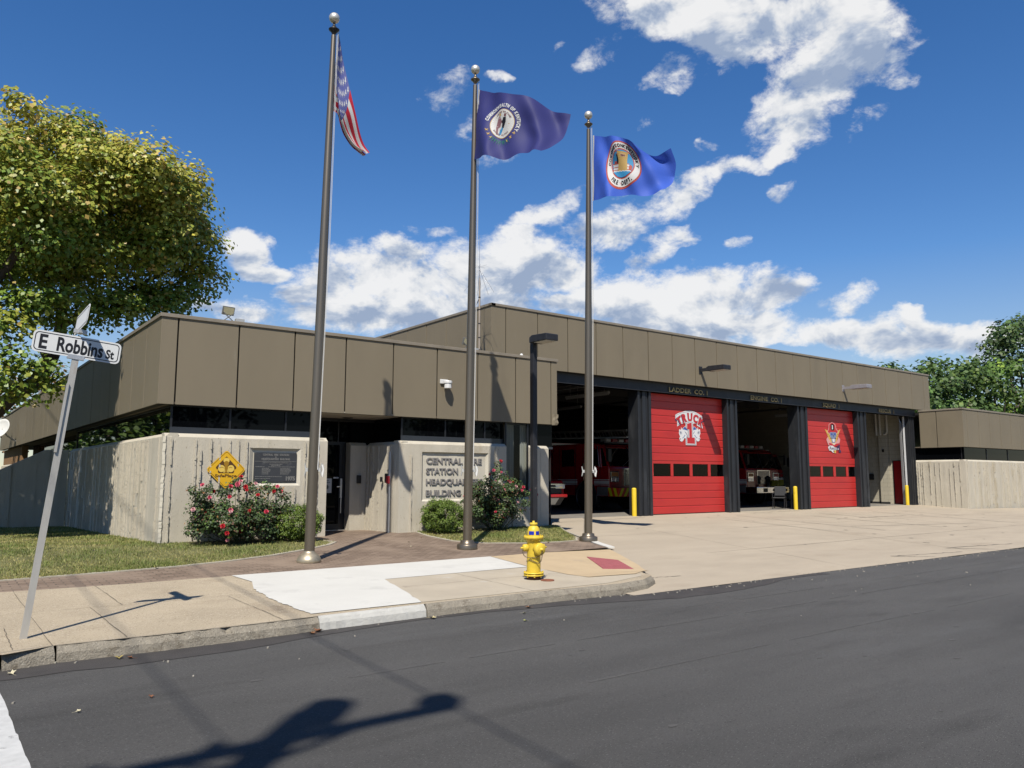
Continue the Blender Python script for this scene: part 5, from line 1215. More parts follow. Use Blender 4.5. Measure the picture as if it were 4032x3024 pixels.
chain([HB + L_ * .106 + Vector((0, 0, .25)), HB + Fv * .15 + L_ * .05 + Vector((0, 0, .30)), HB + Fv * .104 - L_ * .035 + Vector((0, 0, .24)), HB + Fv * .12 - L_ * .12 + Vector((0, 0, .20)), rt])
mb = MB(); c = Vector((7.47, 9.02, h_ramp(7.47, 9.02) + .004)); mb.lathe(c, [(.10, 0), (.10, .012), (.088, .014), (.08, .008), (.02, .010)], 24); o = mb.build('valve_cover', M('rusty_iron', (.24, .085, .045), .9, .3, 18, .4, 80), None); tag(o, 'small round rusty valve cover in the pavement beside the hydrant', 'valve cover')

# ------------------------------------------------------------------ lamps, floodlights and devices on the building
m_lamp = M('lamp_black', (.022, .023, .028), .5, .25, 6, .05, 60, stain=((.10, .09, .085), 9, .64, .06))
m_lampg = M('lamp_silver', (.36, .34, .36), .45, .12, 6, metal=.3, stain=((.45, .25, .22), 7, .60, .1))
m_lens = M('lamp_lens', (.55, .52, .46), .3, .03, 6)
def lamp_head(parent, x, y0, z, m, arm=.5, ln=.75, w=.21):
    mb = MB(); mb.box(x - .045, x + .045, y0 - arm, y0, z - .05, z + .06); mb.build('arm', m, parent)
    y1 = y0 - arm + .12; y2 = y1 - ln
    mb = MB(); pr = [(y1, z + .05), (y1 - .10, z + .095), (y2 + .02, z + .075), (y2, z + .06), (y2, z - .085), (y1, z - .085)]
    mb.prism(pr, lambda a, b: (x - w, a, b), lambda a, b: (x + w, a, b)); mb.build('lamp_head', m, parent, bevel=.012)
    mb = MB(); mb.box(x - w + .03, x + w - .03, y2 + .03, y1 - .16, z - .098, z - .084); mb.build('lens', m_lens, parent)
LB = Vector((12.03, 15.03, .30))
lp = thing('lamp_post', LB, 'slim black square lamp post with a boxy head standing beside the rose bush', 'lamp post')
mb = MB(); mb.box(11.965, 12.095, 14.965, 15.095, .28, 5.10); mb.build('post', m_lamp, lp, bevel=.008)
mb = MB(); mb.box(11.90, 12.16, 14.90, 15.16, .28, .33); mb.build('base_plate', m_lamp, lp)
lamp_head(lp, 12.03, 14.97, 5.02, m_lamp, .12, .66, .19)
for x, m, lab in ((22.55, m_lamp, 'black boxy flood lamp on an arm, on the fascia above the Ladder Co 1 door'), (32.05, m_lampg, 'weathered silver boxy flood lamp on an arm, on the fascia above the Squad 1 door')):
    w = thing('wall_lamp', (x, YM, 5.5), lab, 'wall lamp', 'arm lamps on the garage fascia')
    mb = MB(); mb.box(x - .09, x + .09, YM - .015, YM - .001, 5.38, 5.66); mb.build('wall_plate', m, w)
    lamp_head(w, x, YM - .015, 5.52, m, .52, .78, .20)
def floodlight(x, y, tilt, lab, w=.125):
    t = thing('floodlight', (x, y, 4.9), lab, 'floodlight', 'small floodlights on the roof edge'); c = Vector((x, y, 5.13)); n = Vector((.15, -1, -tilt)).normalized(); r = n.cross(Vector((0, 0, 1))).normalized(); u = r.cross(n)
    mb = MB(); mb.obox(c + n * -.03, r, n, u, w, .03, .09); mb.build('housing', M('flood_grey', (.16, .16, .15), .5, .1, 9), t, bevel=.006)
    mb = MB(); mb.obox(c + n * .001, r, n, u, w - .015, .003, .075); mb.build('lens', M('flood_lens', (.75, .68, .42), .3, .1, 25), t)
    mb = MB(); mb.bar(c - r * w - u * .03, Vector((x - w, y, 4.90)), .016); mb.bar(c + r * w - u * .03, Vector((x + w, y, 4.90)), .016); mb.box(x - w, x + w, y - .02, y + .02, 4.90, 4.925); mb.build('bracket', MATS['flood_grey'], t)
    mb = MB(); mb.box(x + w + .02, x + w + .20, y - .04, y + .05, 4.90, 4.985); mb.build('junction_box', m_cast, t)
floodlight(5.07, 16.62, .35, 'small floodlight on the roof edge near the left corner of the fascia')
floodlight(11.18, 16.70, .35, 'small floodlight on the roof edge half hidden behind the middle flagpole')
t = thing('alarm_horn', (10.30, YW, 3.95), 'white fire alarm horn on the olive fascia between two flagpoles', 'alarm horn'); m_wp = M('white_plastic', (.74, .74, .72), .45, .04, 9)
mb = MB(); mb.box(10.22, 10.44, YW - .05, YW - .001, 3.95, 4.06); mb.build('bracket', m_wp, t, bevel=.01)
mb = MB(); mb.lathe((10.36, YW - .16, 3.83), [(.088, 0), (.09, .01), (.088, .12), (.105, .125), (.105, .17), (.098, .185), (.02, .19)], 10, smooth=False); mb.build('horn_body', m_wp, t)
mb = MB(); mb.box(10.33, 10.39, YW - .10, YW - .04, 3.96, 4.02); mb.build('arm', m_wp, t)
o = MB(); o.lathe((13.05, YW + .35, 4.90), [(.05, 0), (.055, .05), (.05, .07), (.03, .11), (.01, .12)], 12); o = o.build('roof_vent', m_wp); tag(o, 'tiny white vent cap on the roof edge left of the lamp post', 'vent cap')
# antenna on the roof
AB = Vector((12.36, 17.87, 4.82)); an = thing('antenna', AB, 'tall thin radio antenna with drooping rods on a rusty mast behind the middle flagpole', 'antenna')
mb = MB(); mb.tube([AB, AB + Vector((0, 0, 1.4)), AB + Vector((.0, 0, 2.42))], [.030, .028, .026], 10); mb.build('mast', M('rusty_mast', (.40, .34, .28), .6, .2, 4, metal=.3, stretch=(1, 1, .4), stain=((.26, .12, .06), 2.2, .55, .1)), an)
mb = MB()
for z in (.35, .7, 1.1, 1.5, 1.85): mb.lathe(AB + Vector((0, 0, z)), [(.034, 0), (.034, .025)], 10)
mb.build('clamp', m_frame, an)
m_rod = M('antenna_rod', (.35, .36, .38), .45, .05, 5, metal=.8); top = AB + Vector((-.01, 0, 2.74))
mb = MB(); mb.tube([AB + Vector((-.02, 0, 2.05)), top], .016, 8); mb.build('feed', m_rod, an)
mb = MB(); mb.tube([top, top + Vector((0, 0, .92))], [.008, .004], 6); mb.build('whip', m_rod, an)
for i in range(8):
    a = i * math.pi / 4 + .3
    mb = MB(); mb.tube([top + Vector((0, 0, -.05)), top + Vector((math.cos(a) * .42, math.sin(a) * .42, -.72))], .0045, 6); mb.build('lower_rod', m_rod, an)
    mb = MB(); mb.tube([top, top + Vector((math.cos(a) * .26, math.sin(a) * .26, .02))], .003, 5); mb.build('upper_rod', m_rod, an)
mb = MB(); mb.tube([AB + Vector((.0, .0, 1.95)), AB + Vector((.16, .25, 1.9)), AB + Vector((.3, .58, 1.8))], .012, 6); mb.build('wall_brace', m_frame, an)
# satellite dish on the far side fascia
DC = Vector((3.15, 43.4, 3.86)); ds = thing('satellite_dish', (3.72, 43.4, 3.4), 'white satellite dish on the far end of the side fascia under the tree limb', 'satellite dish')
dn = Vector((-.75, -.62, .35)).normalized(); mb = MB(); mb.lathe(DC, [(.01, .0), (.2, .02), (.36, .06), (.46, .11), (.465, .105), (.36, .05), (.2, .01), (.01, -.01)], 28, dn); mb.build('dish', m_wp, ds)
mb = MB(); mb.tube([DC, DC + Vector((.2, 0, -.3)), Vector((3.72, 43.4, 3.30))], .035, 8); mb.build('mount', m_cast, ds)
mb = MB(); mb.tube([DC - Vector((0, 0, .40)), DC + dn * .6 - Vector((0, 0, .30))], .022, 8); mb.obox(DC + dn * .62 - Vector((0, 0, .28)), dn, (0, 1, 0), (0, 0, 1), .08, .05, .05); mb.build('feed_arm', m_cast, ds)
# entrance devices
E1 = thing('alarm_call_box', (9.06, 16.60, 1.6), 'red alarm call box with a black reader on a pale upright strip by the entrance', 'call box')
mb = MB(); mb.box(8.955, 8.985, 16.64, 16.69, .36, 2.25); mb.build('pale_strip', M('strip_pale_grey', (.6, .6, .58), .4, .05, 6, metal=.2), E1)  # pale strip added in place of a sunlit sliver of wall
mb = MB(); mb.box(8.90, 8.955, 16.60, 16.70, 1.50, 1.68); mb.build('call_box', M('alarm_red', (.55, .03, .04), .4, .05, 9), E1, bevel=.008)
mb = MB(); mb.box(8.915, 8.96, 16.71, 16.80, 1.52, 1.74); mb.build('reader', m_frame, E1, bevel=.006)
mb = MB(); mb.box(8.93, 8.985, 17.02, 17.06, 1.54, 1.66); o = mb.build('door_bell', m_frame, None, bevel=.004); tag(o, 'small dark door bell plate on the ribbed entrance wall', 'door bell')
mb = MB(); mb.box(8.70, 8.80, 17.78, 17.84, 1.50, 1.70); o = mb.build('intercom', m_frame, None, bevel=.006); tag(o, 'black square intercom on the shaded wall beside the entrance door', 'intercom')
# ------------------------------------------------------------------ yellow diamond sign and the plaque
m_yel = M('sign_yellow', (.80, .46, .02), .4, .04, 3); m_brn = M('sign_brown', (.10, .042, .008), .5, 0); m_yel2 = M('sign_pale_yellow', (.82, .58, .12), .45, 0)
DCx, DCz, DS = 5.10, 1.803, .402
dm = thing('diamond_sign', (DCx, YW - .03, DCz), 'yellow diamond shaped Safe Place sign on the ribbed concrete wall', 'sign')
def rdia(s, r=.05):
    P = []
    for k in range(4):
        a = k * 90; c = (math.cos(rad(a)) * (s - r * 1.414), math.sin(rad(a)) * (s - r * 1.414)); P += [(c[0] + r * math.cos(rad(a + d)), c[1] + r * math.sin(rad(a + d))) for d in (-45, -22, 0, 22, 45)]
    return P
mb = MB(); dfn = lambda d: (lambda a, b: (DCx + a, YW - .045 - d, DCz + b)); mb.prism(rdia(DS), dfn(0), dfn(-.004)); pl = mb.build('sign_plate', m_yel, dm)
mb = MB(); mb.box(DCx - .05, DCx + .05, YW - .042, YW - .0, DCz - .05, DCz + .3); mb.build('standoff', m_cast, dm)
mb = MB(); A_, B_ = rdia(DS - .028, .045), rdia(DS - .040, .04); n = len(A_); mb.add([dfn(.001)(*p) for p in A_] + [dfn(.001)(*p) for p in B_], [(k, (k + 1) % n, n + (k + 1) % n, n + k) for k in range(n)])
mb.tri([(-.185, .0), (-.21, .035), (-.195, .065), (0, .27), (.195, .065), (.21, .035), (.185, .0), (.165, .01), (.165, -.05), (.145, -.075), (-.145, -.075), (-.165, -.05), (-.165, .01)], dfn(.001))
put_text(mb, 'SafePlace', lambda a, b, d: dfn(.001)(a, b), .44, .062, 0, .035, x=-.22, y=-.155); mb.build('sign_print', m_brn, pl)
mb = MB(); f = dfn(.002)
mb.tri(circ(0, .185, .062, .055, 20), f)
for sgn in (-1, 1):
    mb.tri([(sgn * x, y) for x, y in circ(.095, .02, .068, .072, 24)], f)
    for i in range(4): mb.tri([(sgn * .055, -.010 - i * .014), (sgn * .018, -.002 - i * .015), (sgn * .018, -.012 - i * .015), (sgn * .055, -.022 - i * .014)], dfn(.003))
mb.build('pictogram', m_yel2, pl)
mb = MB(); f = dfn(.0035); mb.tri(circ(0, .12, .05, .055, 20), f); mb.tri([(-.035, .08), (.035, .08), (.03, -.06), (-.03, -.06)], dfn(.0025))
for sgn in (-1, 1): mb.tri([(sgn * .045, .035), (sgn * .085, .058), (sgn * .125, .04), (sgn * .115, .032), (sgn * .085, .045), (sgn * .05, .025)], f)
mb.build('pictogram_shade', M('sign_ochre', (.36, .19, .01), .5, 0), pl)
mb = MB()
for a, b in ((-.375, 0), (.375, 0)): mb.lathe((DCx + a, YW - .046, DCz + b), [(.008, 0), (.006, .004)], 8, (0, -1, 0))
mb.build('screw', m_alu, pl)
pq = thing('plaque', (6.15, YW + .05, 1.86), 'dark grey metal plaque dated 1975 set in a pale frame on the wall', 'plaque')
mb = MB(); mb.box(5.692, 6.616, YW + .012, YW + .048, 1.55, 2.17); pp = mb.build('plate', M('plaque_metal', (.075, .078, .085), .42, .1, 5, .05, 60, metal=.4, stain=((.16, .16, .165), 3, .58, .14)), pq, bevel=.004)
m_pl = M('plaque_letter', (.30, .29, .27), .4, .05, 8, metal=.4); pf = lambda a, b, d: (a, YW + .010 - d, b)
mb = MB(); put_text(mb, 'CENTRAL  FIRE  STATION', pf, .57, .042, .004, .03, x=5.87, y=2.103); put_text(mb, '&', pf, .03, .03, .004, .03, x=6.14, y=2.062); put_text(mb, 'HEADQUARTERS  BUILDING', pf, .62, .042, .004, .03, x=5.845, y=2.012); put_text(mb, '1975', pf, .205, .085, .005, .05, x=6.385, y=1.582)
mb.box(5.70, 6.61, YW + .006, YW + .012, 1.978, 1.986)
def bars(x0, x1, z, h=.014):
    x = x0
    while x < x1: w = random.uniform(.012, .045); mb.box(x, min(x + w, x1), YW + .0085, YW + .012, z, z + h * random.uniform(.7, 1)); x += w + .008
put_text(mb, 'THE CITY OF COVINGTON KENTUCKY', pf, .56, .022, .002, .02, x=5.875, y=1.945)
for z, a, b in ((1.915, 6.02, 6.30), (1.89, 6.06, 6.26), (1.862, 5.72, 5.92), (1.862, 6.0, 6.28), (1.862, 6.30, 6.58)): bars(a, b, z)
for i in range(6): bars(5.86, 6.0 + random.uniform(0, .05), 1.83 - i * .024); bars(6.26, 6.44 + random.uniform(0, .05), 1.83 - i * .024)
bars(5.72, 6.30, 1.655); bars(5.72, 6.05, 1.615)
mb.build('plaque_lettering', m_pl, pp)

# ------------------------------------------------------------------ bollards, buckets, chair
m_by = M('bollard_yellow', (.82, .58, .03), .5, .08, 3, .1, 40, stain=[((.6, .4, .03), 5, .60, .10), ((.25, .18, .10), 14, .70, .05)])
bol0 = None
for x, lab in ((19.42, 'yellow bollard at the open bay left of the Ladder Co 1 door'), (28.75, 'yellow bollard at the open Engine Co 1 bay beside the chair'), (37.90, 'yellow bollard at the open Rescue 1 bay in front of the red side door')):
    b_ = MB(); b_.lathe((x, 18.86, .36), [(.080, 0), (.080, .90), (.074, .925), (.05, .945), (.01, .95)], 20); o = b_.build('bollard', m_by); tag(o, lab, 'bollard', 'yellow bollards at the open bays')
for x, lab in ((19.60, 'white bucket beside the bollard left of the Ladder Co 1 door'), (28.97, 'white bucket beside the bollard at the Engine Co 1 bay')):
    t = thing('bucket', (x, 18.98, .371), lab, 'bucket', 'white buckets by the columns'); mb = MB(); mb.lathe((x, 18.98, .371), [(.065, 0), (.08, .30), (.085, .31), (.083, .33), (.07, .33)], 16); mb.build('pail', m_wp, t)
    mb = MB(); mb.lathe((x, 18.98, .703), [(.085, 0), (.085, .018), (.03, .02)], 16); mb.build('lid', m_wp, t)
ch = thing('chair', (28.95, 19.75, .371), 'black chair with metal legs inside the open Engine Co 1 bay', 'chair'); m_cb = M('chair_black', (.03, .03, .032), .5, .1, 8); m_cl = M('chair_leg', (.12, .12, .13), .35, .05, 8, metal=.8)
cu, cv, cw = Vector((-.72, -.35, 0)).normalized(), Vector((-.35, .72, 0)).normalized(), Vector((0, 0, 1)); cc = Vector((28.95, 19.75, .371))
mb = MB(); mb.obox(cc + cw * .45, cu, cv, cw, .24, .24, .025); mb.build('seat', m_cb, ch, bevel=.015)
mb = MB(); mb.obox(cc - cu * .26 + cw * .72, (cu - cw * -.2), cv, cw - cu * .2, .015, .23, .20); mb.build('backrest', m_cb, ch, bevel=.015)
for sx in (-1, 1):
    for sy in (-1, 1): mb = MB(); mb.bar(cc + cu * sx * .25 + cv * sy * .24, cc + cu * sx * .20 + cv * sy * .22 + cw * (.45 if sx > 0 else .62), .022); mb.build('leg', m_cl, ch)
for sy in (-1, 1): mb = MB(); mb.bar(cc + cu * .20 + cv * sy * .25 + cw * .62, cc - cu * .26 + cv * sy * .25 + cw * .66, .03); mb.bar(cc + cu * .22 + cv * sy * .24 + cw * .42, cc + cu * .20 + cv * sy * .25 + cw * .63, .022); mb.build('armrest', m_cl, ch)
# strip lights under the garage ceiling
for x, y, z, ln, lab in ((22.03, 24.0, 5.0, 2.6, 'long strip light under the garage ceiling behind the pole of the blue flag'), (37.6, 25.0, 5.0, 1.4, 'short strip light under the ceiling of the Engine Co 1 bay'), (24.6, 28.4, 4.9, 2.4, 'far dim strip light deep under the garage ceiling')):
    t = thing('strip_light', (x, y, z), lab, 'strip light', 'strip lights under the garage ceiling'); mb = MB(); mb.box(x - .06, x + .06, y - ln / 2, y + ln / 2, z, z + .09); mb.build('housing', m_wp, t)
    mb = MB(); mb.tube([(x, y - ln / 2, z - .03), (x, y + ln / 2, z - .03)], .02, 8); mb.build('tube', m_wp, t)
    for s in (-1, 1): mb = MB(); mb.tube([(x, y + s * ln * .4, z + .09), (x, y + s * ln * .4, 6.3)], .008, 5); mb.build('hanger', m_cast, t)

# ------------------------------------------------------------------ vehicles in the garage
m_car = M('vehicle_red', (.42, .012, .018), .22, .04, 2, spec=.5, coat=.6)
m_chrome = M('chrome', (.75, .75, .76), .12, 0, metal=1.0)
m_tyre = M('tyre', (.018, .018, .018), .85, .15, 12)
m_wstripe = M('reflective_stripe', (.72, .72, .72), .4, .03, 6)
m_vglass = glass_mat('vehicle_glass', (.006, .007, .008), .02, .6)
m_grille = M('grille_black', (.02, .02, .022), .4, .1, 10)
m_hl = M('headlamp', (.75, .76, .78), .1, .05, 20, metal=.5)
m_amber = M('amber_lens', (.55, .20, .03), .3, .05, 10)
m_chy = M('chevron_yellow', (.75, .80, .02), .45, 0); m_chr = M('chevron_red', (.62, .05, .02), .45, 0)
def wheel(parent, x, y, z, r, w, m_rim):
    mb = MB(); mb.lathe((x - w / 2, y, z), [(r * .62, 0), (r * .95, .01), (r, .05), (r, w - .05), (r * .95, w - .01), (r * .62, w)], 32, (1, 0, 0)); wt = mb.build('wheel', m_tyre, parent)
    mb = MB(); s = -1 if x < parent.location.x else 1; mb.lathe((x + s * (w / 2 - .03), y, z), [(r * .6, 0), (r * .55, .02), (r * .3, -.03 + .02), (r * .22, .05), (.02, .06)], 24, (s, 0, 0)); mb.build('rim', m_rim, wt)
def fire_truck(x, y, label, ladder, chevron):
    t = thing('fire_truck', (x, y, .371), label, 'fire truck', 'red fire trucks inside the garage'); G = .371; hw = 1.24
    P = lambda w: (lambda a, b: (x + w, y + a, G + b))
    prof = [(0, .55), (0, 1.62), (.02, 1.68), (.30, 2.46), (.42, 2.56), (.7, 2.62), (3.4, 2.62), (3.4, .55), (1.9, .55), (1.78, .95), (1.5, 1.18), (1.15, 1.18), (.86, .95), (.75, .55)]
    mb = MB(); mb.prism(prof, P(-hw), P(hw)); mb.build('cab', m_car, t, bevel=.05, seg=3)
    mb = MB(); mb.box(x - hw - .0, x + hw, y + 3.5, y + 9.5, G + .55, G + 2.75); mb.build('body', m_car, t, bevel=.03)
    mb = MB(); f = lambda u, v: (x + u, y + .02 + .28 * v - .018, G + 1.70 + .74 * v)
    for a, b in ((-1.06, -.03), (.03, 1.06)): mb = MB(); mb.tri([(a, .02), (b, .02), (b, .97), (a * .97 if a < -1 else a, .97)], f); mb.build('windshield', m_vglass, t)
    for a, w in ((-1.13, .05), (1.13, .05), (0, .04)): MB().bar(f(a, 0), f(a * .985, 1), w).build('pillar_trim', m_grille, t)
    for a in (-.5, .55): mb = MB(); mb.bar(f(a, .02), f(a + .42, .34), .022); mb.build('wiper', m_grille, t)
    for s in (-1, 1):
        X = x + s * (hw + .006)
        q = lambda pts: MB().add([(X, y + a, G + b) for a, b in pts], [tuple(range(len(pts)))]).build('side_window', m_vglass, t)
        q([(.10, 1.72), (.36, 1.72), (.44, 2.42), (.34, 2.42)]); q([(.58, 1.72), (1.34, 1.72), (1.34, 2.40), (.66, 2.40)]); q([(2.0, 1.72), (2.75, 1.72), (2.75, 2.40), (2.0, 2.40)])
        for yy, z0, z1 in ((.50, .62, 2.5), (1.46, 1.2, 2.5), (1.92, .62, 2.5), (2.9, .62, 2.5)): each('door_seam', m_grille, t, (X - .004, X + .004, y + yy - .008, y + yy + .008, G + z0, G + z1))
        MB().bar((X + s * .05, y + 1.40, G + 1.15), (X + s * .05, y + 1.40, G + 1.85), .03).build('grab_rail', m_chrome, t); MB().bar((X + s * .05, y + .50, G + 1.68), (X + s * .05, y + .58, G + 2.5), .03).build('grab_rail', m_chrome, t)
        for z0, z1 in ((.98, 1.01), (1.035, 1.155), (1.18, 1.21)):
            each('stripe', m_wstripe, t, *[(X - .004, X + .008, y + a, y + b, G + z0, G + z1) for a, b in ((0, .84), (1.82, 3.4), (3.5, 9.4))])
        mb = MB(); mb.box(X - .02, X + .012, y + .02, y + .66, G + .58, G + .93); mb.build('step_panel', M('tread_plate', (.35, .35, .36), .35, .15, 30, .3, 60, metal=.7), t)
        mb = MB(); mb.lathe((x + s * (hw - .10), y + 1.32, G + .54), [(.62, 0), (.62, .11), (.56, .115), (.56, .02)], 32, (s, 0, 0)); mb.build('wheel_arch', m_grille, t)
        wheel(t, x + s * (hw - .18), y + 1.32, G + .53, .53, .32, m_chrome); wheel(t, x + s * (hw - .2), y + 7.2, G + .53, .53, .5, m_chrome)
        mb = MB(); mb.box(x + s * .98 - .22, x + s * .98 + .22, y - .05, y + .02, G + 1.10, G + 1.52); hc = mb.build('headlamp_cluster', m_chrome, t, bevel=.02)
        each('headlamp', m_hl, hc, *[(x + s * .98 + i - .08, x + s * .98 + i + .08, y - .06, y - .045, G + 1.13, G + 1.27) for i in (-.10, .10)])
        mb = MB(); mb.box(x + s * .98 - .17, x + s * .98 + .17, y - .06, y - .045, G + 1.33, G + 1.48); mb.build('warning_lens', m_amber if s < 0 else MATS['deep_red_paint'], hc)
        mb = MB(); mb.bar((x + s * 1.2, y - .02, G + 2.3), (x + s * 1.45, y - .22, G + 2.3), .04); mb.obox((x + s * 1.47, y - .24, G + 2.12), (1, .2, 0), (-.2, 1, 0), (0, 0, 1), .11, .05, .24); mb.build('mirror', m_grille, t)
    mb = MB(); mb.box(x - .46, x + .46, y - .035, y + .02, G + .98, G + 1.60); gr = mb.build('grille', m_grille, t, bevel=.012)
    mb = MB(); mb.box(x - .49, x + .49, y - .045, y - .02, G + 1.595, G + 1.63); mb.box(x - .49, x - .455, y - .045, y - .02, G + .95, G + 1.6); mb.box(x + .455, x + .49, y - .045, y - .02, G + .95, G + 1.6)
    for i in range(14): mb.box(x - .42 + i * .064, x - .42 + i * .064 + .012, y - .042, y - .03, G + 1.0, G + 1.58)
    mb.build('grille_bars', m_chrome, gr)
    # bumper
    if chevron:
        mb = MB(); mb.box(x - hw - .03, x + hw + .03, y - .52, y + .05, G + .56, G + .90); bp = mb.build('bumper', m_chr, t, bevel=.02)
        mb = MB(); n = 9; w = (2 * hw + .06) / n
        for i in range(n):
            a = x - hw - .03 + i * w; sl = .18 if i < n / 2 else -.18; a0, a1 = max(a, x - hw - .02), min(a + w * .5, x + hw + .02)
            mb.add([(a0, y - .525, G + .575), (a1, y - .525, G + .575), (min(a1 + max(sl, 0), x + hw), y - .525, G + .885), (a0 + max(sl, 0), y - .525, G + .885)], [(0, 1, 2, 3)])
        yy = 0
        for i in range(2): mb.add([(x - hw - .035, y - .50 + i * .28, G + .575), (x - hw - .035, y - .36 + i * .28, G + .575), (x - hw - .035, y - .24 + i * .28, G + .885), (x - hw - .035, y - .38 + i * .28, G + .885)], [(0, 1, 2, 3)])
        mb.build('chevron', m_chy, bp)
    else:
        mb = MB(); mb.box(x - hw - .03, x + hw + .03, y - .55, y + .05, G + .56, G + .86); bp = mb.build('bumper', m_chrome, t, bevel=.03)
        mb = MB(); mb.box(x - .75, x - .45, y - .565, y - .54, G + .62, G + .8); mb.lathe((x + .1, y - .54, G + .71), [(.09, 0), (.08, .05), (.06, .06)], 16, (0, -1, 0)); mb.box(x + .5, x + 1.1, y - .56, y - .54, G + .64, G + .78); mb.build('bumper_fitting', m_grille, bp)
        mb = MB(); mb.lathe((x + .62, y - .2, G + .87), [(.20, 0), (.2, .28), (.12, .30)], 20); mb.build('hose_bin', M('hose_yellow', (.45, .36, .03), .7, .2, 20), t)
        mb = MB(); mb.lathe((x - .05, y - .3, G + .87), [(.1, 0), (.1, .3), (.14, .32), (.14, .42), (.05, .5)], 16); mb.build('monitor', m_grille, t)
    # roof
    mb = MB(); mb.box(x - .95, x + .95, y + .55, y + .85, G + 2.62, G + 2.68); lb = mb.build('light_bar', m_grille, t)
    for i in range(5): mb = MB(); mb.box(x - .86 + i * .36, x - .86 + i * .36 + .27, y + .54, y + .86, G + 2.68, G + 2.80); mb.build('light_pod', M('pod_lens', (.55, .52, .48), .2, .05, 9) if i % 2 == 0 else MATS['deep_red_paint'], lb, bevel=.02)
    if ladder:
        mb = MB()
        for s in (-1, 1):
            for z in (2.86, 3.12): mb.bar((x + s * .45, y - .2, G + z), (x + s * .45, y + 9, G + z + .25), .05)
        for i in range(26): yy = y - .15 + i * .35; z = 2.86 + .25 * (yy - y) / 9; mb.bar((x - .45, yy, G + z), (x + .45, yy, G + z), .03); mb.bar((x - .45, yy, G + z), (x - .45, yy + .17, G + z + .26), .02); mb.bar((x + .45, yy, G + z), (x + .45, yy + .17, G + z + .26), .02)
        mb.build('aerial_ladder', M('ladder_alu', (.45, .45, .44), .4, .05, 9, metal=.6), t)
    return t
tk = fire_truck(22.50, 21.95, 'red ladder truck with a yellow and red chevron bumper, behind the Ladder Co 1 door', True, True)
mb = MB(); put_text(mb, 'COVINGTON', lambda a, b, d: (22.5 - 1.258, 21.95 + 1.38 - a, b), .62, .09, 0, .03, x=0, y=1.66); put_text(mb, 'FIRE DEPT', lambda a, b, d: (22.5 - 1.258, 21.95 + 1.34 - a, b), .5, .075, 0, .03, x=0, y=1.52); mb.build('door_lettering', m_gold, tk)
fire_truck(31.95, 22.65, 'red fire engine with a chrome bumper, seen through the open Engine Co 1 bay', False, False)
fire_truck(36.7, 25.6, 'red rescue truck in deep shade furthest right inside the garage', False, False)
# red pickup whose nose shows at the left edge of the open bay
PX, PY, G = 17.02, 20.75, .371
pk = thing('pickup_truck', (PX, PY, G), 'red pickup truck with a silver skid plate nosing out behind the concrete pier', 'pickup truck')
mb = MB(); hw = .98; mb.prism([(.05, .55), (.05, 1.02), (.12, 1.16), (.5, 1.24), (1.3, 1.28), (1.75, 1.85), (1.95, 1.90), (3.4, 1.88), (3.55, 1.35), (5.6, 1.32), (5.6, .55), (4.9, .55), (4.75, .85), (4.35, .9), (4.0, .8), (3.9, .5), (1.55, .5), (1.45, .85), (1.1, .98), (.72, .85), (.62, .55)], lambda a, b: (PX - hw, PY + a, G + b), lambda a, b: (PX + hw, PY + a, G + b)); mb.build('body', m_car, pk, bevel=.05, seg=3)
mb = MB(); mb.box(PX - .80, PX + .80, PY - .02, PY + .08, G + .72, G + 1.05); gr = mb.build('grille', m_grille, pk, bevel=.02)
mb = MB(); mb.box(PX - .95, PX + .95, PY - .045, PY + .0, G + 1.03, G + 1.065); mb.box(PX - .80, PX + .80, PY - .045, PY + .0, G + .93, G + .955); mb.prism([(-.12, 1.0), (.12, 1.0), (.10, .96), (-.10, .96)], lambda a, b: (PX + a, PY - .055, G + b), lambda a, b: (PX + a, PY - .02, G + b)); mb.build('grille_bar', m_chrome, gr)
for s in (-1, 1): mb = MB(); mb.box(PX + s * .72 - .2, PX + s * .72 + .22, PY - .03, PY + .2, G + .90, G + 1.04); mb.build('headlight', m_hl, pk, bevel=.02); wheel(pk, PX + s * .86, PY + 1.08, G + .42, .42, .27, m_grille); wheel(pk, PX + s * .86, PY + 4.4, G + .42, .42, .27, m_grille)
mb = MB(); mb.box(PX - 1.0, PX + 1.0, PY - .10, PY + .2, G + .60, G + .72); mb.build('bumper', m_car, pk, bevel=.03)
mb = MB(); mb.prism([(-.10, .60), (.15, .34), (.4, .30), (.4, .60)], lambda a, b: (PX - .86, PY + a, G + b), lambda a, b: (PX + .86, PY + a, G + b)); mb.build('lower_bumper', m_grille, pk)
mb = MB(); mb.prism([(-.115, .58), (.10, .36), (.12, .36), (-.09, .58)], lambda a, b: (PX - .60, PY + a, G + b), lambda a, b: (PX + .60, PY + a, G + b)); mb.build('skid_plate', M('skid_silver', (.5, .5, .48), .4, .08, 9, metal=.5), pk)
mb = MB(); mb.add([(PX - .86, PY + 1.36, G + 1.33), (PX + .86, PY + 1.36, G + 1.33), (PX + .80, PY + 1.74, G + 1.83), (PX - .80, PY + 1.74, G + 1.83)], [(0, 1, 2, 3)]); mb.build('windshield', m_vglass, pk)

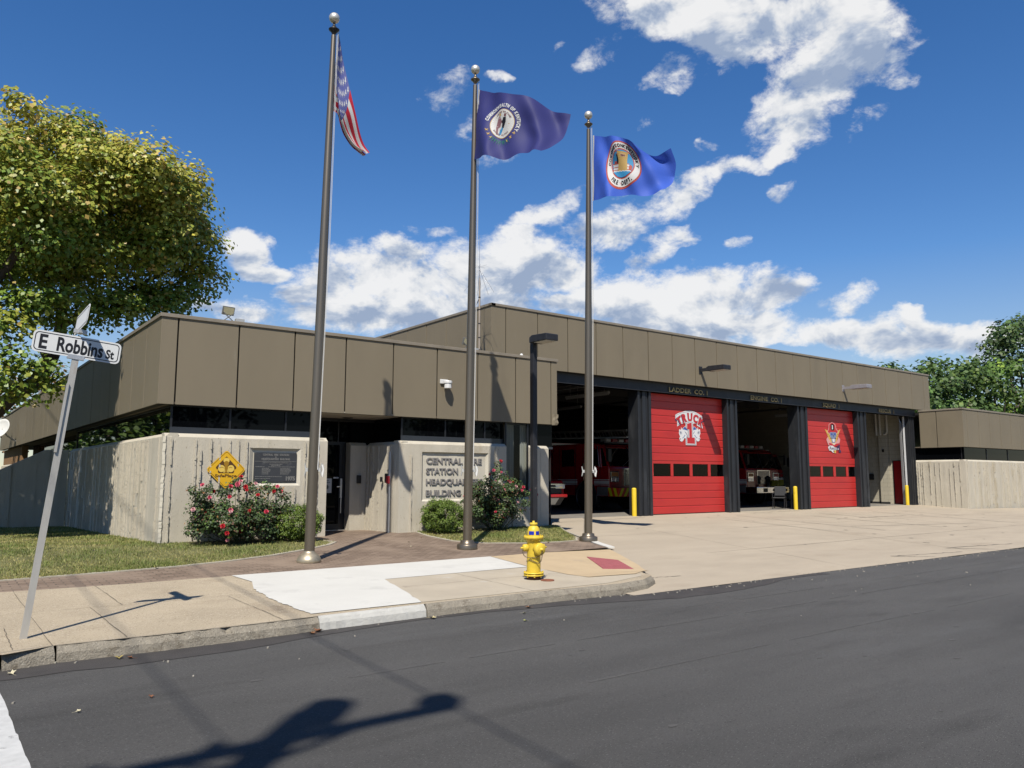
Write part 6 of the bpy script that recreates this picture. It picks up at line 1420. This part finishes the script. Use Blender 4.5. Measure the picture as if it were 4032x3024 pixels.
# ------------------------------------------------------------------ trees, bushes, fallen leaves
m_bark = M('maple_bark', (.085, .066, .050), .95, .3, 6, .9, 30, stretch=(1, 1, .3))
def ball(n):
    v = rng.normal(size=(n, 3)); return v / np.linalg.norm(v, axis=1, keepdims=True)
def crown(clumps, per, jit, lsize, colf, flat=.75):
    """leaves on the shells of many clumps; clumps: (cx, cy, cz, r)"""
    P = []; Nn = []; S = []; CC = []
    for (cx, cy, cz, r) in clumps:
        n = max(6, int(per * r * r)); d = ball(n); d[:, 2] = np.where((d[:, 2] < -.25) & (rng.random(n) < .6), -d[:, 2], d[:, 2])
        rr = r * (1 - .55 * rng.random(n) ** 2.2)
        # lumpy shell so that a clump is not a ball
        lump = 1 + .22 * np.sin(d[:, 0] * 5 + cx * 3) * np.cos(d[:, 1] * 5 + cy * 3) + .15 * np.sin(d[:, 2] * 7 + cz)
        p = np.array([cx, cy, cz]) + d * (rr * lump)[:, None] * np.array([1, 1, flat]) + rng.normal(0, jit, (n, 3))
        nrm = d * .95 + np.array([-.22, -.25, .55]) + rng.normal(0, .42, (n, 3))
        P.append(p); Nn.append(nrm); S.append(rng.uniform(lsize[0], lsize[1], n)); CC.append(np.full(n, rng.normal()))
    P = np.concatenate(P); Nn = np.concatenate(Nn); S = np.concatenate(S); CC = np.concatenate(CC)
    return leaves(P, Nn, S, colf(P, CC))
def env_clumps(c, r, n, rc, zcut, p=2.4, seed=0, surf=.72):
    R_ = np.random.default_rng(seed); out = []
    while len(out) < n:
        d = R_.normal(size=3); d /= np.linalg.norm(d); k = (np.sum(np.abs(d) ** p)) ** (-1 / p); s = k * (surf + (1 - surf) * R_.random() ** .6 if R_.random() < .78 else R_.random() ** .5 * surf)
        q = np.array(c) + d * np.array(r) * s
        if q[2] < zcut(q): continue
        rr = R_.uniform(*rc); out.append((q[0], q[1], q[2], rr))
    return out
# the big maple
mt = thing('maple_tree', (-.95, 21.3, .25), 'big leafy maple turning yellow, leaning over the left corner of the building', 'tree')
mc = env_clumps((.85, 22.0, 8.55), (4.85, 3.5, 1.85), 165, (.55, 1.0), lambda q: 6.75 + .25 * math.sin(q[0] * 2.1), 2.4, 3, .80)
mc = [q for q in mc if (q[2] + .95 * q[3] - 1.65) / math.hypot(q[0], q[1]) < .41]   # the crown's top slopes down towards the street
mc += [(3.9, 20.8, 5.6, .55), (4.6, 21.2, 5.85, .55), (5.1, 21.5, 6.15, .55), (3.2, 20.6, 5.4, .5), (2.5, 20.3, 5.1, .5), (5.6, 21.7, 7.3, .6), (2.6, 20, 5.55, .55), (3.6, 20.4, 5.75, .5), (1.9, 19.8, 5.4, .55), (4.6, 21.2, 6.15, .5), (4.2, 20.8, 6.9, .7), (3.0, 20.0, 6.8, .7), (2.0, 19.4, 6.6, .7), (1.9, 20.5, 9.75, .55), (2.6, 20.6, 9.95, .5), (3.4, 21.0, 9.7, .55), (4.4, 21.0, 9.0, .6), (5.2, 21.3, 8.3, .65), (1.3, 20.2, 9.0, .7), (2.4, 20.2, 9.2, .7), (3.4, 20.6, 8.9, .7), (5.8, 21.6, 7.9, .7), (5.95, 22, 7.0, .7), (5.5, 21.8, 6.5, .65), (4.9, 21.4, 6.2, .55), (1.35, 19.6, 9.6, .40), (1.2, 19.6, 9.85, .25), (3.3, 21.5, 6.5, .6), (2.2, 21.3, 6.4, .6), (4.3, 21.8, 6.4, .55), (1.2, 21, 6.2, .7), (.2, 20.6, 6.3, .8), (.4, 20.2, 5.6, .6)]
# lower limb: drooping sprays at the left
mc += [(1.75, 19.6, 3.75, .42), (2.1, 19.6, 3.95, .36), (1.45, 19.5, 4.1, .45), (2.15, 19.7, 3.45, .32), (1.55, 19.5, 3.30, .40), (1.15, 19.4, 3.6, .5), (1.4, 19.6, 4.8, .5), (.9, 19.5, 4.6, .55), (1.5, 20.0, 5.3, .6), (2.35, 19.8, 3.7, .25), (.6, 19.5, 4.0, .5), (2.0, 20.6, 5.5, .55), (3.2, 21, 5.75, .5), (3.9, 21.2, 5.9, .5)]
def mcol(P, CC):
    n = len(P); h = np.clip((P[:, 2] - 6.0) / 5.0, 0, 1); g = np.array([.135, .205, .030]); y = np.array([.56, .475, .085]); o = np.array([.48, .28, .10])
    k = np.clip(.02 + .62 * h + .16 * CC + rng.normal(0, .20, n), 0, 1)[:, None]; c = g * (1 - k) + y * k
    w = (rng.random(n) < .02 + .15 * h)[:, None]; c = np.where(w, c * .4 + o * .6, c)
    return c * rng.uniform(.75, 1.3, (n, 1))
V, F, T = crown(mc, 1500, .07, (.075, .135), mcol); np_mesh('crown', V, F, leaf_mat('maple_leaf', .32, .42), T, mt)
mb = MB()
def limb(pts, rs, n=12): mb.tube([catmull(np.array(pts, float), t) for t in np.linspace(0, 1, 4 * len(pts))], list(np.interp(np.linspace(0, 1, 4 * len(pts)), np.linspace(0, 1, len(rs)), rs)), n)
limb([(-.95, 21.3, -.1), (-.85, 21.4, 1.2), (-.6, 21.5, 2.4), (-.3, 21.7, 4.2), (-.1, 21.9, 6.5), (.2, 22, 9.0)], [.42, .34, .30, .24, .16, .06])
limb([(-.7, 21.45, 2.0), (.3, 21.6, 2.55), (1.2, 21.8, 2.95), (1.75, 21.9, 3.55), (2.35, 21.95, 4.15), (2.62, 21.95, 5.1), (2.66, 22, 6.0), (2.9, 22.1, 7.6), (3.3, 22.2, 9)], [.26, .22, .19, .165, .155, .145, .13, .09, .04])
limb([(-.4, 21.6, 3.6), (.5, 21, 5.0), (1.4, 20.3, 6.4), (2.0, 20, 8)], [.18, .13, .10, .04]); limb([(2.6, 22, 5.3), (3.5, 21.7, 6.0), (4.5, 21.6, 6.7), (5.2, 21.6, 7.2)], [.09, .07, .05, .02]); limb([(1.2, 21.8, 2.95), (1.35, 20.8, 3.4), (1.5, 20.0, 3.6), (1.9, 19.7, 3.7)], [.08, .05, .035, .015])
limb([(2.45, 21.9, 4.3), (1.9, 20.9, 5.2), (1.3, 20.1, 6.2)], [.08, .05, .02]); limb([(2.64, 22, 5.6), (2.2, 21.6, 6.6), (2.0, 21.2, 8.0)], [.08, .05, .02])
mb.build('trunk', m_bark, mt)
# far trees on the right and one behind the office roof
def far_tree(x, y, h, r, label, seed, lf=.42, colr=(.045, .082, .020), group='green trees beyond the annex', z0=0, n=60, per=30):
    t = thing('green_tree', (x, y, z0), label, 'tree', group)
    cl = env_clumps((x, y, z0 + h * .60), (r, r, h * .40), n, (r * .16, r * .34), lambda q: z0 + h * .16, 2.2, seed, .6)
    # uneven top: a few taller sprays
    R_ = np.random.default_rng(seed + 500)
    for i in range(7): a = R_.uniform(0, 6.28); cl.append((x + r * .6 * math.cos(a), y + r * .6 * math.sin(a), z0 + h * R_.uniform(.84, .95), r * R_.uniform(.12, .2)))
    def col(P, CC):
        n = len(P); c = np.array(colr) * (1 + .30 * CC[:, None]); yv = (rng.random(n) < .12)[:, None]; c = np.where(yv, c * np.array([1.7, 1.4, 1.1]), c); return np.clip(c * rng.uniform(.65, 1.45, (n, 1)), .004, 1)
    V, F, T = crown(cl, per, lf * .5, (lf * .8, lf * 1.5), col, .8); np_mesh('crown', V, F, leaf_mat('far_leaf', .3, .5), T, t)
    mb = MB(); mb.tube([(x, y, z0 - .5), (x + .1, y, z0 + h * .3), (x, y + .1, z0 + h * .75)], [r * .07, r * .055, r * .02], 10)
    for i in range(5): a = R_.uniform(0, 6.28); mb.tube([(x, y, z0 + h * .3), (x + r * .35 * math.cos(a), y + r * .35 * math.sin(a), z0 + h * .5), (x + r * .6 * math.cos(a), y + r * .6 * math.sin(a), z0 + h * .68)], [r * .035, r * .025, r * .01], 8)
    mb.build('trunk', m_bark, t); return t
RT = [(90.5, 46, 13.0, 5.0, 'low rounded green tree just right of the garage fascia end'), (97.0, 47, 15.4, 5.4, 'bushy green tree, second from the garage end, behind the annex roof'), (104, 46, 16.0, 5.2, 'green tree with a knobbly top, third from the garage end'), (111, 47, 16.6, 5.6, 'green tree between the knobbly one and the tall dark one, fourth from the garage end'),
      (118.5, 46, 17.6, 5.6, 'green tree just left of the tall dark tree'), (131, 47, 24.0, 6.0, 'tall dark tree at the right edge of the picture'), (138, 48, 27, 7, 'tree beyond the right edge behind the tall dark one')]
tints = [(.075, .13, .034), (.06, .105, .028), (.068, .118, .03), (.062, .11, .024), (.075, .13, .024), (.045, .078, .024), (.05, .09, .025)]
for i, (x, y, h, r, lab) in enumerate(RT): far_tree(x, y, h, r, lab, 60 + i, .46, tints[i])
at = far_tree(7.6, 70, 10.2, 3.2, 'rusty autumn tree far behind the roof edge under the maple', 90, .22, (.22, .115, .045), 'autumn trees', 0, 40, 60); at.name = 'autumn_tree'; at['category'] = 'tree'; del at['group']
for k, (x, y, s, lab) in enumerate(((-2.9, 43, .62, 'green tree left of the building, out of frame'), (-2.8, 55, .7, 'green tree further back left of the building, out of frame'), (-3.4, 34.5, .6, 'green tree by the left lawn, out of frame'), (-2.2, 70, .6, 'green tree far back left of the building, out of frame'))):
    far_tree(x, y, 9.5, 4.1, lab, 120 + k, .30, (.085, .14, .028), 'trees left of the building', -.4, 60, 50)
# unseen trees added across the street, to darken what the windows mirror
bt = [o for o in COL.objects if o.name.startswith('green_tree')][:3]
for k, (x, y, s) in enumerate(((-6, -34, .9), (8, -36, 1.0), (20, -38, .9), (33, -36, .85), (-20, -30, .9), (46, -38, .9))):
    c = copy_tree(bt[k % 3]); c.location = (x, y, 0); c.scale = (s, s, s); c['label'] = 'green tree added across the street for reflections, out of frame'; c['group'] = 'trees added across the street'
# bushes
m_stem = M('rose_stem', (.06, .075, .03), .8, .2, 20)
def bloom_mesh(col, seed):
    R_ = random.Random(seed); mb = MB()
    for ringi, (n, rr, up) in enumerate(((6, .042, .012), (5, .030, .024), (4, .018, .032))):
        for i in range(n):
            a = 2 * math.pi * (i + .5 * ringi) / n + R_.uniform(-.2, .2); d = Vector((math.cos(a), math.sin(a), 0)); s = Vector((-d.y, d.x, 0)); w = rr * .72
            p0 = Vector((0, 0, 0)); p1 = d * rr * .6 + s * w + Vector((0, 0, up)); p2 = d * rr * 1.05 + Vector((0, 0, up + R_.uniform(-.004, .012))); p3 = d * rr * .6 - s * w + Vector((0, 0, up)); mb.add([p0, p1, p2, p3], [(0, 1, 2, 3)])
    me = mb.build('bloom', M('petal_' + str(seed), col, .55, .12, 40)); COL.objects.unlink(me); return me
BL = [bloom_mesh(c, i) for i, c in enumerate([(.60, .05, .09), (.66, .12, .18), (.72, .28, .31), (.50, .02, .03), (.75, .42, .42)])]
def rose_bush(c, rx, ry, h, label, sprays, blooms, seed):
    R_ = np.random.default_rng(seed); z0 = c[2]; t = thing('rose_bush', c, label, 'bush'); cl = []
    for i in range(44):
        a = R_.uniform(0, 6.28); k = R_.random() ** .6; z = R_.uniform(.12, .82) ** .9; w = (1 - .45 * abs(z - .5)) * k; cl.append((c[0] + rx * w * math.cos(a), c[1] + ry * w * math.sin(a), z0 + h * z, R_.uniform(.11, .20)))
    cl += [(x, y, z, r) for x, y, z, r in sprays]
    def col(P, CC):
        n = len(P); b = np.array([.036, .062, .020]) * (1 + .22 * CC[:, None]); b = np.where((R_.random(n) < .10)[:, None], np.array([.10, .055, .03]), b); b = np.where((R_.random(n) < .14)[:, None], b * np.array([2.2, 2.0, 1.3]), b); return np.clip(b * R_.uniform(.6, 1.5, (n, 1)), .003, 1)
    V, F, T = crown(cl, 8200, .03, (.034, .060), col, .95); np_mesh('foliage', V, F, leaf_mat('rose_leaf', .2, .55), T, t)
    mb = MB()
    for x, y, z, r in cl[::2] + sprays: mb.tube([(c[0] + (x - c[0]) * .15, c[1] + (y - c[1]) * .15, z0 - .02), (c[0] + (x - c[0]) * .65, c[1] + (y - c[1]) * .65, z0 + (z - z0) * .6), (x, y, z + r)], [.009, .006, .003], 5)
    mb.build('stems', m_stem, t)
    for i in range(blooms):
        q = cl[R_.integers(len(cl))] if i % 3 else sprays[R_.integers(len(sprays))]; d = R_.normal(size=3); d[1] = -abs(d[1]); d[2] = d[2] * .7 + .35; d /= np.linalg.norm(d)
        p = np.array(q[:3]) + d * (q[3] + .05); o = BL[R_.integers(len(BL))].copy(); COL.objects.link(o); o.parent = t; o.name = 'bloom'; o.location = Vector(p) - Vector(c); s = R_.uniform(.75, 1.25); o.scale = (s, s, s)
        o.rotation_euler = Vector(d * .6 + np.array([-.3, -.6, .3])).to_track_quat('Z', 'Y').to_euler()
    return t
rose_bush((5.22, 15.88, .345), .90, .55, 1.0, 'wide rose bush with red and pink blooms below the yellow diamond sign', [(4.32, 15.85, 1.36, .12), (4.45, 15.8, 1.25, .13), (4.30, 15.8, .98, .10), (4.40, 15.8, 1.02, .12), (4.62, 15.9, 1.38, .12), (5.15, 16.0, 1.42, .16), (5.25, 16.0, 1.52, .09), (5.5, 15.9, 1.36, .14), (5.75, 15.9, 1.40, .14), (5.95, 15.8, 1.36, .12), (6.1, 15.8, 1.2, .14), (6.12, 15.8, 1.0, .12), (6.2, 15.7, 1.02, .07), (4.25, 15.75, .62, .10), (4.4, 15.7, .55, .12), (5.45, 16.0, 1.45, .10), (4.9, 15.9, 1.3, .16)], 36, 5)
rose_bush((11.55, 15.92, .335), .85, .5, 1.25, 'tall rose bush with pink blooms in front of the curtained window', [(11.62, 16.0, 1.98, .08), (11.66, 16.0, 1.82, .12), (11.55, 16.0, 1.70, .12), (11.8, 15.95, 1.62, .15), (11.3, 15.9, 1.52, .14), (11.05, 15.9, 1.45, .12), (12.1, 15.9, 1.5, .13), (12.3, 15.9, 1.42, .10), (12.35, 15.9, 1.22, .13), (12.6, 15.85, 1.2, .08), (12.65, 15.85, 1.02, .08), (12.35, 15.8, .98, .14), (10.75, 15.9, 1.2, .12), (10.6, 15.9, 1.05, .10), (11.0, 15.8, 1.3, .15), (11.9, 15.9, 1.35, .18), (11.5, 15.9, 1.4, .18)], 48, 8)
def boxwood(c, r, h, label, seed):
    R_ = np.random.default_rng(seed); t = thing('boxwood_shrub', c, label, 'shrub', 'clipped boxwood shrubs by the entrance'); cl = []
    for i in range(170):
        d = R_.normal(size=3); d /= np.linalg.norm(d); k = (np.sum(np.abs(d) ** 2.8)) ** (-1 / 2.8); s = k * R_.uniform(.74, .93); cl.append((c[0] + d[0] * r * s, c[1] + d[1] * r * s, c[2] + h * .5 + d[2] * h * .5 * s, R_.uniform(.055, .10)))
    def col(P, CC):
        n = len(P); up = np.clip((P[:, 2] - c[2]) / h, 0, 1)[:, None]; b = np.array([.075, .12, .016]) * (1 + .22 * CC[:, None]); b = np.where((R_.random(n) < .35)[:, None], np.array([.12, .165, .022]), b); return np.clip(b * R_.uniform(.65, 1.4, (n, 1)), .003, 1)
    V, F, T = crown(cl, 15000, .014, (.020, .036), col, 1.0); np_mesh('foliage', V, F, leaf_mat('box_leaf', .25, .55), T, t)
    mb = MB()
    for i in range(9): a = i * .7; mb.tube([(c[0], c[1], c[2] - .03), (c[0] + r * .4 * math.cos(a), c[1] + r * .4 * math.sin(a), c[2] + h * .35), (c[0] + r * .7 * math.cos(a), c[1] + r * .7 * math.sin(a), c[2] + h * .6)], [.014, .010, .004], 5)
    mb.build('stems', m_stem, t)
boxwood((6.42, 15.92, .345), .50, .70, 'rounded boxwood shrub half hidden behind the tallest flagpole', 2)
boxwood((10.08, 15.98, .335), .50, .80, 'clipped round boxwood shrub below the raised wall letters', 3)
# fallen leaves, each its own small thing
FC = [(.42, .33, .10), (.52, .44, .24), (.30, .14, .06), (.55, .50, .34), (.22, .09, .04), (.40, .42, .12)]
def leaf_obj(seed):
    R_ = random.Random(seed); mb = MB(); n = 10; pts = [(math.cos(2 * math.pi * k / n) * (.05 if k % 2 == 0 else .026) * R_.uniform(.8, 1.1), math.sin(2 * math.pi * k / n) * (.045 if k % 2 == 0 else .024), 0) for k in range(n)]
    mb.add([(x, y, .006 + .018 * abs(y) / .04 + R_.uniform(0, .008)) for x, y, _ in pts] + [(0, 0, .004)], [(k, (k + 1) % n, n) for k in range(n)]); mb.tube([(.04, 0, .01), (.085, .01, .012)], .0016, 4)
    o = mb.build('fallen_leaf', M('dry_leaf_%d' % seed, FC[seed % len(FC)], .8, .2, 60)); COL.objects.unlink(o); return o
LO = [leaf_obj(i) for i in range(6)]
LF0 = [(4.98, 8.12, 1, 1.5, 'pale torn leaf in the gutter below the new white kerb pour'), (6.05, 7.75, 3, 1.1, 'pale leaf lying on the asphalt just right of the new kerb pour'), (5.75, 7.35, 5, 1.0, 'small greenish leaf on the asphalt out from the kerb'), (1.62, 8.08, 0, 1.5, 'yellow crumpled leaf in the gutter beside the sign post kerb'), (1.70, 8.02, 4, 1.2, 'brown leaf in the gutter touching the yellow crumpled one'), (3.58, 8.16, 4, 2.2, 'large curled brown leaf against the kerb at the start of the new pour'), (3.48, 8.10, 2, 1.6, 'rusty leaf in the gutter beside the large curled one'),
      (1.05, 6.45, 3, .8, 'tiny pale leaf on the asphalt near the white bar'), (1.55, 6.55, 4, .9, 'small brown leaf on the open asphalt at lower left'), (.78, 8.0, 3, 1.4, 'pale leaf at the broken kerb corner on the far left'), (7.55, 15.2, 3, 1.0, 'pale leaf on the brick path near the entrance'), (8.35, 14.6, 3, 1.1, 'pale leaf in the middle of the brick path'), (8.0, 13.9, 3, 1.0, 'pale leaf on the bricks left of the middle pole'), (9.4, 15.0, 3, 1.4, 'big pale leaf on the bricks in front of the boxwood'), (9.8, 14.0, 1, 1.2, 'tan leaf at the corner of the small lawn'), (10.7, 13.4, 3, 1.1, 'pale leaf on the edge of the small lawn beside the hydrant top'), (11.1, 13.36, 0, 1.0, 'yellow leaf on the edge of the small lawn near the right pole'), (3.1, 13.2, 3, 1.1, 'pale leaf on the edging of the front lawn'), (4.6, 13.7, 2, 1.1, 'rusty leaf on the edging of the front lawn'), (5.0, 14.2, 3, 1.2, 'pale leaf on the front lawn beyond the first pole'), (6.3, 14.75, 1, 1.2, 'tan leaf at the tip of the front lawn'), (2.6, 15.5, 3, 1.2, 'pale leaf in the middle of the front lawn'), (6.35, 8.05, 2, 1.4, 'rusty leaf in the gutter just right of the new kerb pour'), (9.0, 15.2, 4, .8, 'small dark leaf on the bricks before the letter wall')]
LF = [(a, b, k, s * .62, l) for a, b, k, s, l in LF0]
for x, y, k, s, lab in LF:
    o = LO[k].copy(); COL.objects.link(o); onl = inside(LAWN, np.array([x]), np.array([y]))[0] or inside(LAWN2, np.array([x]), np.array([y]))[0]
    z = (.006 if y < 8.3 else h_ramp(x, y) + .010 if y < 12 else h_side(x, y) + (.045 if onl else .012)); o.location = (x, y, z); o.rotation_euler = (random.uniform(-.2, .2), random.uniform(-.2, .2), random.uniform(0, 6.28)); o.scale = (s, s, s)
    tag(o, lab, 'leaf', 'fallen leaves')
# utility pole across the street behind the camera; its shadow falls on the road
UB = Vector((-4.33, -2.12, .12)); up = thing('utility_pole', UB, 'wooden utility pole with a crossarm behind the camera, out of frame', 'utility pole'); m_pole = M('pole_wood', (.16, .12, .085), .9, .25, 3, .4, 30, stretch=(1, 1, .15))
mb = MB(); mb.tube([UB + Vector((0, 0, -.3)), UB + Vector((0, 0, 6)), UB + Vector((0, 0, 13.1))], [.20, .17, .13], 14); mb.build('pole', m_pole, up)
mb = MB(); mb.box(UB.x - 1.25, UB.x + 1.30, UB.y - .06, UB.y + .06, 12.4, 12.55); mb.bar((UB.x - .6, UB.y, 12.4), (UB.x, UB.y, 11.8), .05); mb.bar((UB.x + .6, UB.y, 12.4), (UB.x, UB.y, 11.8), .05); mb.build('crossarm', m_pole, up)
for d in (-1.15, -.45, 1.18): mb = MB(); mb.lathe((UB.x + d, UB.y, 12.55), [(.03, 0), (.06, .06), (.075, .12), (.05, .16), (.06, .20), (.03, .26)], 12); mb.build('insulator', m_cast, up)
mb = MB(); mb.box(UB.x + 1.05, UB.x + 1.28, UB.y - .12, UB.y + .12, 12.55, 12.85); mb.build('cutout_box', m_cast, up)
mb = MB(); mb.lathe((UB.x + .22, UB.y + .1, 12.75), [(.16, 0), (.18, .03), (.18, .50), (.10, .58)], 16); mb.build('transformer', m_cast, up)

def power_line(pts, r, lab):
    mb = MB(); P = []
    for a, b in zip(pts[:-1], pts[1:]):
        a, b = Vector(a), Vector(b)
        for i in range(12): k = i / 12; P.append(a.lerp(b, k) - Vector((0, 0, .5 * 4 * k * (1 - k))))
    P.append(Vector(pts[-1])); mb.tube(P, r, 6); o = mb.build('power_line', m_frame); tag(o, lab, 'power line', 'power lines behind the camera')
power_line([(-5.6, -40, 12.8), (UB.x + 1.15, UB.y, 12.8), (.2, 36, 12.8)], .014, 'overhead line from the right end of the crossarm, out of frame')
power_line([(-6.6, -40, 12.8), (UB.x - .45, UB.y, 12.8), (-2.2, 36, 12.8)], .012, 'overhead line from the left part of the crossarm, out of frame')
